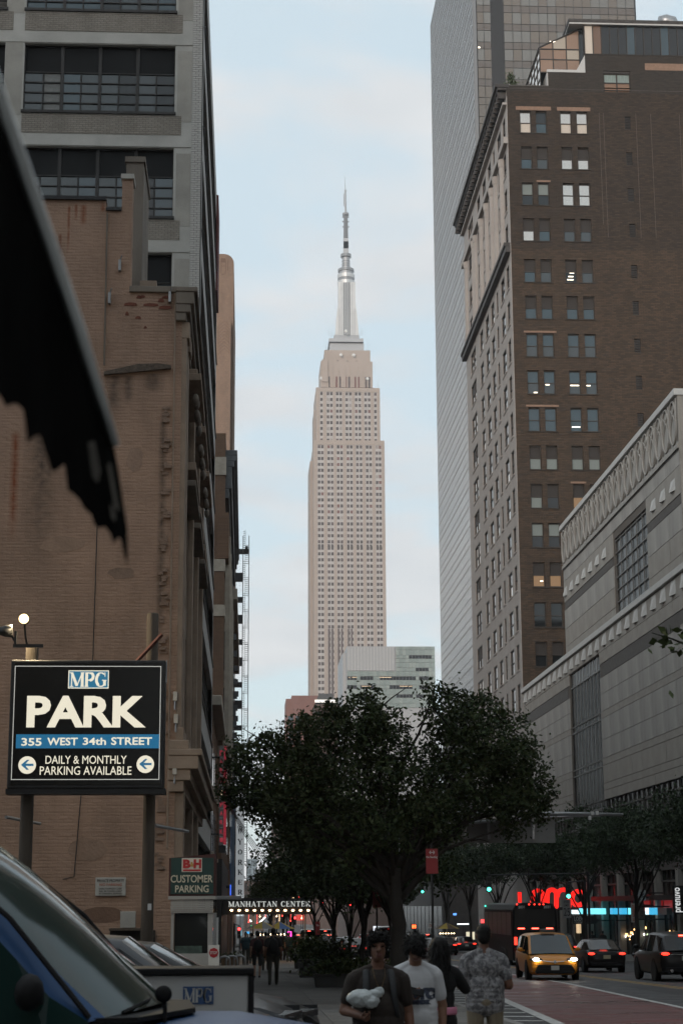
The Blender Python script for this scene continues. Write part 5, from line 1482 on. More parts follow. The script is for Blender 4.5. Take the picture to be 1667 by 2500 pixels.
MB().box(sp(359, 2200).x, sp(368, 2200).x, SY + .3, SY + .36, sp(359, 2222).z, sp(359, 2206).z).build('post_tag', WHITE, sg)
# floodlights on the left post
fl_ = thing('floodlight', 'burning floodlight clamped on the left timber post of the parking sign', 'lamp', tuple(sp(66, 1570) + Vector((0, .35, 0))))
q = sp(57, 1508)
MB().lathe((q.x, SY + .12, q.z), [(.10, 0), (.09, .12), (.04, .24)], 16, axis='y').build('housing', DARKMETAL, fl_)
MB().lathe((q.x, SY + .09, q.z), [(.06, 0), (.085, .02), (.085, .028)], 16, axis='y').build('lens', lamp_mat('floodlight_lens', (1, .72, .34), 3.0), fl_)
MB().tube([(q.x, SY + .25, q.z - .08), (q.x + .02, SY + .3, q.z - .3), (q.x + .05, SY + .35, q.z - .45)], .02, 6).build('bracket', DARKMETAL, fl_)
MB().box(sp(28, 1570).x, sp(102, 1570).x, SY + .25, SY + .31, sp(50, 1575).z, sp(50, 1567).z).box(sp(30, 1570).x, sp(36, 1570).x, SY + .25, SY + .31, sp(50, 1567).z, sp(50, 1535).z).build('crossbar', DARKMETAL, fl_)
pl = bpy.data.lights.new('floodlight_light', 'AREA'); pl.energy = 190; pl.color = (1, .80, .50); pl.shape = 'RECTANGLE'; pl.size = .17; pl.size_y = .15
po = bpy.data.objects.new('light', pl); COL.objects.link(po); po.parent = fl_
po.location = Vector((q.x, SY + .05, q.z)) - wloc(fl_); po.rotation_euler = Vector((-.15, -1, -.4)).to_track_quat('-Z', 'Y').to_euler()
pw = bpy.data.lights.new('floodlight_back', 'POINT'); pw.energy = 190; pw.color = (1, .78, .46); pw.shadow_soft_size = .09
po = bpy.data.objects.new('light', pw); COL.objects.link(po); po.parent = fl_; po.location = Vector((q.x + .0, SY + .48, q.z + .16)) - wloc(fl_)
f2 = thing('floodlight', 'unlit floodlight head turned away at the left edge beside the burning one', 'lamp', tuple(sp(20, 1575) + Vector((0, .3, 0))))
q = sp(8, 1535)
MB().lathe((q.x, SY + .25, q.z), [(.05, -.14), (.10, 0), (.115, .12)], 12, axis='x').build('housing', BLACK, f2, smooth=True)
MB().tube([(q.x + .1, SY + .25, q.z - .05), (sp(32, 1560).x, SY + .27, sp(32, 1560).z)], .02, 6).build('bracket', DARKMETAL, f2)

# ================================================================== wall signs on the tan wall
WSG = mat('weathered_white_board', (.40, .40, .38), .6, var=.12, vscale=4)
def wall_board(label, x0, x1, y0, y1, lines, name='wall_sign'):
    u, v = at(x0, y1, 39.96), at(x1, y0, 39.96)
    o = thing(name, label, 'sign', ((u.x + v.x) / 2, 39.96, u.z))
    MB().box(u.x, v.x, 39.93, 39.99, u.z, v.z).build('board', WSG, o, bevel=.005)
    for body, fa, fb, ta, tb, m_ in lines:
        W, H = v.x - u.x, v.z - u.z
        fit_text('sign_line', body, u.x + W * fa, u.x + W * fb, v.z - H * tb, v.z - H * ta, 39.924, m_, o, bold=.008, ext=.002)
    return o
INK = mat('sign_ink', (.03, .03, .035), .7); RINK = mat('faded_red_ink', (.35, .10, .06), .7)
wall_board('white private property no parking board on the tan wall', 233, 308, 2142, 2187, [('PRIVATE PROPERTY', .06, .95, .10, .26, INK), ('NO PARKING', .14, .88, .32, .47, RINK), ('UNAUTHORIZED CARS', .12, .88, .56, .66, INK), ('WILL BE TOWED AWAY', .12, .88, .71, .80, INK), ("AT OWNER'S EXPENSE", .12, .88, .84, .93, INK)])
o = wall_board('blank pale slatted board low on the tan wall', 294, 332, 2225, 2265, [])
u, v = at(294, 2265, 39.92), at(332, 2225, 39.92)
for k in range(6): MB().box(u.x + .01, v.x - .01, 39.915, 39.93, u.z + (v.z - u.z) * (k + .1) / 6, u.z + (v.z - u.z) * (k + .85) / 6).build('slat', WSG, o)
sh = thing('wall_shelf', 'dark rough ledge board under the pale slatted board on the tan wall', 'shelf', (at(310, 2268, 39.7).x, 39.7, at(310, 2272, 39.7).z))
u, v = at(268, 2272, 39.7), at(345, 2266, 39.7)
MB().box(u.x, v.x, 39.5, 39.98, u.z, v.z).build('board', TIMB, sh); MB().box(u.x, v.x + .3, 39.8, 39.98, sz(40), u.z).build('backing', mat('dark_plywood', (.03, .026, .022), .9), sh)

# ================================================================== attendant kiosk with customer parking sign
KY = 35.0
def kp(px, py): return at(px, py, KY)
c = kp(468, 2340)
ks = thing('parking_kiosk', 'narrow attendant kiosk with a green customer parking sign on top', 'kiosk', (c.x, KY, sz(KY)))
MAROON = mat('maroon_frame', (.055, .014, .014), .5); GREENB = mat('dark_green_board', (.012, .045, .042), .45); CREAMP = mat('cream_letters', (.55, .52, .42), .6); KRED = mat('logo_red', (.42, .03, .035), .5); KWH = mat('logo_white', (.62, .60, .55), .6); KGOLD = mat('logo_gold', (.45, .28, .08), .6)
u, v = kp(412, 2187), kp(527, 2092)
MB().prism([(u.x, u.z), (v.x, u.z), (v.x, v.z + .06), (u.x, v.z - .02)], lambda a_, w, d: (a_, d, w), KY, KY + 1.6).build('sign_box', MAROON, ks)
u2, v2 = kp(417, 2183), kp(522, 2094)
MB().box(u2.x, v2.x, KY - .015, KY + .01, u2.z, v2.z).build('sign_face', GREENB, ks)
u, v = kp(444, 2129), kp(494, 2095)
MB().box(u.x, v.x, KY - .022, KY - .016, u.z, v.z).build('logo_field', KWH, ks)
for body, x0, x1, y0, y1, m_ in (('B', 447, 466, 2120, 2098, KRED), ('H', 473, 492, 2120, 2098, KRED), ('&', 465, 474, 2116, 2104, KGOLD)):
    u, v = kp(x0, y0), kp(x1, y1); fit_text('logo_letter', body, u.x, v.x, u.z, v.z, KY - .026, m_, ks, bold=.06)
u, v = kp(447, 2127), kp(491, 2122.5); MB().box(u.x, v.x, KY - .027, KY - .023, u.z, v.z).build('logo_line', KRED, ks)
for body, x0, x1, y0, y1 in (('CUSTOMER', 417, 520, 2155, 2136), ('PARKING', 428, 510, 2179, 2161)):
    u, v = kp(x0, y0), kp(x1, y1); fit_text('sign_word', body, u.x, v.x, u.z, v.z, KY - .02, CREAMP, ks, bold=.018)
STEELW = mat('pale_steel', (.36, .36, .35), .5, metal=.2, var=.1)
u, v = kp(411, 2196), kp(527, 2187); MB().box(u.x, v.x, KY - .06, KY + 1.65, u.z, v.z - .003).build('fascia', STEELW, ks)
u, v = kp(417, 2229), kp(521, 2197)
sh_ = MB()
for k in range(7): 
    z0 = u.z + (v.z - u.z) * k / 7; sh_.box(u.x, v.x, KY - .03 - .02 * math.sin(k / 6 * PI), KY + .05, z0, z0 + (v.z - u.z) / 7 - .004)
sh_.build('roller_shutter', STEELW, ks)
for x0, x1 in ((417, 425), (507, 520)):
    u, v = kp(x0, 2300), kp(x1, 2229); MB().box(u.x, v.x, KY, KY + .12, sz(KY), v.z - .003).build('jamb', STEELW, ks)
u, v = kp(425, 2328), kp(507, 2229)
MB().box(u.x, v.x, KY + .35, KY + 1.55, sz(KY), v.z - .003).build('interior', mat('kiosk_inside', (.02, .02, .021), .8), ks)
MB().box(u.x, v.x, KY + .08, KY + .1, u.z, v.z - .003).build('window_glass', mat('kiosk_glass', (.02, .022, .022), .05, spec=.6), ks)
MB().box(u.x - .06, v.x + .1, KY - .02, KY + .35, sz(KY), u.z - .003).build('counter_wall', STEELW, ks)
MB().box(u.x + .02, v.x - .1, KY + .02, KY + .07, u.z, u.z + .14).build('counter_clutter', mat('dull_green_card', (.05, .08, .07), .8, var=.5, vscale=9), ks)
MB().box(kp(520, 2300).x, kp(520, 2300).x + .05, KY + .1, KY + 1.6, sz(KY), kp(520, 2229).z - .003).build('side_panel', STEELW, ks)
# stop board
KS = 34.2
u, v = at(509, 2346, KS), at(536, 2307, KS)
stp = thing('stop_board', 'white board with a small red stop octagon leaning by the kiosk', 'sign', ((u.x + v.x) / 2, KS, sz(KS)))
MB().box(u.x, v.x, KS, KS + .05, sz(KS), v.z).build('board', WHITE, stp)
q = at(522, 2326, KS); rr = 10 * KS / FPX * 1.15
MB().lathe((q.x, KS - .006, q.z), [(rr, 0), (rr, .005)], 8, axis='y').build('octagon', mat('stop_red', (.40, .02, .03), .5), stp).rotation_euler = (0, 0, 0)
fit_text('sign_word', 'STOP', q.x - rr * .75, q.x + rr * .75, q.z - rr * .28, q.z + rr * .3, KS - .012, WHITE, stp, bold=.02, ext=.002)
# tall slim vertical banner by the kiosk
u, v = at(527, 2330, 36), at(534, 2240, 36)
vb = thing('slim_banner', 'slim white strip banner on the corner pier right of the kiosk', 'banner', ((u.x + v.x) / 2, 36, u.z))
MB().box(u.x, v.x, 36, 36.03, u.z, v.z).build('board', WHITE, vb); MB().tube([((u.x + v.x) / 2, 36.06, sz(36)), ((u.x + v.x) / 2, 36.06, v.z + .1)], .02, 6).build('pole', DARKMETAL, vb)

# ================================================================== steel hoop racks, planters
for k, (px, lab) in enumerate(((548, 'steel hoop barrier nearest the kiosk'), (566, 'middle steel hoop barrier on the pavement edge of the lot'), (585, 'steel hoop barrier farthest right of its row'))):
    q = at(px, 2340, 46); hb_ = thing('hoop_barrier', lab, 'barrier', (q.x, 46 + k * .4, sz(46)), group='hoop barriers by the lot')
    w = .14; h = q.z - sz(46) + .05
    pth = [(-w, 0, 0), (-w, 0, h - .1)] + [(-w * math.cos(a_), 0, h - .1 + .1 * math.sin(a_)) for a_ in np.linspace(.2, PI - .2, 6)] + [(w, 0, h - .1), (w, 0, 0)]
    MB().tube(pth, .028, 8).build('hoop', GALV, hb_, world=False, smooth=True); MB().box(-w - .04, w + .04, -.05, .05, 0, .015).build('base_plate', GALV, hb_, world=False)
PLB = mat('dark_planter', (.045, .045, .045), .7, var=.2); PLW = mat('wooden_planter', (.16, .10, .055), .8, var=.2)
PLL = [leafmat('planter_leaf_a', (.03, .05, .02)), leafmat('planter_leaf_b', (.06, .075, .025))]
def planter(label, x, y, w, d, h, m_, n, ph, lm=PLL):
    o = thing('planter', label, 'planter', (x, y, sz(y)), group='planters on the north pavement')
    MB().prism([(-w / 2 + .04, 0), (w / 2 - .04, 0), (w / 2, h), (-w / 2, h)], lambda a_, b_, d_: (a_, d_, b_), -d / 2, d / 2).build('box', m_, o, world=False, bevel=.015)
    MB().box(-w / 2 - .03, w / 2 + .03, -d / 2 - .03, d / 2 + .03, h + .002, h + .06).build('rim', m_, o, world=False)
    pts = rng.normal(size=(n, 3)) * np.array((w * .32, d * .32, ph * .35)) + np.array((0, 0, h + ph * .42)); pts[:, 2] = np.maximum(pts[:, 2], h + .03)
    q = link('foliage', leaf_mesh('foliage', pts, .13, lm), o); q['kind'] = 'stuff'
planter('wooden planter box against the building wall left of the walkers', -.75, 92, .95, .6, .5, PLW, 90, .25)
for lab, x, y in (('dark planter nearest the big tree trunk', 3.2, 64), ('dark planter left of the nearest one', 2.7, 70), ('dark planter in the middle of the planter row', 2.9, 77), ('dark planter farthest along the row before the marquee', 3.0, 88)):
    planter(lab, x, y, 1.3, .9, .62, PLB, 900, .75)
planter('low dark planter full of bushy leaves behind the walking man', 2.9, 57, 1.5, .8, .35, PLB, 1000, .45)
planter('low leafy planter beside the big tree trunk', 4.2, 55.0, 1.1, .8, .35, PLB, 900, .45)

# ================================================================== marquee over the pavement
MQ = 107.0
def mp_(px, py): return at(px, py, MQ)
mq = thing('theatre_marquee', 'black theatre marquee over the pavement with white serif letters and bulbs', 'marquee', (1.4, MQ, sz(MQ)))
u, v = mp_(545, 2233), mp_(761, 2192)
MB().box(u.x, v.x, MQ, MQ + 7.5, u.z, v.z).build('canopy', mat('marquee_black', (.008, .008, .009), .6), mq)
uu, vv = mp_(558, 2214), mp_(758, 2200)
serif_text(MB(), 'MANHATTAN CENTER', uu.x, vv.x, uu.z, vv.z, MQ - .02, .03, gap=.1).build('letters', lamp_mat('marquee_letters', (.75, .78, .74), .55), mq)
BULB = lamp_mat('marquee_bulb', (1, .60, .30), 9.0)
for k in range(11):
    q = mp_(565.5 + k * 18.7, 2222.5); MB().ellipsoid((q.x, MQ - .06, q.z), (.085, .08, .055), 8, 5).build('bulb', BULB, mq, smooth=True)
for x in (u.x + 1.8, u.x + 3.05, v.x - .25): MB().tube([(x, MQ + 4.5, sz(MQ)), (x, MQ + 4.5, u.z)], .05, 8).build('post', GALV, mq)
ml = bpy.data.lights.new('marquee_light', 'AREA'); ml.energy = 60; ml.color = (1, .65, .38); ml.shape = 'RECTANGLE'; ml.size = 5; ml.size_y = 6
mo = bpy.data.objects.new('light', ml); COL.objects.link(mo); mo.parent = mq; mo.location = Vector(((u.x + v.x) / 2, MQ + 3.7, u.z - .12)) - wloc(mq)
# pale canopy edge left of it
u, v = at(440 + 55, 2196, 96), at(590, 2187, 96)
cn = thing('entrance_canopy', 'thin pale entrance canopy edge just above the marquee', 'canopy', (u.x, 96, u.z))
MB().box(-1.75, v.x, 96, 99, u.z, v.z).build('slab', STEELW, cn, bevel=.02)
# blade sign: white panel with black serif letters and blue tube
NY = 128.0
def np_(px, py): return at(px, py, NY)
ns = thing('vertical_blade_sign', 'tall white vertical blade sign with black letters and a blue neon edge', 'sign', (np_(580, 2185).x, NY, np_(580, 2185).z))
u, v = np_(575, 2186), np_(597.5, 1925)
MB().box(u.x, v.x, NY, NY + .5, u.z, v.z).build('panel', mat('blade_white_glow', (.72, .73, .72), .6, emit=(.9, .95, 1), estr=.13), ns)  # faint glow added so the shaded white panel reads brighter
MB().box(np_(566, 2000).x, np_(574, 2000).x, NY + .05, NY + .45, u.z, v.z).build('side_panel', mat('blade_blue_grey', (.10, .14, .20), .5), ns)
MB().box(np_(563.5, 2000).x, np_(565.5, 2000).x, NY, NY + .1, u.z, np_(566, 2160).z).build('neon_tube', lamp_mat('blue_neon', (.05, .15, .9), 1.2), ns)
MB().box(np_(563.5, 2000).x, np_(565.5, 2000).x, NY, NY + .1, np_(566, 2159).z, np_(566, 1990).z).build('neon_tube', mat('blue_tube_dim', (.06, .14, .30), .3), ns)
MB().box(-1.4, np_(566, 2000).x, NY + .1, NY + .3, v.z - .5, v.z - .3).box(-1.4, np_(566, 2000).x, NY + .1, NY + .3, u.z + .5, u.z + .7).build('bracket', DARKMETAL, ns)
for ch, y0, y1 in (('W', 2036, 2016), ('Y', 2062, 2048), ('O', 2086, 2074), ('R', 2112, 2099), ('K', 2136, 2123), ('E', 2160, 2148), ('R', 2184, 2172)):
    a_, b_ = np_(580.5, y0), np_(592.5, y1)
    if ch == 'W': fit_text('letter', 'W', a_.x, b_.x, a_.z, b_.z, NY - .03, INK, ns, bold=.03, ext=.02)
    else: serif_text(MB(), ch, a_.x, b_.x, a_.z, b_.z, NY - .01, .03).build('letter', INK, ns)
# red parking blade sign
PY_ = 90.0
def rp_(px, py): return at(px, py, PY_)
rs = thing('parking_blade_sign', 'narrow grey vertical parking blade with red letters and red edge', 'sign', (rp_(540, 2065).x, PY_, rp_(540, 2065).z))
u, v = rp_(534, 2064), rp_(547.5, 1822)
MB().box(u.x, v.x, PY_, PY_ + .3, u.z, v.z).build('panel', mat('blade_grey', (.20, .195, .19), .7), rs)
MB().box(v.x + .004, rp_(553.5, 1900).x, PY_ - .01, PY_ + .3, u.z + .05, v.z).build('red_edge', lamp_mat('red_edge', (.55, .03, .06), .28), rs)
MB().box(u.x, rp_(553.5, 1900).x, PY_ + .02, PY_ + .28, rp_(540, 2082).z, u.z - .003).build('foot', BLACK, rs)
MB().box(-1.7, u.x, PY_ + .1, PY_ + .2, v.z - .6, v.z - .5).box(-1.7, u.x, PY_ + .1, PY_ + .2, u.z + .5, u.z + .6).build('bracket', DARKMETAL, rs)
REDL = lamp_mat('red_letters', (.60, .05, .08), .3); 
for ch, y in zip('PARK', (1838, 1858, 1881, 1904)):
    a_, b_ = rp_(537, y + 7), rp_(544.5, y - 6); fit_text('letter', ch, a_.x, b_.x, a_.z, b_.z, PY_ - .012, REDL, rs, bold=.03)
for ch, y in zip('PARKING', (1964, 1985, 2007, 2030, 2050, 2070, 2090)):
    if y > 2056: break
    a_, b_ = rp_(537, y + 6), rp_(544.5, y - 5); fit_text('letter', ch, a_.x, b_.x, a_.z, b_.z, PY_ - .012, REDL, rs, bold=.03)
for y in (1894, 1917, 1952, 1975, 1997, 2020, 2043):
    a_, b_ = rp_(536.5, y + .8), rp_(545.5, y - .8); MB().box(a_.x, b_.x, PY_ - .015, PY_ - .005, a_.z, b_.z).build('dash', WHITE, rs)
a_, b_ = rp_(538, 1940), rp_(546.5, 1930)
MB().box(a_.x, b_.x, PY_ - .02, PY_ - .005, a_.z, b_.z).build('lit_box', lamp_mat('lit_m_box', (1, .8, .5), .7), rs)
fit_text('letter', 'M', a_.x + .03, b_.x - .03, a_.z + .03, b_.z - .03, PY_ - .025, INK, rs)

# ================================================================== overhead mast arm with the back of a big sign
AY = 47.0
def ap(px, py): return at(px, py, AY)
ar = thing('mast_arm', 'galvanised mast arm reaching over the road from behind the big tree', 'pole', (3.92, AY, sz(AY)))
MB().lathe((3.92, AY, sz(AY)), [(.16, 0), (.14, .4), (.11, ap(1000, 1970).z - sz(AY))], 12).build('pole', GALV, ar, smooth=True)
zl = ap(1100, 1988).z
MB().tube([(3.92, AY, zl + .0), tuple(ap(1300, 1986)), tuple(ap(1520, 1989))], [.07, .06, .04], 8).build('arm', GALV, ar, smooth=True)
MB().tube([(3.92, AY, zl - .4), tuple(ap(1250, 2000)), tuple(ap(1360, 1994)), tuple(ap(1466, 1991))], [.045, .035, .03, .03], 8).build('brace', GALV, ar, smooth=True)
for px, py in ((1444, 1986), (1456, 1985), (1438, 1997)): q = ap(px, py); MB().box(q.x - .035, q.x + .035, AY - .08, AY + .05, q.z - .05, q.z + .05).build('detector', WHITE, ar)
SBK = mat('sign_back_aluminium', (.20, .20, .195), .55, metal=.25, var=.12, vscale=2)
u, v = ap(1140, 2058), ap(1355, 1999)
os_ = thing('overhead_sign', 'large grey back of an overhead sign hanging under the mast arm', 'sign', ((u.x + v.x) / 2, AY + .12, u.z))
MB().box(u.x, v.x, AY + .12, AY + .15, u.z, v.z).build('panel', SBK, os_)
for f in (.25, .75): MB().box(u.x + (v.x - u.x) * f - .03, u.x + (v.x - u.x) * f + .03, AY + .05, AY + .118, u.z + .1, zl + .02).build('hanger', GALV, os_)
# ================================================================== posts with signs
def post_sign(name, label, px0, px1, py0, py1, Y, face, lines, extra=None, h=None, cat='sign', group=None):
    u, v = at(px0, py1, Y), at(px1, py0, Y); xc = (u.x + v.x) / 2
    o = thing(name, label, cat, (xc, Y + .05, gz(Y) + KERB * (1 if (xc < 5.1 or xc > 22.7) else 0)), group=group)
    MB().box(u.x, v.x, Y, Y + .012, u.z, v.z).build('plate', face, o)
    MB().tube([(xc, Y + .045, wloc(o).z), (xc, Y + .045, v.z + .12)], .03, 6).build('pole', DARKMETAL, o)
    W, H = v.x - u.x, v.z - u.z
    for body, fa, fb, ta, tb, m_ in lines:
        fit_text('sign_line', body, u.x + W * fa, u.x + W * fb, v.z - H * tb, v.z - H * ta, Y - .006, m_, o, bold=.01, ext=.002)
    return o, u, v
NSR = mat('no_standing_red', (.24, .018, .02), .5); SWH = mat('sign_white', (.60, .60, .58), .5)
o, u, v = post_sign('bus_lane_sign', 'red no standing sign with a white double arrow on a dark pole', 1040, 1068, 2072, 2133, 41, NSR, [('No Standing', .04, .96, .29, .40, SWH)])
q = at(1054, 2081, 41); s_ = 41 / FPX; am = MB()
for pts in ([(-4, -.7), (4, -.7), (4, .7), (-4, .7)], [(-7, 0), (-3.4, 4.4), (-2.4, 3.4), (-5.2, 0)], [(-7, 0), (-5.2, 0), (-2.4, -3.4), (-3.4, -4.4)], [(7, 0), (5.2, 0), (2.4, 3.4), (3.4, 4.4)], [(7, 0), (3.4, -4.4), (2.4, -3.4), (5.2, 0)]):
    am.prism([(q.x + a_ * s_, q.z + b_ * s_) for a_, b_ in pts], lambda uu, ww, d: (uu, d, ww), 40.992, 40.998)
am.build('double_arrow', SWH, o)
post_sign('bus_stop_sign', 'tall dark red bus information sign left of the big tree trunk', 909, 930, 2137, 2216, 58, mat('dark_red_plate', (.11, .012, .014), .5), [('Select', .2, .85, .14, .19, SWH), ('M34', .3, .7, .33, .38, SWH), ('M34A', .2, .8, .45, .50, SWH), ('Q32', .3, .75, .6, .65, SWH)])
post_sign('speed_limit_sign', 'grey backlit speed limit 25 sign on a pole right of the coach', 1373, 1392, 2196, 2241, 124, mat('grey_white_plate', (.24, .24, .235), .6), [('SPEED', .15, .85, .06, .2, INK), ('LIMIT', .2, .8, .25, .38, INK), ('25', .12, .88, .46, .9, INK)])
post_sign('no_turn_sign', 'small white no turn sign far down the street', 1045, 1059, 2253, 2266, 150, SWH, [('no', .2, .8, .2, .8, RINK)])
post_sign('parking_rule_sign', 'small red kerb sign between the trunks near the planters', 770, 781, 2250, 2282, 100, NSR, [('No', .2, .8, .2, .35, SWH)])
# ================================================================== traffic signals
TLB = mat('signal_housing', (.02, .022, .02), .5)
def signal(label, px, py, Y, lit, pole_x, armz=None):
    q = at(px, py, Y); s_ = .3
    o = thing('traffic_signal', label, 'traffic light', (pole_x, Y, sz(Y)), group='traffic signals')
    k = {'r': 1, 'y': 0, 'g': -1}[lit]; zc_ = q.z - k * .32
    MB().box(q.x - .17, q.x + .17, Y, Y + .25, zc_ - .5, zc_ + .5).build('housing', TLB, o, bevel=.02)
    for j, nm, cl in ((1, 'r', (1, .03, .03)), (0, 'y', (1, .6, .05)), (-1, 'g', (.05, 1, .62))):
        on = nm == lit
        MB().lathe((q.x, Y - .03, zc_ + j * .32), [(.12, 0), (.125, .03)], 14, axis='y').build('lens', lamp_mat('signal_%s_on' % nm, cl, 7.0) if on else mat('signal_off', (.015, .015, .015), .2), o)
        MB().lathe((q.x, Y - .12, zc_ + j * .32), [(.14, 0), (.15, .1)], 14, axis='y') if False else None
    MB().tube([(pole_x, Y + .3, sz(Y)), (pole_x, Y + .3, zc_ + .8)], .09, 8).build('pole', DARKMETAL, o)
    if abs(pole_x - q.x) > .1: MB().tube([(pole_x, Y + .3, zc_ + .7), (q.x, Y + .3, zc_ + .62)], .05, 6).tube([(q.x, Y + .25, zc_ + .62), (q.x, Y + .2, zc_ + .45)], .03, 5).build('arm', DARKMETAL, o)
    return o
signal('green traffic signal hanging over the lane left of the coach', 1193, 2171, 120, 'g', 23.0)
signal('green traffic signal on the south kerb pole above the speed limit sign', 1387, 2188, 122, 'g', 23.15)
signal('small green traffic signal far away behind the big tree', 1031, 2177, 205, 'g', 23.1)
signal('red traffic signal far away left of the big trunk', 855, 2208, 205, 'r', 4.7)
signal('red traffic signal by the marquee end', 787, 2202, 190, 'r', 5.0)
signal('red traffic signal under the marquee in the distance', 720, 2241, 215, 'r', 4.5)
signal('red traffic signal at the far left under the marquee', 584, 2268, 160, 'r', -1.0)
signal('second red traffic signal beside the marquee end, slightly higher', 781, 2196, 232, 'r', 4.0)
# pedestrian countdown and shop glimmer
ph_ = thing('pedestrian_signal', 'small orange red pedestrian signal between the trunks', 'traffic light', (at(1010, 2262, 140).x, 140, sz(140)))
q = at(1010, 2262, 140); MB().box(q.x - .2, q.x + .2, 140, 140.2, q.z - .2, q.z + .2).build('housing', TLB, ph_); MB().box(q.x - .14, q.x - .02, 139.98, 139.99, q.z - .13, q.z + .13).box(q.x + .03, q.x + .15, 139.98, 139.99, q.z - .13, q.z + .13).build('display', lamp_mat('ped_orange', (1, .12, .03), 3.5), ph_); MB().tube([(q.x, 140.25, sz(140)), (q.x, 140.25, q.z)], .06, 6).build('pole', DARKMETAL, ph_)

# ================================================================== cinema canopy with red letters, shop lights
CY_ = 150.0
def cp(px, py): return at(px, py, CY_)
ci = thing('cinema_sign', 'glowing red rounded cinema letters above the shops on the right', 'sign', (26.5, CY_, sz(CY_)))
RED = lamp_mat('cinema_red', (1, .015, .01), 1.1)
def stroke(pts, w, m_=RED, name='letter'):
    mb = MB(); s_ = CY_ / FPX
    for p, q in zip(pts[:-1], pts[1:]):
        a_, b_ = cp(*p), cp(*q); quads_seg(mb, a_.x, a_.z, b_.x, b_.z, w * s_, lambda uu, ww, d: (uu, d, ww), CY_, CY_ + .3)
        mb.lathe((b_.x, CY_, b_.z), [(w * s_ / 2, .001), (w * s_ / 2, .299)], 10, axis='y')
    return mb.build(name, m_, ci)
def parc(cx_, cy_, rx, ry, a0, a1, n=12): return [(cx_ + rx * math.cos(R(a0 + (a1 - a0) * i / n)), cy_ - ry * math.sin(R(a0 + (a1 - a0) * i / n))) for i in range(n + 1)]
stroke([(1298, 2212)] + parc(1313, 2186, 12, 12, 180, 0) + [(1325, 2212)], 9)
stroke([(1335, 2213)] + parc(1347, 2184, 11, 12, 180, 0) + [(1358, 2213)], 10)
stroke([(1360, 2190)] + parc(1375, 2184, 14, 12, 180, 0) + [(1389, 2213)], 10)
stroke(parc(1411, 2193, 15, 17, 40, 330, 16), 10)
stroke([(1268, 2178), (1269, 2204)], 8)
MB().box(cp(1290, 2216).x, BX, CY_ + .35, CY_ + 6, cp(1300, 2222).z, cp(1300, 2215).z).build('canopy', BLACK, ci)
MB().box(cp(1385, 2216).x, cp(1390, 2216).x, CY_ + .4, CY_ + .7, cp(1300, 2215).z, cp(1300, 2170).z).box(cp(1265, 2200).x, cp(1272, 2200).x, CY_ + .35, CY_ + .6, sz(CY_), cp(1265, 2178).z).build('support', DARKMETAL, ci)
lg = thing('led_canopy', 'cyan white lit canopy strip running along the shop fronts on the right', 'canopy', (28.2, 130, sz(130)))
CYAN = [lamp_mat('led_cyan', (.18, .78, .92), 1.0), lamp_mat('led_white', (.75, .95, 1.0), 1.1), lamp_mat('led_blue', (.05, .45, .75), .8)]
def led(px0, px1, m_, X=27.9):
    a_, b_ = atx(px0, 2225, X), atx(px1, 2225, X)
    y0, y1 = min(a_.y, b_.y), max(a_.y, b_.y); zc_ = (a_.z + b_.z) / 2
    MB().box(X, X + .4, y0, y1, zc_ - .22, zc_ + .24).build('light_panel', m_, lg)
led(1394, 1412, CYAN[1]); led(1412.5, 1440, CYAN[0]); led(1441, 1466, CYAN[0]); led(1488, 1494, CYAN[2]); led(1510, 1517, CYAN[2]); led(1532, 1541, CYAN[0]); led(1574, 1579, CYAN[1]); led(1583, 1602, CYAN[2]); led(1604, 1626, mat('led_off', (.12, .16, .17), .3))
MB().box(27.92, 28.9, 108, 145, 2.0, 2.35).build('slab', BLACK, lg)
def blade(name, label, px0, px1, py0, py1, Y, face, body, m_, vertical=True, rot=1, bold=.01):
    u, v = at(px0, py1, Y), at(px1, py0, Y)
    o = thing(name, label, 'sign', ((u.x + v.x) / 2, Y, u.z))
    MB().box(u.x, v.x, Y, Y + .15, u.z, v.z).build('panel', face, o, bevel=.01)
    for zb_ in (v.z - .25, u.z + .15): MB().box(v.x, 28.95, Y + .05, Y + .1, zb_, zb_ + .1).build('bracket', DARKMETAL, o)
    if body:
        me = text_mesh(body, 1.0, m_, ext=.004, bold=bold)
        xs = [w.co.x for w in me.vertices]; ys = [w.co.y for w in me.vertices]; ax, bx, ay, by = min(xs), max(xs), min(ys), max(ys)
        L = (v.z - u.z) * .86; Wd = (v.x - u.x) * .62
        for w in me.vertices: w.co.x = (w.co.x - (ax + bx) / 2) * L / (bx - ax); w.co.y = (w.co.y - (ay + by) / 2) * Wd / (by - ay)
        link('lettering', me, o, ((u.x + v.x) / 2, Y - .008, (u.z + v.z) / 2), True, (PI / 2, -rot * PI / 2, 0))
    return o
blade('shop_sign', 'black blade sign with white lowercase letters at the right edge', 1643, 1669, 2162, 2232, 112, BLACK, 'prenuvo', lamp_mat('blade_white_text', (.85, .88, .88), .6))
blade('shop_sign', 'white blade sign with dark red coffee shop letters', 1541, 1553.5, 2206, 2252, 122, mat('blade_pale', (.40, .38, .36), .6), "DUNKIN' 33", RINK, rot=-1, bold=.03)
blade('shop_sign', 'pale square blade sign above the coffee shop blade', 1557, 1575, 2173, 2199, 124, mat('blade_pale2', (.36, .35, .33), .6), 'VMC', INK, rot=-1)
blade('shop_sign', 'dim brown blade sign beside the coffee shop blade', 1560, 1571, 2203, 2246, 127, mat('blade_dim', (.10, .085, .07), .6), 'PARK', INK, rot=-1)
sb = thing('shop_board', 'black shop board with white letters under the cyan strip', 'sign', (26.9, 136, 1.5))
u, v = at(1398, 2256, 136), at(1455, 2236, 136)
MB().box(u.x, v.x, 136, 136.2, u.z, v.z).build('board', BLACK, sb); MB().box(v.x, 28.9, 136.02, 136.15, u.z + .2, u.z + .3).build('bracket', DARKMETAL, sb)
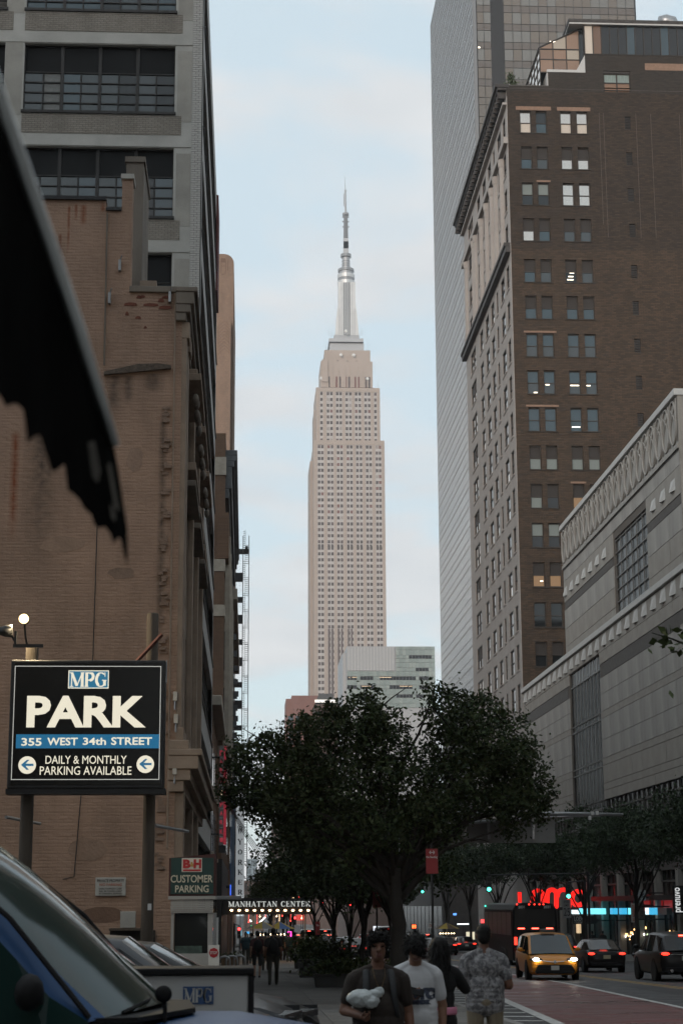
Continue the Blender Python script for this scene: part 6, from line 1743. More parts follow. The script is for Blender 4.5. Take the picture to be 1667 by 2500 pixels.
fit_text('lettering', 'LOEWS', u.x + .1, u.x + 1.0, v.z - .36, v.z - .04, 135.99, SWH, sb, bold=.02); fit_text('lettering', 'CINEMA', u.x + .1, u.x + .75, u.z + .06, u.z + .2, 135.99, SWH, sb)
# lamps in the shop windows, a warm-lit doorway
sl = thing('shop_lights', 'bright white and amber lamps glowing inside the shop windows on the right', 'lights', (28.7, 118, sz(118)))
for k in range(46):
    px = random.uniform(1500, 1660); py = random.gauss(2283, 7); X = 28.75
    q = atx(px, py, X); r_ = random.choice([.05, .07, .1])
    MB().ellipsoid((q.x + .25, q.y, q.z), (.05, r_ * 1.6, r_), 6, 4).build('lamp', random.choice([lamp_mat('lamp_white', (1, .93, .8), 3.0), lamp_mat('lamp_amber', (1, .55, .2), 3.0), lamp_mat('lamp_green', (.7, 1, .5), 1.4)]), sl)
for px, py0, py1 in ((1406, 2245, 2278), (1409, 2245, 2278)):
    u, v = atx(px, py1, 28.6), atx(px + 5, py0, 28.6); MB().box(28.6, 28.7, min(u.y, v.y), max(u.y, v.y), u.z, v.z).build('lit_doorway', lamp_mat('warm_doorway', (1, .72, .42), .5), sl)
for px in (1560, 1590, 1615):
    u, v = atx(px, 2225, 28.75), atx(px + 18, 2185, 28.75); MB().box(28.9, 28.98, min(u.y, v.y), max(u.y, v.y), u.z, v.z).build('red_panel', lamp_mat('dim_red', (.5, .02, .02), .25), sl)
# digital screen beyond the avenue
SY2 = 419.0
ds = thing('digital_screen', 'bright cyan white digital screen glimpsed between the tree trunks', 'screen', (at(860, 2080, SY2).x, SY2, at(860, 2112, SY2).z))
u, v = at(843, 2112, SY2), at(880, 2042, SY2)
MB().box(u.x, v.x, SY2, SY2 + .6, u.z, v.z).build('screen', lamp_mat('screen_cyan', (.45, .85, 1), 1.2), ds)
MB().box(u.x - .3, v.x + .3, SY2 + .6, SY2 + 1.0, u.z - .3, v.z + .3).build('backing', DARKMETAL, ds)
# ================================================================== VEHICLES
TYRE = mat('tyre_rubber', (.012, .012, .012), .85); RIMM = mat('alloy_rim', (.22, .22, .23), .35, metal=.8); CARG = mat('car_glass', (.010, .012, .013), .06, spec=.45); VANG = mat('van_glass', (.012, .030, .027), .07, spec=.09)
HEADON = lamp_mat('headlight_on', (1, .93, .80), 14.0); HEADOFF = mat('headlight_off', (.035, .037, .04), .2, spec=.25)
TAILON = lamp_mat('taillight_on', (1, .03, .015), 3.2); TAILDIM = lamp_mat('taillight_dim', (.7, .02, .015), .7); TAILOFF = mat('taillight_off', (.16, .01, .01), .2)
BRAKE = lamp_mat('high_brake_light', (1, .08, .05), 6.0); PLATE = mat('number_plate', (.50, .50, .46), .5); YPLATE = mat('number_plate_cream', (.45, .40, .25), .5); CHROME = mat('chrome', (.55, .56, .57), .15, metal=1.0); BLKP = mat('black_plastic', (.012, .012, .013), .65, spec=.15)
def paint(name, col, metal=.2): return mat(name, col, .34, metal=metal, coat=.1, spec=.25)
WHEEL = {}
def wheel_meshes(r, w):
    k = (r, w)
    if k not in WHEEL:
        ty = MB().lathe((0, 0, 0), [(r * .62, -w / 2), (r * .93, -w / 2), (r, -w * .32), (r, w * .32), (r * .93, w / 2), (r * .62, w / 2)], 24, axis='y').mesh('tyre', TYRE, smooth=False)
        rm = MB().lathe((0, 0, 0), [(r * .64, -w * .36), (r * .60, -w * .30), (r * .2, -w * .34), (r * .08, -w * .4)], 24, axis='y')
        for i in range(5):
            a = 2 * PI * i / 5; d = Vector((math.cos(a), 0, math.sin(a))); n_ = Vector((-math.sin(a), 0, math.cos(a))) * r * .09
            p0, p1 = d * r * .12, d * r * .6
            for yy_ in (-w * .44,):
                rm.quad(tuple(p0 + n_ + Vector((0, yy_, 0))), tuple(p1 + n_ + Vector((0, yy_, 0))), tuple(p1 - n_ + Vector((0, yy_, 0))), tuple(p0 - n_ + Vector((0, yy_, 0))))
        WHEEL[k] = (ty, rm.mesh('rim', RIMM))
    return WHEEL[k]

def loft(sections):
    """sections: list of half profiles [(x,y,z)...] from belt/bottom to centre line; mirrored"""
    return sections
def car(name, label, loc, rz, S, pm, head='off', tail='off', group=None, rear_plate=PLATE, cat='car', roof_sign=False, cowl=False, gm_=None, mm_=None):
    t = thing(name, label, cat, loc, rz, group)
    W = S['W'] / 2
    # lower body
    secs = []
    for (x, wf, zb, zs, crown) in S['body']:
        w = W * wf; zm = zb + (zs - zb) * .5
        secs.append([(x, 0, zb), (x, .78 * w, zb), (x, .95 * w, zb + .10), (x, w, zm), (x, .985 * w, zs - .10), (x, .93 * w, zs - .01), (x, .5 * w, zs + crown * .8), (x, 0, zs + crown)])
    def skin(secs, mb, sel=None):
        m = len(secs[0])
        for s1, s2 in zip(secs[:-1], secs[1:]):
            for k in range(m - 1):
                for sg_ in (1, -1):
                    q = [(p[0], p[1] * sg_, p[2]) for p in (s1[k], s2[k], s2[k + 1], s1[k + 1])]
                    mb.add(q if sg_ > 0 else q[::-1], [(0, 1, 2, 3)])
    mb = MB(); skin(secs, mb)
    for s_ in (secs[0], secs[-1]):
        f = [(p[0], p[1], p[2]) for p in s_] + [(p[0], -p[1], p[2]) for p in s_[::-1][1:-1]]
        mb.add(f, [tuple(range(len(f)))])
    # greenhouse
    gs = []
    for (x, wb, zb, wr, zr, xc) in S['cabin']:
        wb *= W; wr *= W; hgt = zr - zb
        p1 = (x, wr + (wb - wr) * .10 if hgt > .2 else wb - .02, zr - .09 if hgt > .2 else zb + .02)
        p2 = (x + xc * .3, wr - .07 if hgt > .2 else wb - .11, zr - .015 if hgt > .2 else zb + .035)
        gs.append([(x, wb, zb - .02), p1, p2, (x + xc * .8, wr * .5, zr + .02 if hgt > .2 else zb + .05), (x + xc, 0, zr + .03 if hgt > .2 else zb + .06)])
    glass = {'windscreen': MB(), 'rear_window': MB(), 'side_window': MB(), 'side_window_': MB()}
    ns_ = len(gs)
    for i in range(ns_ - 1):
        for k in range(4):
            tgt = mb
            if k == 0: tgt = glass['side_window'] if S['side'][i] else mb
            elif k >= 2 and i >= S.get('ws', ns_ - 2): tgt = glass['windscreen']
            elif k >= 2 and i == 0: tgt = glass['rear_window']
            for sg_ in (1, -1):
                q = [(p[0], p[1] * sg_, p[2]) for p in (gs[i][k], gs[i + 1][k], gs[i + 1][k + 1], gs[i][k + 1])]
                (glass['side_window_'] if (tgt is glass['side_window'] and sg_ < 0) else tgt).add(q if sg_ > 0 else q[::-1], [(0, 1, 2, 3)])
    bo = mb.build('body', pm, t, world=False, smooth=True)
    me = bo.data; bmx = bmesh.new(); bmx.from_mesh(me); bmesh.ops.remove_doubles(bmx, verts=bmx.verts, dist=.002); bmesh.ops.recalc_face_normals(bmx, faces=bmx.faces)
    for e in bmx.edges:
        if len(e.link_faces) == 2 and e.calc_face_angle(0) > R(38): e.smooth = False
    bmx.to_mesh(me); bmx.free()
    for k, g in glass.items():
        if not g.f: continue
        go = g.build(k.rstrip('_'), gm_ or CARG, t, world=False, smooth=(k[0] != 's'))
        bmx = bmesh.new(); bmx.from_mesh(go.data); bmesh.ops.remove_doubles(bmx, verts=bmx.verts, dist=.002); bmesh.ops.recalc_face_normals(bmx, faces=bmx.faces); bmx.to_mesh(go.data); bmx.free()
    # wheels
    ty, rm = wheel_meshes(S['R'], .22)
    for x in S['axles']:
        for sg_ in (1, -1):
            MB().lathe((x, sg_ * (W * .985), S['R'] * 1.02), [(S['R'] * 1.14, -.05), (S['R'] * 1.14, .012)] if sg_ > 0 else [(S['R'] * 1.14, -.012), (S['R'] * 1.14, .05)], 22, axis='y').build('wheel_arch', BLKP, t, world=False)
            wo = link('wheel', ty, t, (x, sg_ * (W - .10), S['R']), False, (0, 0, 0 if sg_ < 0 else PI))
            link('rim', rm, wo, (0, 0, 0))
    xf, xr = S['body'][-1][0], S['body'][0][0]
    # mirrors
    mxp = S.get('mirror', (S['cabin'][-2][0] + .25, S['cabin'][-2][2] + .08))
    for sg_ in (1, -1): MB().ellipsoid((mxp[0], sg_ * (W + .12), mxp[1] + .06), (.07, .12, .085), 10, 6).box(mxp[0] - .03, mxp[0] + .03, sg_ * W - .06, sg_ * W + .06, mxp[1], mxp[1] + .05).build('mirror', mm_ or pm, t, world=False, smooth=True)
    hm = HEADON if head == 'on' else HEADOFF
    hz, hy, hw, hh = S['head']
    for sg_ in (1, -1):
        if head == 'none': MB().prism([(-hw, -hh * .6), (hw, -hh * .3), (hw, hh * .7), (-hw * .8, hh * .4)] if sg_ < 0 else [(hw, -hh * .6), (-hw, -hh * .3), (-hw, hh * .7), (hw * .8, hh * .4)], lambda a_, b_, d_: (d_ - .30 * (abs(a_ + sg_ * W * hy) / W) ** 2, a_ + sg_ * W * hy, b_ + hz), xf - .16, xf + .06).build('headlight', HEADOFF, t, world=False)
        else: MB().ellipsoid((xf - .15, sg_ * W * hy, hz), (.17, hw, hh), 12, 7).build('headlight', HEADOFF, t, world=False, smooth=True)
        if head == 'on': MB().ellipsoid((xf + .035, sg_ * W * (hy + .02), hz + .01), (.06, hw * .5, hh * 1.0), 10, 6).build('headlamp_beam', HEADON, t, world=False, smooth=True)
    tm = {'on': TAILON, 'dim': TAILDIM, 'off': TAILOFF}[tail]
    tz, ty_, tw, th = S['tail']
    for sg_ in (1, -1):
        o = MB().ellipsoid((xr + .06, sg_ * W * ty_, tz), (.11, tw, th), 12, 6).build('taillight', TAILOFF if tail == 'on' else tm, t, world=False, smooth=True)
        if tail == 'on': MB().ellipsoid((xr - .02, sg_ * W * (ty_ + .03), tz), (.05, tw * .62, th * .62), 10, 6).build('lamp', TAILON, o, world=False, smooth=True)
    if tail != 'off':
        bx, bz = S['brake']; MB().box(bx - .04, bx + .01, -.17, .17, bz - .022, bz + .022).build('brake_light', BRAKE if tail == 'on' else TAILDIM, t, world=False, bevel=.008)
    pz = S['plate']; MB().box(xr - .035, xr - .01, -.16, .16, pz - .08, pz + .08).build('number_plate', rear_plate, t, world=False)
    MB().box(xr - .03, xr + .06, -W * .8, W * .8, S['body'][0][2] - .02, S['body'][0][2] + .14).build('rear_bumper', BLKP, t, world=False, bevel=.03)
    gz0, gz1, gw0, gw1 = S['grille']
    MB().prism([(-gw0, gz0), (gw0, gz0), (gw1, gz1), (-gw1, gz1)], lambda a_, b_, d_: (d_, a_, b_), xf - .05, xf + .018).build('grille', BLKP, t, world=False, bevel=.02)
    MB().box(xf + .02, xf + .035, -.15, .15, S['fplate'] - .08, S['fplate'] + .08).build('front_plate', rear_plate, t, world=False)
    MB().box(xf - .1, xf + .03, -W * .72, W * .72, S['body'][-1][2] - .03, S['body'][-1][2] + .07).build('front_bumper', BLKP, t, world=False, bevel=.02)
    for x in S.get('handles', ()):
        for sg_ in (1, -1): MB().box(x - .09, x + .09, sg_ * W * .985 - .015, sg_ * W * .985 + .015, S['hz'] - .015, S['hz'] + .015).build('door_handle', pm, t, world=False, bevel=.006)
    return t
SEDAN = dict(W=1.85, R=.34, axles=(-1.42, 1.40), body=[(-2.38, .80, .34, .80, .02), (-2.30, .93, .27, .93, .03), (-1.9, .98, .22, 1.01, .03), (-.9, 1, .19, .98, .03), (.4, 1, .19, .96, .03), (1.2, .99, .19, .93, .05), (1.95, .96, .2, .80, .05), (2.3, .86, .24, .68, .03), (2.40, .70, .32, .60, .01)],
             cabin=[(-2.05, .80, .99, .7, 1.0, -.05), (-1.15, .92, .98, .70, 1.42, -.06), (-.62, .94, .97, .72, 1.45, 0), (-.54, .94, .97, .72, 1.455, 0), (.20, .94, .95, .73, 1.45, 0), (.36, .94, .95, .73, 1.43, .05), (1.22, .90, .93, .7, .94, .12)], side=[1, 1, 0, 1, 0, 1],
             head=(.70, .72, .24, .075), tail=(.86, .72, .26, .085), brake=(-1.62, 1.22), plate=.72, grille=(.34, .58, .55, .42), fplate=.45, handles=(-.75, .15), hz=.82)
SUV = dict(W=1.98, R=.39, axles=(-1.45, 1.45), body=[(-2.45, .84, .40, .95, .02), (-2.38, .95, .32, 1.08, .02), (-1.9, .99, .26, 1.12, .02), (-.8, 1, .24, 1.10, .02), (.5, 1, .24, 1.08, .03), (1.2, .99, .24, 1.06, .05), (2.0, .96, .26, .98, .05), (2.36, .88, .3, .86, .03), (2.46, .76, .38, .72, .01)],
           cabin=[(-2.42, .88, 1.09, .74, 1.12, -.04), (-2.0, .92, 1.10, .74, 1.66, -.10), (-1.2, .94, 1.10, .75, 1.73, 0), (-1.1, .94, 1.10, .75, 1.74, 0), (-.15, .94, 1.09, .76, 1.75, 0), (-.05, .94, 1.09, .76, 1.75, 0), (.55, .94, 1.08, .74, 1.70, .06), (1.30, .92, 1.06, .72, 1.07, .12)], side=[0, 1, 0, 1, 0, 1, 1],
           head=(.86, .74, .25, .085), tail=(1.02, .74, .26, .09), brake=(-2.14, 1.66), plate=.86, grille=(.42, .78, .55, .5), fplate=.5, handles=(-.9, .1), hz=.95)
MINIV = dict(W=1.99, R=.36, axles=(-1.55, 1.52), body=[(-2.55, .86, .36, 1.0, .02), (-2.48, .95, .28, 1.08, .02), (-1.8, .99, .22, 1.08, .02), (-.6, 1, .2, 1.04, .02), (.8, 1, .2, 1.0, .03), (1.35, .99, .2, .98, .05), (2.05, .95, .22, .90, .06), (2.42, .86, .24, .80, .04), (2.56, .68, .32, .70, .01)],
             cabin=[(-2.5, .9, 1.06, .78, 1.1, -.04), (-2.2, .93, 1.06, .77, 1.66, -.08), (-1.3, .95, 1.05, .78, 1.72, 0), (-1.2, .95, 1.05, .78, 1.725, 0), (-.1, .95, 1.02, .78, 1.73, 0), (.0, .95, 1.02, .78, 1.73, 0), (.62, .94, 1.0, .76, 1.68, .06), (1.72, .91, .96, .72, .97, .14)], side=[0, 1, 0, 1, 0, 1, 1],
             head=(.80, .70, .26, .065), tail=(1.0, .80, .18, .16), brake=(-2.3, 1.66), plate=.85, grille=(.34, .62, .78, .62), fplate=.50, handles=(-.5, .35), hz=.88)
VAN = dict(W=2.02, R=.36, axles=(-1.75, 1.75), body=[(-2.75, .96, .42, 1.1, .0), (-2.6, 1, .36, 1.12, .0), (-1, 1, .3, 1.14, .0), (.8, 1, .3, 1.16, .0), (1.5, .99, .3, 1.12, .03), (2.05, .97, .3, 1.11, .04), (2.5, .93, .32, 1.04, .04), (2.70, .84, .36, .92, .03), (2.78, .7, .42, .8, .01)],
           cabin=[(-2.72, .96, 1.1, .86, 2.18, -.02), (-2.66, .97, 1.1, .86, 2.24, 0), (-.4, .97, 1.12, .86, 2.28, 0), (-.2, .97, 1.12, .86, 2.28, 0), (.62, .96, 1.15, .84, 2.22, .10), (1.50, .95, 1.15, .84, 1.16, .20)], side=[0, 0, 0, 1, 1],
           head=(.84, .78, .2, .12), tail=(1.05, .9, .09, .22), brake=(-2.75, 2.12), plate=.7, grille=(.45, .8, .5, .45), fplate=.5, handles=(.0,), hz=1.0, mirror=(1.25, 1.25))
GBLK = paint('black_car_paint', (.008, .008, .009)); GGRY = paint('dark_grey_car_paint', (.035, .037, .04), .5); GSIL = paint('silver_car_paint', (.32, .33, .34), .6); GWHT = paint('white_car_paint', (.55, .55, .54), .0); TAXI = paint('taxi_orange_paint', (.62, .24, .025), .05); GBLU = mat('blue_van_paint', (.011, .052, .145), .36, metal=.15, spec=.35); GDKB = paint('dark_blue_car_paint', (.015, .02, .03), .4)
def ground_at(x, y): return (x, y, gz(y) + (KERB if (x < 5.1 or x > 22.7) else 0))
FWD, TOW = PI / 2, -PI / 2      # driving away / towards the camera
# yellow taxi minivan coming towards us
tx = car('taxi_minivan', 'orange yellow taxi minivan with glaring headlights driving towards the camera', ground_at(11.75, 70.6), TOW - .04, MINIV, TAXI, head='on')
MB().box(.25, .65, -.28, .28, 1.77, 1.90).build('roof_sign', mat('taxi_sign', (.06, .055, .05), .5), tx, world=False, bevel=.03)
MB().lathe((2.60, 0, .72), [(.055, -.01), (.06, 0), (.05, .01)], 14, axis='x').build('emblem', CHROME, tx, world=False)
for sg_ in (1, -1):
    MB().tube([(2.57, sg_ * .06, .71), (2.53, sg_ * .35, .74), (2.40, sg_ * .72, .83)], [.012, .016, .012], 6).build('chrome_wing', CHROME, tx, world=False)
    MB().box(2.50, 2.545, sg_ * .62 - .1, sg_ * .62 + .1, .755, .775).build('running_light', lamp_mat('running_light', (1, .9, .75), 3.0), tx, world=False)
gm = MB()
for k in range(5): gm.box(2.575, 2.585, -.7, .7, .36 + k * .055, .375 + k * .055)
gm.build('grille_bar', DARKMETAL, tx, world=False)
# cars waiting, seen from behind
car('sedan', 'black sedan with glowing brake lights right of the taxi', ground_at(16.15, 83.0), FWD, SEDAN, GBLK, tail='on', rear_plate=YPLATE, group='cars waiting in the eastbound lanes')
sv = car('suv', 'black SUV with brake lights at the right edge of the road', ground_at(15.95, 67.6), FWD, SUV, GBLK, tail='on', group='cars waiting in the eastbound lanes')
MB().box(-2.50, -2.47, -.62, .62, .985, 1.01).build('chrome_strip', CHROME, sv, world=False)
for sg_ in (1, -1): MB().lathe((-2.47, sg_ * .55, .42), [(.06, -.05), (.06, .02)], 12, axis='x').build('exhaust', CHROME, sv, world=False)
car('suv', 'dark SUV half hidden between the taxi and the black sedan', ground_at(16.9, 99.0), FWD, SUV, GGRY, tail='on', group='cars waiting in the eastbound lanes')
car('sedan', 'silver sedan with red tail lights beyond the man in the grey shirt', ground_at(11.5, 113), FWD, SEDAN, GSIL, tail='dim', group='cars far down the street')
car('sedan', 'dark blue sedan left of the silver sedan', ground_at(9.5, 118), FWD, SEDAN, GDKB, tail='dim', group='cars far down the street')
car('van', 'white van behind the silver sedan far down the street', ground_at(10.4, 133), FWD, VAN, GWHT, tail='dim', cat='van', group='cars far down the street')
for lab, x, y, dr, S, p, hd, tl in (('dark car with red tail lights under the trees', 7.2, 122, FWD, SEDAN, GGRY, 'off', 'on'), ('white headlit car under the marquee far away', 6.6, 170, TOW, SEDAN, GWHT, 'on', 'off'), ('orange taxi far away left of the walking man', 8.2, 180, FWD, SUV, TAXI, 'off', 'on'),
                                ('white van far away between the tree trunks', 6.9, 200, FWD, VAN, GWHT, 'off', 'on'), ('dark suv far down the street centre', 11.3, 168, FWD, SUV, GBLK, 'off', 'on'), ('headlit car far down the street centre', 12.4, 190, TOW, SEDAN, GSIL, 'on', 'off'),
                                ('dark sedan farthest down the street', 16.4, 150, FWD, SEDAN, GBLK, 'off', 'on'), ('taxi car farthest down the middle lane', 10.2, 225, FWD, SUV, TAXI, 'off', 'on'), ('dark car crossing line far away', 7.4, 230, FWD, SEDAN, GBLK, 'off', 'on'), ('far silver sedan past the avenue', 9.3, 275, FWD, SEDAN, GSIL, 'off', 'on'), ('far black suv past the avenue', 12.0, 290, FWD, SUV, GBLK, 'off', 'on'), ('far headlit taxi past the avenue', 7.4, 300, TOW, SUV, TAXI, 'on', 'off'), ('farthest dark sedan past the avenue', 6.3, 320, FWD, SEDAN, GBLK, 'off', 'on')):
    car('car', lab, ground_at(x, y), dr, S, p, head=hd, tail=tl, group='cars far down the street')
src_ = [o for o in list(COL.objects) if o.get('group') == 'cars far down the street' and o.parent is None]
for k, (src, x, y) in enumerate(((0, 10.0, 148), (1, 13.0, 158), (4, 7.6, 150), (6, 9.0, 208), (8, 12.2, 215), (5, 6.9, 240), (7, 16.6, 178), (9, 19.8, 140), (3, 19.9, 165), (10, 9.6, 248), (11, 12.4, 255), (12, 7.0, 262), (13, 19.4, 195))):
    c_ = copy_tree(src_[src % len(src_)]); c_.location = ground_at(x, y)
    c_['label'] = ('%s of the far traffic, %s' % (('nearest car', 'second car', 'third car', 'fourth car', 'fifth car', 'sixth car', 'seventh car', 'eighth car', 'ninth car', 'tenth car', 'eleventh car', 'twelfth car', 'last car')[k], 'in the right lanes' if x > 14 else 'in the left lanes'))
# parked cars in the lot, noses to the pavement
car('parked_car', 'black parked sedan nosing onto the pavement beside the walkers', ground_at(-1.5, 22.6), -.03, dict(SEDAN, cabin=[(a, b, c + .06, d, e + .07, f) for a, b, c, d, e, f in SEDAN['cabin']]), GBLK, head='none', group='cars parked in the lot')
car('parked_car', 'dark grey parked car second from the pavement-nosed black sedan', ground_at(-1.85, 19.6), 0, SUV, GGRY, head='none', group='cars parked in the lot').scale = (1, 1, .93)
car('parked_car', 'dark parked car whose windscreen shows right behind the blue van', ground_at(-1.95, 16.8), .02, SUV, GDKB, head='none', group='cars parked in the lot').scale = (1, 1, .92)
car('parked_car', 'silver grey parked car between blue van and dark car', ground_at(-3.4, 14.2), 0, SEDAN, GGRY, head='none', group='cars parked in the lot')
# blue van in the foreground
VAN2 = dict(VAN, ws=5, side=[0, 0, 0, 1, 1, 1, 1, 1, 1, 1], cabin=[(-2.72, .96, 1.1, .86, 2.0, -.02), (-2.66, .97, 1.1, .86, 2.05, 0), (-.4, .97, 1.12, .86, 2.07, 0), (-.2, .97, 1.12, .86, 2.07, 0), (.40, .96, 1.14, .85, 2.05, .05)] + [(.56 + .94 * t_, .96 - .01 * t_, 1.14 + .01 * t_, .85 + .05 * t_, 1.16 + .86 * (1 - t_ ** 1.14), .10 + .10 * t_) for t_ in (0, .2, .4, .6, .78)] + [(1.50, .95, 1.15, .84, 1.16, .20)])
bv = car('cargo_van', 'blue cargo van in the left foreground, sloping windscreen and black cowl', (-2.13, 10.02, sz(10)), -.12, VAN2, GBLU, cat='van', gm_=VANG, mm_=BLKP)
bv.scale = (1, 1, 1.05)
MB().prism([(-.93, 1.42), (.93, 1.42), (.84, 1.70), (0, 1.78), (-.84, 1.70)], lambda a_, b_, d_: (b_ + .10 * (1 - (a_ / .93) ** 2), a_, d_), 1.16, 1.185).build('cowl', BLKP, bv, world=False)
MB().tube([(1.62, -.7, 1.20), (1.66, -.2, 1.23), (1.60, .35, 1.25)], .010, 5).build('wiper', BLKP, bv, world=False)
MB().tube([(1.80, -.51, 1.10), (1.80, -.51, 1.20), (1.79, -.51, 1.26)], .012, 6).ellipsoid((1.80, -.51, 1.11), (.03, .03, .025), 8, 5).build('mirror_stalk', BLKP, bv, world=False)
MB().ellipsoid((1.79, -.51, 1.275), (.045, .03, .042), 12, 8).build('hood_mirror', BLKP, bv, world=False, smooth=True)
MB().box(-.35, -.33, -1.02, -.985, .5, 1.13).box(.98, 1.0, -1.02, -.985, .5, 1.12).build('door_seam', BLKP, bv, world=False)
for k in range(5): MB().box(.3 + .12 * k, .36 + .12 * k, -.3, .3, 1.2, 1.24).build('dash_vent', BLKP, bv, world=False) if False else None
for sg_ in (1, -1): MB().tube([(.58, sg_ * .83, 2.01), (1.08, sg_ * .89, 1.64), (1.50, sg_ * .93, 1.19)], .014, 6).build('windscreen_seal', BLKP, bv, world=False)
# white cabinet with logo between van and cars
CB = 13.2
u, v = at(385, 2470, CB), at(607, 2363, CB)
cbx = thing('valet_cabinet', 'white valet cabinet with a blue logo plate and black lid behind the van', 'cabinet', ((u.x + v.x) / 2, CB, sz(CB)))
ztop_ = v.z
MB().box(u.x - .5, v.x, CB, CB + .55, sz(CB), ztop_ - .05).build('box', mat('cabinet_white', (.42, .42, .41), .5, var=.08), cbx, bevel=.01)
MB().box(u.x - .53, v.x + .04, CB - .03, CB + .6, ztop_ - .05, ztop_).build('lid', BLKP, cbx, bevel=.012)
MB().box(v.x + .001, v.x + .04, CB - .02, CB + .57, sz(CB), ztop_ - .053).build('end_panel', BLKP, cbx)
u, v = at(447, 2452, CB), at(522, 2408, CB)
MB().box(u.x, v.x, CB - .008, CB - .001, u.z, v.z).build('logo_plate', mat('logo_blue', (.02, .06, .16), .5), cbx)
serif_text(MB(), 'MPG', u.x + .008, v.x - .008, u.z + .012, v.z - .012, CB - .009, .003, gap=-.02).build('logo_letters', mat('logo_silver', (.42, .42, .40), .5), cbx)
# coach
cc_ = thing('coach', 'tall black coach seen from behind beside the taxi', 'bus', ground_at(16.0, 99.6 + 6), 0)
CBLK = mat('coach_black', (.010, .010, .011), .5, spec=.15); CWIN = mat('coach_window', (.012, .012, .013), .3, spec=.2); Lc, Wc, Hc = 12.0, 2.55, 3.45
prof = [(-1.27, .35), (1.27, .35), (1.275, 1.4), (1.22, 3.1), (1.05, 3.4), (.6, 3.48), (-.6, 3.48), (-1.05, 3.4), (-1.22, 3.1), (-1.275, 1.4)]
MB().prism(prof, lambda a_, b_, d_: (a_, d_, b_), -6, 6).build('body', CBLK, cc_, world=False, bevel=.06)
MB().prism([(-1.15, 1.95), (1.15, 1.95), (1.1, 3.12), (-1.1, 3.12)], lambda a_, b_, d_: (a_, d_, b_), -6.03, -6.0).build('rear_window', mat('coach_dark_glass', (.006, .006, .007), .15), cc_, world=False)
for sg_ in (-1, 1):
    for k in range(6): MB().box(sg_ * 1.262 - .015, sg_ * 1.262 + .015, -5.6 + k * 1.9, -3.8 + k * 1.9, 1.7, 2.95).build('side_window', CWIN, cc_, world=False)
    MB().box(sg_ * 1.1 - .08, sg_ * 1.1 + .08, -6.05, -6.0, 1.2, 1.62).build('taillight', TAILON if sg_ < 0 else TAILDIM, cc_, world=False, bevel=.02)
    MB().box(sg_ * 1.13 - .03, sg_ * 1.13 + .03, -6.06, -6.01, .9, 1.0).build('reflector', TAILDIM, cc_, world=False)
    ty, rm = wheel_meshes(.5, .3)
    for y in (-3.6, -2.4, 3.9):
        wo = link('wheel', ty, cc_, (sg_ * 1.14, y, .5), False, (0, 0, sg_ * PI / 2 + PI)); link('rim', rm, wo, (0, 0, 0))
for x in (-.78, 0, .80): MB().box(x - .19, x + .19, -6.06, -6.03, 2.05, 2.11).build('brake_strip', BRAKE if True else TAILON, cc_, world=False)
for x in (-.98, -.3, 0, .28, .5): MB().ellipsoid((x, -6.0, 3.38), (.05, .04, .04), 8, 5).build('marker_light', TAILON, cc_, world=False)
MB().ellipsoid((-1.2, 5.6, 3.3), (.05, .05, .05), 8, 5).build('marker_light', lamp_mat('green_marker', (.05, .8, .5), 2.5), cc_, world=False)
for x in (-.72, .70): link('fleet_number', text_mesh('2031', .2, SWH, ext=.002, bold=.005), cc_, (x, -6.04, 3.23), False, FACE_CAM)
MB().box(-.22, .22, -6.04, -6.0, .75, .95).build('number_plate', PLATE, cc_, world=False)
MB().box(-1.2, 1.2, -6.07, -5.9, .32, .62).build('bumper', BLKP, cc_, world=False, bevel=.04)
MB().tube([(1.25, 5.7, 3.0), (1.6, 5.9, 2.7), (1.6, 5.9, 2.3)], .05, 6).box(1.5, 1.72, 5.8, 6.0, 1.9, 2.45).build('mirror', BLKP, cc_, world=False)
# ================================================================== PEOPLE
def skin(name, c): return mat(name, c, .55, var=.12, vscale=8, spec=.4)
SKB = skin('skin_deep_brown', (.15, .072, .046)); SKM = skin('skin_brown', (.20, .105, .068)); SKL = skin('skin_light', (.34, .20, .14))
HAIRB = mat('hair_black', (.006, .0055, .0055), .6, spec=.25, bump=.6, bscale=60, stretch=(1, 1, .3))
LIP = mat('lips', (.14, .055, .045), .5)
def _cap(mb, a, b, ra, rb, n=12):
    a, b = Vector(a), Vector(b); d = (b - a)
    if d.length < 1e-5: d = Vector((0, 0, 1e-4))
    d.normalize(); pth = []; rad = []
    for k in range(4):
        an = PI / 2 * (1 - k / 3.0); pth.append(a - d * ra * math.sin(an)); rad.append(max(ra * math.cos(an), ra * .05))
    for k in range(4):
        an = PI / 2 * k / 3.0; pth.append(b + d * rb * math.sin(an)); rad.append(max(rb * math.cos(an), rb * .05))
    mb.tube(pth, rad, n)
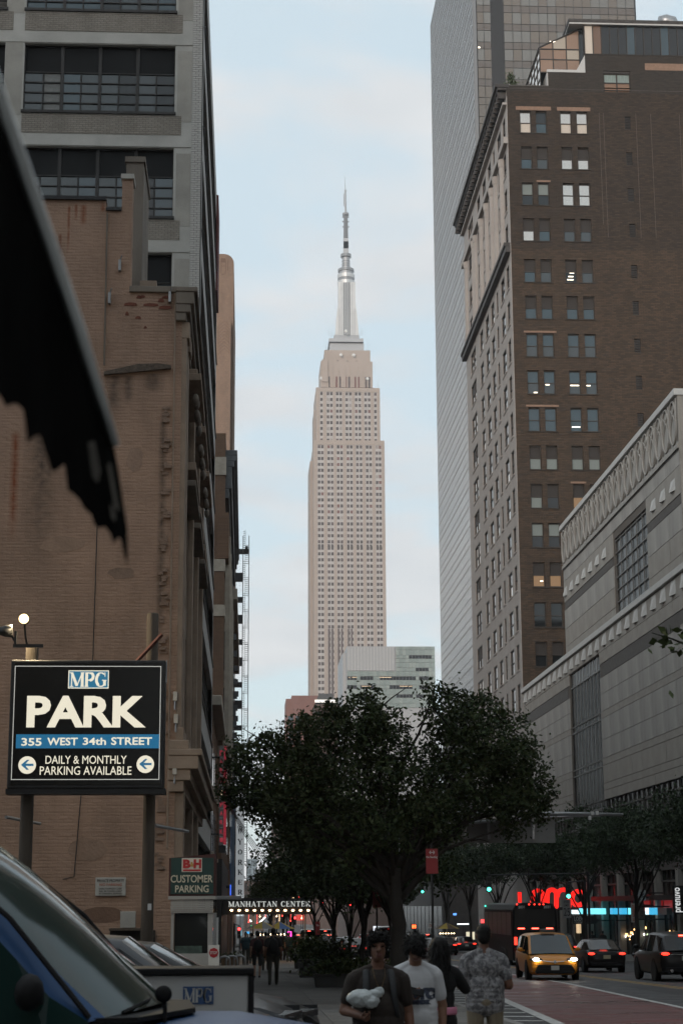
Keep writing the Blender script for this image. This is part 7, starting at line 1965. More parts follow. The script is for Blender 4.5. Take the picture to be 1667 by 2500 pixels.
class Fig:
    def __init__(s): s.p = []
    def cap(s, a, b, ra, rb, m): s.p.append(('c', np.array(a, float), np.array(b, float), ra, rb, m))
    def ell(s, c, r, m): s.p.append(('e', np.array(c, float), np.array(r, float), 0, 0, m))
    def hand(s, w, d, n, th, m, curl=.5, sc=1.0):
        """wrist, finger direction, palm normal, thumb side"""
        w, d, n, th = Vector(w), Vector(d).normalized(), Vector(n).normalized(), Vector(th).normalized()
        s.cap(w, w + d * .085 * sc, .024 * sc, .036 * sc, m)
        for i, (o, L) in enumerate(((.030, .068), (.010, .078), (-.011, .072), (-.030, .055))):
            p = w + d * .09 * sc + th * o * sc; a = 0.25 * curl; r = .0098 * sc
            for k in range(3):
                a += curl * .75
                q = p + (d * math.cos(a) + n * math.sin(a)) * L * sc * (.45, .33, .24)[k]
                s.cap(p, q, r, r * .9, m); p = q; r *= .93
        p = w + d * .03 * sc + th * .030 * sc
        q = p + (d * .55 + th * .62 + n * .35).normalized() * .045 * sc; s.cap(p, q, .0125 * sc, .011 * sc, m)
        q2 = q + (d * .75 + th * .1 + n * .55).normalized() * .035 * sc; s.cap(q, q2, .011 * sc, .0095 * sc, m)
    def build(s, parent, mats, scale, voxel, name='body', smooth=5):
        mb = MB()
        for t, a, b, ra, rb, m in s.p:
            if t == 'c': _cap(mb, a, b, ra, rb)
            else: mb.ellipsoid(a, b, 18, 12)
        me = mb.mesh('body_src', [mats[0]])
        o = bpy.data.objects.new('body_src', me); COL.objects.link(o)
        r = o.modifiers.new('r', 'REMESH'); r.mode = 'VOXEL'; r.voxel_size = voxel
        q = o.modifiers.new('s', 'SMOOTH'); q.factor = .5; q.iterations = smooth
        bpy.context.view_layer.update()
        nm = bpy.data.meshes.new_from_object(o.evaluated_get(bpy.context.evaluated_depsgraph_get()))
        bpy.data.objects.remove(o); bpy.data.meshes.remove(me)
        nm.materials.clear()
        for m_ in mats: nm.materials.append(m_)
        n = len(nm.polygons); c = np.zeros(n * 3, np.float32); nm.polygons.foreach_get('center', c); c = c.reshape(-1, 3)
        best = np.full(n, 1e9); idx = np.zeros(n, np.int32)
        for t, a, b, ra, rb, m in s.p:
            if t == 'c':
                ab = b - a; tt = np.clip(((c - a) @ ab) / max(ab @ ab, 1e-9), 0, 1)
                dist = np.linalg.norm(c - (a + tt[:, None] * ab), axis=1) - (ra + (rb - ra) * tt)
            else:
                k = np.linalg.norm((c - a) / b, axis=1); dist = (k - 1) * b.min()
            w = dist < best; best[w] = dist[w]; idx[w] = m
        nm.polygons.foreach_set('material_index', idx); nm.polygons.foreach_set('use_smooth', np.ones(n, bool))
        if scale != 1.0:
            nm.transform(Matrix.Scale(scale, 4))
        nm.update()
        return link(name, nm, parent)

def human(name, label, loc, rz, H, mats, arms, wide=1.0, voxel=.007, sleeve=.62, tilt=0.0, legs=((0, 0), (0, 0)), group=None, hem=.86, hands=True, shorts=False, female=False, turn=0.0, belly=0.0):
    """mats: 0 skin, 1 shirt, 2 trousers, 3 shoes, 4 lips. faces -Y when rz = 0"""
    t = thing(name, label, 'person', loc, rz, group)
    f = Fig(); w = wide
    # legs
    for i, sx in enumerate((-1, 1)):
        hy, ky = legs[i]
        hip = (sx * .095 * w, 0, .93); kn = (sx * .105 * w, -.02 + ky * .5, .50); an = (sx * .10 * w, hy, .085)
        f.cap(hip, kn, .098 * w, .072, 2)
        if shorts: f.cap(kn, an, .055, .040, 0)
        else: f.cap(kn, an, .070, .058, 2)
        f.ell((an[0], an[1] - .06, .045), (.05, .13, .05), 3)
    f.ell((0, .01, .95), (.165 * w, .115 * w, .12), 2)
    # torso under a loose shirt
    f.cap((0, 0, hem), (0, 0, 1.12), .01, .01, 1)
    f.ell((0, -.005 - belly * .4, 1.02), (.172 * w, .128 * w + belly, .17), 1)
    f.ell((0, -.005 - belly * .3, 1.15), (.168 * w, .125 * w + belly, .19), 1)
    f.ell((0, 0, 1.31), (.19 * w, .125 * w, .17), 1)
    for sx in (-1, 1):
        f.cap((sx * .03, .015, 1.475), (sx * .17 * w, .01, 1.395), .048, .068, 1)
    if hem < .93:
        for zh in np.arange(hem + .1, 1.12, .05): f.cap((-.082 * w, 0, zh), (.082 * w, 0, zh), .120 * w, .120 * w, 1)
    # neck and head
    hy = -.02 - tilt * .09; hz = 1.645 - tilt * .035
    f.cap((0, .012, 1.42), (0, hy * .4, 1.56), .060, .054, 0)
    rot = Matrix.Rotation(tilt, 3, 'X')
    rt = Matrix.Rotation(turn, 3, 'Z')
    def hd(x, y, z):
        v = rt @ (rot @ Vector((x, y, z))); return (v.x, hy + v.y, hz + v.z)
    f.ell(hd(0, .015, .02), (.076, .094, .098), 0); f.ell(hd(0, -.012, -.02), (.066, .082, .09), 0); f.ell(hd(0, -.035, -.072), (.050, .050, .042), 0)
    f.cap(hd(0, -.092, .012), hd(0, -.112, -.018), .010, .016, 0); f.cap(hd(-.014, -.098, -.022), hd(.014, -.098, -.022), .010, .010, 0)
    f.cap(hd(-.04, -.080, .032), hd(.04, -.080, .032), .014, .014, 0)
    f.cap(hd(-.018, -.088, -.052), hd(.018, -.088, -.052), .0095, .0095, 4); f.cap(hd(-.014, -.086, -.064), hd(.014, -.086, -.064), .010, .010, 4)
    for sx in (-1, 1): f.ell(hd(sx * .077, .008, -.005), (.012, .02, .03), 0)
    # arms
    for i, sx in enumerate((-1, 1)):
        el, wr, hn, th, cu = arms[i]
        sh_ = (sx * .185 * w, .005, 1.375)
        el, wr = np.array(el, float), np.array(wr, float); shv = np.array(sh_)
        f.cap(sh_, el, .056 * (w * .5 + .5), .046, 0); f.cap(el, wr, .045, .031, 0)
        se = shv + (el - shv) * min(sleeve, 1.0); f.cap(sh_, se, .072 * (w * .4 + .6), .066 if sleeve <= 1 else .055, 1)
        if sleeve > 1: f.cap(el, el + (wr - el) * .95, .056, .042, 1)
        if hands: f.hand(wr, wr - el, hn, th, 0, cu)
        else: f.ell(wr + (wr - el) / np.linalg.norm(wr - el) * .06, (.035, .035, .05), 0)
    s = H / 1.75
    f.build(t, mats, s, voxel)
    t['_h'] = 0
    def L(p): return tuple(Vector(p) * s)
    t_hd = lambda x, y, z: L(hd(x, y, z))
    # eyes
    if voxel < .01:
        for sx in (-1, 1): MB().ellipsoid(t_hd(sx * .031, -.078, .012), (.0125 * s, .008 * s, .0075 * s), 8, 6).build('eye', mat('eye_dark', (.012, .009, .008), .2), t, world=False, smooth=True)
    return t, t_hd, s
def lump(mb, pts): 
    for c, r in pts: mb.ellipsoid(c, r, 14, 9)
    return mb
def strands(parent, o, n, L, wd, m, down=.6, spread=.5):
    """loose locks that break the outline of the hair"""
    me = o.data; co_ = np.array([v.co for v in me.vertices]); fs_ = [p.vertices[:] for p in me.polygons if len(p.vertices) == 4]
    mb = MB()
    for k in range(n):
        f = random.choice(fs_); w_ = np.random.dirichlet((1, 1, 1, 1)); q = Vector((co_[list(f)] * w_[:, None]).sum(0))
        nn_ = (Vector(co_[f[1]]) - Vector(co_[f[0]])).cross(Vector(co_[f[3]]) - Vector(co_[f[0]]))
        if nn_.length < 1e-9: continue
        nn_.normalize(); cen = Vector(co_.mean(0))
        if nn_.dot(q - cen) < 0: nn_ = -nn_
        d = (nn_ * (1 - down) + Vector((0, 0, -down)) + Vector((random.uniform(-1, 1), random.uniform(-1, 1), random.uniform(-1, 1))) * spread).normalized()
        sd_ = d.cross(nn_ + Vector((.01, .02, .03))).normalized() * wd
        l_ = L * random.uniform(.6, 1.3)
        mb.add([tuple(q - sd_), tuple(q + sd_), tuple(q + d * l_ * .6 + sd_ * .7 + nn_ * l_ * .12), tuple(q + d * l_), tuple(q + d * l_ * .6 - sd_ * .7 + nn_ * l_ * .12)], [(0, 1, 2, 4), (4, 2, 3)])
    return mb.build('hair_strands', m, parent, world=False, kind='stuff')
np.random.seed(5)
def rough_mesh(o, amt, sc_):
    tx_ = bpy.data.textures.new('rough', 'CLOUDS'); tx_.noise_scale = sc_
    r = o.modifiers.new('r', 'REMESH'); r.mode = 'VOXEL'; r.voxel_size = .008
    d = o.modifiers.new('d', 'DISPLACE'); d.texture = tx_; d.strength = amt; d.mid_level = .5; d.texture_coords = 'LOCAL'
    return o
DKB = mat('dark_brown_tee', (.021, .015, .012), .9, bump=1.0, bscale=7); BLKT = mat('black_trousers', (.012, .012, .013), .9, bump=.3, bscale=12); SHO = mat('dark_shoes', (.03, .03, .032), .6)
WTEE = mat('white_tee', (.52, .53, .55), .9, bump=1.0, bscale=6); KHA = mat('khaki_trousers', (.20, .165, .115), .9, bump=1.0, bscale=6); BLKS = mat('black_hoodie', (.008, .008, .009), .95, bump=.3, bscale=12)
CAMO = mat('grey_mottled_tee', (.20, .20, .21), .9, bump=1.0, bscale=6)
nt = CAMO.node_tree; b_ = nt.nodes['Principled BSDF']
t_ = nt.nodes.new('ShaderNodeTexCoord'); z1 = nt.nodes.new('ShaderNodeTexNoise'); z1.inputs['Scale'].default_value = 22; z1.inputs['Detail'].default_value = 5; z1.inputs['Distortion'].default_value = .8
nt.links.new(t_.outputs['Object'], z1.inputs['Vector']); r_ = nt.nodes.new('ShaderNodeValToRGB'); r_.color_ramp.elements[0].position = .38; r_.color_ramp.elements[0].color = (.09, .088, .095, 1); r_.color_ramp.elements[1].position = .62; r_.color_ramp.elements[1].color = (.29, .285, .29, 1)
nt.links.new(z1.outputs['Fac'], r_.inputs[0]); nt.links.new(r_.outputs[0], b_.inputs['Base Color'])

# --- man in brown tee carrying a wrapped bundle
AX, AYY = at(922, 2400, 14.2).x, 14.2
pa, hd, s = human('person', 'man in dark brown tee with backpack straps carrying a white wrapped bundle', (AX, AYY, sz(AYY)), .04, 1.61,
    [SKB, DKB, BLKT, SHO, LIP], [((-.285, .02, 1.13), (-.17, -.19, 1.10), (0, .1, 1), (-.2, -1, .2), .55), ((.262, .03, 1.11), (.285, -.05, .865), (-1, 0, 0), (0, -1, 0), .45)], wide=1.10, belly=.035, legs=((-.05, 0), (.12, .05)))
MBH = MB(); hp = lambda x, y, z: hd(x, y, z)
lump(MBH, [(hp(0, .03, .065), (.082 * s, .090 * s, .075 * s)), (hp(-.05, -.03, .078), (.045 * s, .055 * s, .05 * s)), (hp(.05, -.02, .08), (.045 * s, .06 * s, .05 * s)), (hp(-.072, .02, .02), (.022 * s, .06 * s, .07 * s)), (hp(.072, .02, .02), (.022 * s, .06 * s, .07 * s)), (hp(0, .075, .0), (.07 * s, .045 * s, .09 * s)), (hp(-.045, -.075, .062), (.035 * s, .025 * s, .03 * s)), (hp(.03, -.07, .072), (.04 * s, .025 * s, .03 * s))])
rough_mesh(MBH.build('hair', HAIRB, pa, world=False, smooth=True), .010, .02)
hr_ = [c for c in pa.children if c.name.startswith('hair')][0]; strands(pa, hr_, 1500, 0.03, 0.004, HAIRB, 0.25, 0.7)
STRAP = mat('backpack_strap', (.018, .020, .023), .7, bump=.3, bscale=40)
for sx in (-1, 1):
    pth = [(sx * .09, .09, 1.43), (sx * .095, .02, 1.485), (sx * .105, -.07, 1.44), (sx * .112, -.135, 1.35), (sx * .122, -.150, 1.24), (sx * .145, -.14, 1.12), (sx * .18, -.04, 1.02)]
    MB().tube([Vector(p) * s for p in pth], [.030 * s, .030 * s, .030 * s, .029 * s, .026 * s, .02 * s, .016 * s], 8, flat=.42).build('backpack_strap', STRAP, pa, world=False, smooth=True)
bp_ = MB().ellipsoid((0, .24 * s, 1.22 * s), (.17 * s, .11 * s, .25 * s), 16, 10).build('backpack', STRAP, pa, world=False, smooth=True)
MB().tube([Vector(p) * s for p in ((-.05, -.06, 1.48), (-.042, -.125, 1.41), (-.012, -.152, 1.325), (.0, -.156, 1.31), (.015, -.152, 1.325), (.046, -.125, 1.41), (.052, -.06, 1.48))], .0022, 5).build('necklace', mat('gold_chain', (.16, .11, .05), .4, metal=.8), pa, world=False)
MB().box(-.018 * s, .018 * s, -.175 * s, -.166 * s, 1.245 * s, 1.315 * s).build('pendant', mat('pale_tag', (.50, .46, .38), .35, metal=.4), pa, world=False, bevel=.004)
for sx in (-1, 1): MB().ellipsoid(hd(sx * .082, -.012, -.012), (.007, .007, .013), 8, 5).build('earbud', WHITE, pa, world=False)
MB().lathe(Vector((.282, -.036, .905)) * s, [(.036 * s, -.02 * s), (.04 * s, 0), (.036 * s, .02 * s)], 14).build('watch', BLKP, pa, world=False)
# bundle (held, so a thing of its own)
BAGM = mat('white_plastic_bag', (.44, .48, .49), .35, bump=.9, bscale=18, spec=.6)
ba = pa.location + Vector((-.135, -.24, 1.12))
bn = thing('wrapped_bundle', 'white plastic wrapped bundle in the hand of the man in brown', 'bag', tuple(ba))
rough_mesh(lump(MB(), [((-.01, 0, .025), (.115, .065, .068)), ((.055, -.01, .0), (.075, .055, .05)), ((.09, -.01, .055), (.06, .032, .034)), ((.125, -.01, .07), (.042, .02, .04))]).build('wrapping', BAGM, bn, world=False, smooth=False), .022, .05)
# --- man in white tee looking at his phone
BXX, BYY = at(1014, 2400, 15.4).x, 15.4
pb, hd, s = human('person', 'man in white tee with dark hair looking down at a phone', (BXX, BYY, sz(BYY)), -.05, 1.62,
    [SKM, WTEE, mat('blue_jeans_dark', (.03, .035, .05), .9), SHO, LIP], [((-.235, -.02, 1.12), (-.06, -.24, 1.19), (.1, .3, 1), (-1, -.2, .3), .6), ((.245, .05, 1.10), (.24, -.02, .85), (-1, 0, 0), (0, -1, 0), .45)], wide=.98, tilt=.62, hem=.80, legs=((.1, .04), (-.06, 0)), belly=.02)
MBH = MB()
lump(MBH, [(hd(0, .03, .06), (.086 * s, .095 * s, .072 * s)), (hd(0, -.055, .075), (.072 * s, .045 * s, .045 * s)), (hd(-.07, .01, .03), (.022 * s, .06 * s, .055 * s)), (hd(.07, .01, .03), (.022 * s, .06 * s, .055 * s)), (hd(0, .08, .0), (.07 * s, .04 * s, .08 * s)), (hd(.03, -.085, .05), (.04 * s, .025 * s, .028 * s))])
rough_mesh(MBH.build('hair', HAIRB, pb, world=False, smooth=True), .008, .02)
hr_ = [c for c in pb.children if c.name.startswith('hair')][0]; strands(pb, hr_, 1700, 0.045, 0.0035, HAIRB, 0.5, 0.5)
body_b = [c for c in pb.children if c.name.startswith('body')][0]
def stick(parent, bodyo, body, x, z, size, m_, name='shirt_print', bold=.01):
    """flat print laid onto the shirt surface"""
    me = text_mesh(body, size, m_, ext=0.0, bold=bold)
    bm_ = bmesh.new(); bm_.from_mesh(me); bmesh.ops.triangulate(bm_, faces=bm_.faces); bmesh.ops.subdivide_edges(bm_, edges=bm_.edges, cuts=2, use_grid_fill=True); bm_.to_mesh(me); bm_.free()
    bv_ = BVHTree.FromPolygons([v.co for v in bodyo.data.vertices], [tuple(p.vertices) for p in bodyo.data.polygons])
    for v in me.vertices:
        px_, pz_ = x + v.co.x, z + v.co.y
        hit = bv_.ray_cast(Vector((px_, -1, pz_)), Vector((0, 1, 0)))
        yy_ = hit[0].y if hit[0] is not None else -.13
        v.co = (px_, yy_ - .004, pz_)
    return link(name, me, parent)
NAVY = mat('navy_print', (.045, .055, .085), .9)
stick(pb, body_b, 'NYC', .045, 1.215 * s, .105, NAVY, bold=.012)
stick(pb, body_b, 'NEW YORK', .03, 1.145 * s, .026, NAVY)
ph = thing('phone', 'dark phone held before the white tee', 'phone', tuple(pb.location + Vector((-.035, -.305, 1.15))))
MB().box(-.075, .075, -.02, -.008, -.036, .036).build('case', BLKP, ph, world=False, bevel=.008)
MB().box(-.07, .07, -.006, -.004, -.032, .032).build('screen', mat('phone_screen', (.03, .03, .035), .1), ph, world=False)
ph.rotation_euler = (R(-35), R(12), 0)
# --- woman in black, seen from behind
CXX, CYY = at(1073, 2400, 17.0).x, 17.0
pc, hd, s = human('person', 'woman in black hoodie and leggings with a pink waistband, seen from behind', (CXX, CYY, sz(CYY)), PI + .1, 1.57,
    [SKL, BLKS, BLKT, SHO, LIP], [((-.285, -.06, 1.235), (-.10, -.20, 1.46), (.2, -1, .1), (0, 0, 1), .5), ((.22, -.03, 1.12), (.10, -.22, 1.05), (-1, 0, .2), (0, 0, 1), .6)], wide=.94, sleeve=1.2, hem=.99, legs=((-.1, 0), (.1, .04)))
MBH = MB(); lump(MBH, [(hd(0, .02, .045), (.092 * s, .105 * s, .088 * s)), (hd(0, .06, -.04), (.092 * s, .07 * s, .12 * s)), (hd(0, .07, -.16), (.088 * s, .05 * s, .14 * s)), (hd(0, .085, -.27), (.075 * s, .04 * s, .10 * s)), (hd(-.075, .0, -.05), (.028 * s, .06 * s, .12 * s)), (hd(.075, .0, -.05), (.028 * s, .06 * s, .12 * s))])
rough_mesh(MBH.build('hair', HAIRB, pc, world=False, smooth=True), .006, .03)
hr_ = [c for c in pc.children if c.name.startswith('hair')][0]; strands(pc, hr_, 1800, 0.1, 0.004, HAIRB, 0.85, 0.25)
pr_ = [(.178 * s, 0), (.182 * s, .02), (.182 * s, .05), (.176 * s, .068)]
wb_ = MB().lathe((0, .0, .985 * s), pr_, 28).build('waistband', mat('pink_waistband', (.55, .20, .30), .8), pc, world=False, smooth=True); wb_.scale = (.98, .80, 1)
# --- man in mottled grey tee, seen from behind
DXX, DYY = at(1182, 2400, 18.9).x, 18.9
pd, hd, s = human('person', 'man in mottled grey tee and khaki trousers, seen from behind', (DXX, DYY, sz(DYY)), PI, 1.70,
    [SKB, CAMO, KHA, SHO, LIP], [((-.262, .03, 1.12), (-.14, -.24, 1.10), (.5, 0, 1), (0, -.2, 1), .6), ((.262, .03, 1.12), (.14, -.24, 1.10), (-.5, 0, 1), (0, -.2, 1), .6)], wide=1.06, hem=.82, legs=((-.12, 0), (.14, .05)))
MBH = MB(); lump(MBH, [(hd(0, .022, .035), (.081 * s, .098 * s, .090 * s)), (hd(0, .06, -.01), (.073 * s, .06 * s, .085 * s))])
rough_mesh(MBH.build('hair', HAIRB, pd, world=False, smooth=True), .003, .01)
hr_ = [c for c in pd.children if c.name.startswith('hair')][0]; strands(pd, hr_, 500, 0.008, 0.002, HAIRB, 0.3, 0.6)
# --- walkers on the pavement ahead and the crowd under the marquee
def walker(label, x, y, H, rz, shirt, trs, shorts=False, pack=None, group='people on the pavement', hairc=HAIRB, sk=SKM, step=.12):
    p, hd, s = human('person', label, (x, y, sz(y)), rz, H, [sk, shirt, trs, SHO, LIP], [((-.25, .04, 1.12), (-.26, -.08, .87), (1, 0, 0), (0, -1, 0), .5), ((.25, .04, 1.12), (.26, -.05, .87), (-1, 0, 0), (0, -1, 0), .5)], wide=1.08, voxel=.02, shorts=shorts, hands=False, legs=((-step, 0), (step, .05)), group=group)
    lump(MB(), [(hd(0, .02, .04), (.084 * s, .10 * s, .09 * s)), (hd(0, .05, .0), (.075 * s, .06 * s, .09 * s))]).build('hair', hairc, p, world=False, smooth=True)
    if pack: MB().ellipsoid((0, .20 * s, 1.2 * s), (.17 * s, .12 * s, .25 * s), 12, 8).build('backpack', pack, p, world=False, smooth=True)
    return p
MAR = mat('maroon_shirt', (.05, .018, .018), .9); DGR = mat('dark_grey_jacket', (.018, .018, .019), .9); OLV = mat('olive_trousers', (.035, .033, .026), .9); TEAL = mat('teal_shirt', (.02, .045, .055), .9); TANS = mat('tan_shirt', (.14, .10, .07), .9); GRS = mat('grey_shirt', (.10, .10, .10), .9)
qa = at(628, 2388, 70); walker('walker in maroon top and dark shorts with a black backpack on the left', qa.x, 70, 1.74, PI + .1, MAR, DGR, True, BLKS, sk=SKL)
qa = at(667, 2400, 60); walker('walker in dark jacket with a backpack, centre of the pavement', qa.x, 60, 1.80, PI, DGR, OLV, False, BLKS)
qa = at(648, 2400, 84); walker('walker in tan shirt half hidden behind the dark jacket', qa.x, 84, 1.72, PI, TANS, OLV)
crowd = [(600, 98, TEAL), (616, 104, GRS), (640, 101, MAR), (655, 112, GRS), (672, 108, TANS), (690, 116, DGR), (706, 110, TEAL), (720, 121, MAR), (735, 114, GRS), (612, 120, DGR), (680, 124, TANS), (748, 126, DGR), (632, 128, MAR), (664, 132, GRS), (700, 134, TEAL)]
words = ('first from the left under the marquee', 'in grey under the left half of the marquee', 'in maroon under the middle of the marquee', 'in grey deeper under the marquee', 'in tan under the marquee', 'in dark clothes right of the marquee middle', 'in teal right of the marquee middle', 'in maroon toward the marquee end', 'in grey at the marquee end', 'in dark clothes deep on the left under the marquee', 'in tan behind the marquee', 'in dark clothes past the marquee end', 'in maroon far behind the marquee', 'in grey far behind the marquee', 'in teal farthest behind the marquee')
wk_proto = {}
for (px, Y, sh_), wd in zip(crowd, words):
    x = at(px, 2300, Y).x; rz_ = random.choice([0, PI, .6, 2.6])
    lab = 'pedestrian ' + wd
    if sh_.name in wk_proto:
        c_ = copy_tree(wk_proto[sh_.name]); c_.location = (x, Y, sz(Y)); c_.rotation_euler = (0, 0, rz_); c_['label'] = lab
    else: wk_proto[sh_.name] = walker(lab, x, Y, random.uniform(1.66, 1.8), rz_, sh_, random.choice([DGR, OLV]))
for lab, x, y in (('pedestrian standing by the shop windows on the right pavement', 25.5, 118), ('pedestrian in dark clothes on the right pavement behind the taxi', 25.0, 126), ('pedestrian on the right pavement near the coach front', 25.8, 134)):
    c_ = copy_tree(wk_proto[DGR.name]); c_.location = (x, y, sz(y)); c_.rotation_euler = (0, 0, random.uniform(0, 6)); c_['label'] = lab
# street food carts with umbrellas
YUM = mat('umbrella_yellow', (.38, .27, .03), .7); BUM = mat('umbrella_blue', (.05, .12, .30), .7); GUM = mat('umbrella_grey', (.16, .16, .16), .7)
def cart(label, px, Y, m1, m2, cart_m):
    x = at(px, 2300, Y).x; o = thing('food_cart', label, 'cart', (x, Y, sz(Y)), group='street food carts')
    MB().box(-.8, .8, -.45, .45, .35, 1.25).build('body', cart_m, o, world=False, bevel=.03)
    for sx in (-.55, .55): MB().lathe((sx, -.5, .25), [(.25, 0), (.25, .08)], 14, axis='y').build('wheel', TYRE, o, world=False)
    MB().tube([(0, 0, 1.25), (0, 0, 2.55)], .03, 6).build('pole', GALV, o, world=False)
    n = 8
    for k in range(n):
        a0, a1 = 2 * PI * k / n, 2 * PI * (k + 1) / n
        MB().add([(0, 0, 2.6), (1.25 * math.cos(a0), 1.25 * math.sin(a0), 2.05), (1.25 * math.cos(a1), 1.25 * math.sin(a1), 2.05)], [(0, 1, 2)]).build('umbrella_panel', m1 if k % 2 else m2, o, world=False)
    for k in range(6): MB().ellipsoid((-.65 + k * .26, -.5, 1.62), (.05, .05, .05), 8, 5).build('bulb', lamp_mat('cart_bulb', (1, .72, .42), 9.0), o, world=False)
    MB().box(-.7, .7, -.47, -.455, .5, 1.0).build('menu_panel', lamp_mat('menu_red', (.5, .05, .03), .35), o, world=False)
    return o
cart('food cart with yellow and grey umbrella under the marquee', 640, 136, YUM, GUM, STEELW); cart('food cart with yellow and blue umbrella deeper under the marquee', 682, 142, YUM, BUM, MAROON); cart('food cart with tan umbrella right of the trunks', 1090, 170, YUM, TANS, STEELW)
sl_ = thing('string_lights', 'row of small warm and red festoon lamps glowing in the crowd under the marquee', 'lights', (1.5, 145, sz(145)))
LW_, LR_ = lamp_mat('festoon_warm', (1, .70, .40), 6.0), lamp_mat('festoon_red', (1, .06, .04), 4.0)
MB().tube([(-1.2, 145, 2.6), (1.5, 145, 2.2), (4.6, 145, 2.6)], .015, 4).build('cable', BLACK, sl_)
for x_ in (-1.2, 4.6): MB().tube([(x_, 145, sz(145)), (x_, 145, 2.6)], .03, 5).build('pole', DARKMETAL, sl_)
for k in range(26):
    x_ = -1.2 + 5.8 * (k + .5) / 26; zz_ = 2.2 + .4 * ((x_ - 1.7) / 2.9) ** 2
    dz_ = random.choice([.08, .3, .8, 1.3, 1.8]); MB().tube([(x_, 145, zz_), (x_, 145, zz_ - dz_)], .006, 4).ellipsoid((x_, 145, zz_ - dz_), (.05, .05, .05), 6, 4).build('lamp', LW_ if k % 3 else LR_, sl_)
nn = thing('neon_sign', 'small pink magenta neon arch sign in the distance under the marquee', 'sign', (at(707, 2280, 140).x, 140, sz(140)))
q = at(707, 2280, 140); s_ = 140 / FPX
MB().tube([(q.x - 3 * s_, 140, q.z - 8 * s_), (q.x - 3 * s_, 140, q.z + 5 * s_), (q.x + 3 * s_, 140, q.z + 5 * s_), (q.x + 3 * s_, 140, q.z - 8 * s_)], .06, 6).build('tube', lamp_mat('magenta_neon', (1, .05, .45), 3.0), nn); MB().tube([(q.x, 140.1, sz(140)), (q.x, 140.1, q.z)], .05, 6).build('pole', DARKMETAL, nn)
for px, py, Y, lab in ((640, 2245, 150, 'slanting white tube light under the marquee'), (612, 2248, 155, 'short white tube light left under the marquee')):
    a_, b_ = at(px - 8 if px > 620 else px - 2, py + 9 if px > 620 else py - 2, Y), at(px + 9 if px > 620 else px + 2, py - 7 if px > 620 else py + 2, Y)
    o = thing('tube_light', lab, 'lamp', tuple(a_)); MB().tube([a_, b_], .05, 6).build('tube', lamp_mat('white_tube', (.95, 1, .95), 4.0), o); MB().tube([((a_.x + b_.x) / 2, Y + .1, sz(Y)), ((a_.x + b_.x) / 2, Y + .1, (a_.z + b_.z) / 2)], .03, 5).build('hanger', DARKMETAL, o)
# lit shop signs deep in the street
for k, (px, py, w_, h_, Y, col, st, lab) in enumerate(((585, 2278, 10, 14, 170, (.3, .6, .75), .8, 'pale cyan lit shop window far left under the marquee'), (605, 2277, 8, 5, 175, (.05, .3, .6), 1.2, 'small blue lit sign far left under the marquee'), (617, 2262, 9, 5, 200, (.05, .9, .3), 1.4, 'small green lit sign under the marquee'), (919, 2267, 16, 12, 230, (.8, .85, .95), 1.0, 'white lit sign above the walking man'), (955, 2275, 14, 16, 225, (.25, .3, .35), .6, 'dim grey lit poster between the trunks'),
        (1148, 2286, 20, 22, 215, (.75, .7, .5), .8, 'pale lit kiosk poster left of the coach'), (1130, 2256, 28, 3, 212, (.8, .95, 1), 2.0, 'white strip light left of the coach'), (1178, 2249, 9, 9, 200, (1, .05, .05), 2.5, 'small red lit box sign left of the coach'), (815, 2246, 12, 10, 300, (.7, .05, .04), .8, 'dim red glowing sign in the far traffic'), (735, 2240, 22, 14, 320, (.8, .08, .06), .7, 'red glow of far shop signs right of the marquee'), (760, 2275, 14, 14, 310, (.8, .8, .75), .7, 'white far lit van side between the trunks'), (1110, 2232, 8, 5, 240, (.1, .3, .9), 1.6, 'small blue sign above the far traffic'))):
    a_, b_ = at(px - w_ / 2, py + h_ / 2, Y), at(px + w_ / 2, py - h_ / 2, Y)
    o = thing('lit_sign', lab, 'sign', ((a_.x + b_.x) / 2, Y, gz(Y)))
    MB().box(a_.x, b_.x, Y, Y + .12, a_.z, b_.z).build('panel', lamp_mat('lit_panel_%d' % k, col, st), o); MB().tube([((a_.x + b_.x) / 2, Y + .2, gz(Y)), ((a_.x + b_.x) / 2, Y + .2, b_.z)], .05, 6).build('pole', DARKMETAL, o)
# wires running down from the blade sign
for k in range(4):
    a_ = at(553 + k * 3, 1960 + k * 2, 88); b_ = at(640 + k * 6, 2105, 98)
    o = MB().tube([a_, Vector(a_).lerp(b_, .5) + Vector((0, 0, -.12)), b_], .018, 5).build('overhead_wire', BLACK); tag(o, ('uppermost', 'second', 'third', 'lowest')[k] + ' of the four black wires slanting down past the white blade sign', 'wire', 'overhead wires')

# ================================================================== torn awning in the foreground
AWF = mat('black_awning_canvas', (.006, .006, .006), .95, var=.6, vscale=9, bump=.8, bscale=8, spec=.03, stretch=(1, 1, .3)); AWR = mat('awning_rail_pale', (.88, .93, .95), .3, metal=.85)
def an_(px, py, dd=0.0): return at(px, py, 2.35 + px * .0014 + dd)
aw = thing('torn_awning', 'torn black awning with a pale rail hanging into the upper left corner', 'awning', (-1.9, 2.5, sz(2.5)))
edge = [(-160, -200), (0, 262), (70, 462), (130, 634), (190, 808), (235, 950), (279, 1090), (290, 1150), (300, 1215), (311, 1290), (313, 1340), (312, 1385), (306, 1365), (302, 1352), (296, 1318), (290, 1312), (278, 1328), (268, 1300), (255, 1285), (244, 1290), (233, 1284), (222, 1255), (205, 1240), (196, 1222), (180, 1206), (166, 1196), (160, 1150), (158, 1132), (140, 1148), (126, 1150), (112, 1105), (98, 1062), (84, 1066), (68, 1082), (62, 1030), (58, 1000), (40, 985), (15, 992), (0, 965), (-160, 900)]
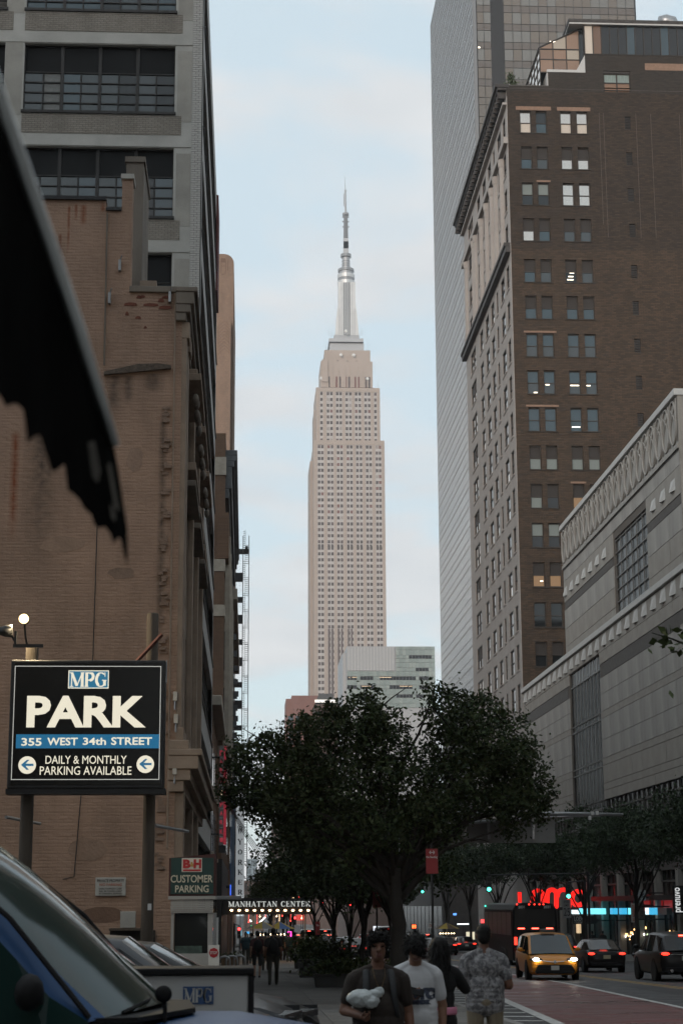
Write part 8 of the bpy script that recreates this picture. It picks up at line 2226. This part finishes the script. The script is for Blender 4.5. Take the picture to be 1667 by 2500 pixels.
front = [an_(*p) for p in edge]; back = [an_(p[0], p[1], .012) for p in edge]
me = MB(); n = len(edge)
me.add([tuple(v) for v in front] + [tuple(v) for v in back], [tuple(range(n)), tuple(range(2 * n - 1, n - 1, -1))] + [(i, (i + 1) % n, n + (i + 1) % n, n + i) for i in range(n)])
me.build('canvas', AWF, aw)
for strip_ in ([(215, 1080), (232, 1075), (246, 1150), (240, 1180), (226, 1165)], [(262, 1135), (271, 1128), (284, 1205), (292, 1250), (280, 1240)], [(268, 1230), (276, 1238), (284, 1262), (280, 1275), (272, 1262)]):
    MB().add([tuple(an_(p[0], p[1], -.012)) for p in strip_] + [tuple(an_(p[0], p[1], -.006)) for p in strip_], [tuple(range(5)), (9, 8, 7, 6, 5)] + [(i, (i + 1) % 5, 5 + (i + 1) % 5, 5 + i) for i in range(5)]).build('frayed_strip', mat('frayed_lining', (.09, .082, .07), .9, var=.6, vscale=14), aw)
MB().tube([an_(-160, -212, -.02), an_(0, 248, -.02), an_(100, 534, -.02), an_(190, 796, -.02), an_(281, 1085, -.02)], [.013, .0125, .012, .011, .008], 10).build('rail', AWR, aw, smooth=True)
MB().tube([an_(-160, -150, .0), tuple(an_(-200, 300, .1)), (-.78, 2.45, sz(2.45))], .02, 8).build('support_post', DARKMETAL, aw)
# ================================================================== the evening air
hz_ = MB().box(-960, 960, -460, 1660, -9.0, 452).build('haze', mat('haze_surface_unused', (1, 1, 1)))
hz_.data.materials.clear()
hm_ = bpy.data.materials.new('haze_air'); hm_.use_nodes = True
hn, hl = hm_.node_tree.nodes, hm_.node_tree.links
hn.clear(); ho = hn.new('ShaderNodeOutputMaterial'); hv = hn.new('ShaderNodeVolumePrincipled')
hv.inputs['Color'].default_value = (.92, .95, 1.0, 1); hv.inputs['Density'].default_value = 0.00014; hv.inputs['Anisotropy'].default_value = 0.2
hl.new(hv.outputs[0], ho.inputs['Volume']); hz_.data.materials.append(hm_)
hz_['kind'] = 'stuff'; hz_['label'] = 'thin evening haze filling the street'; hz_['category'] = 'haze'
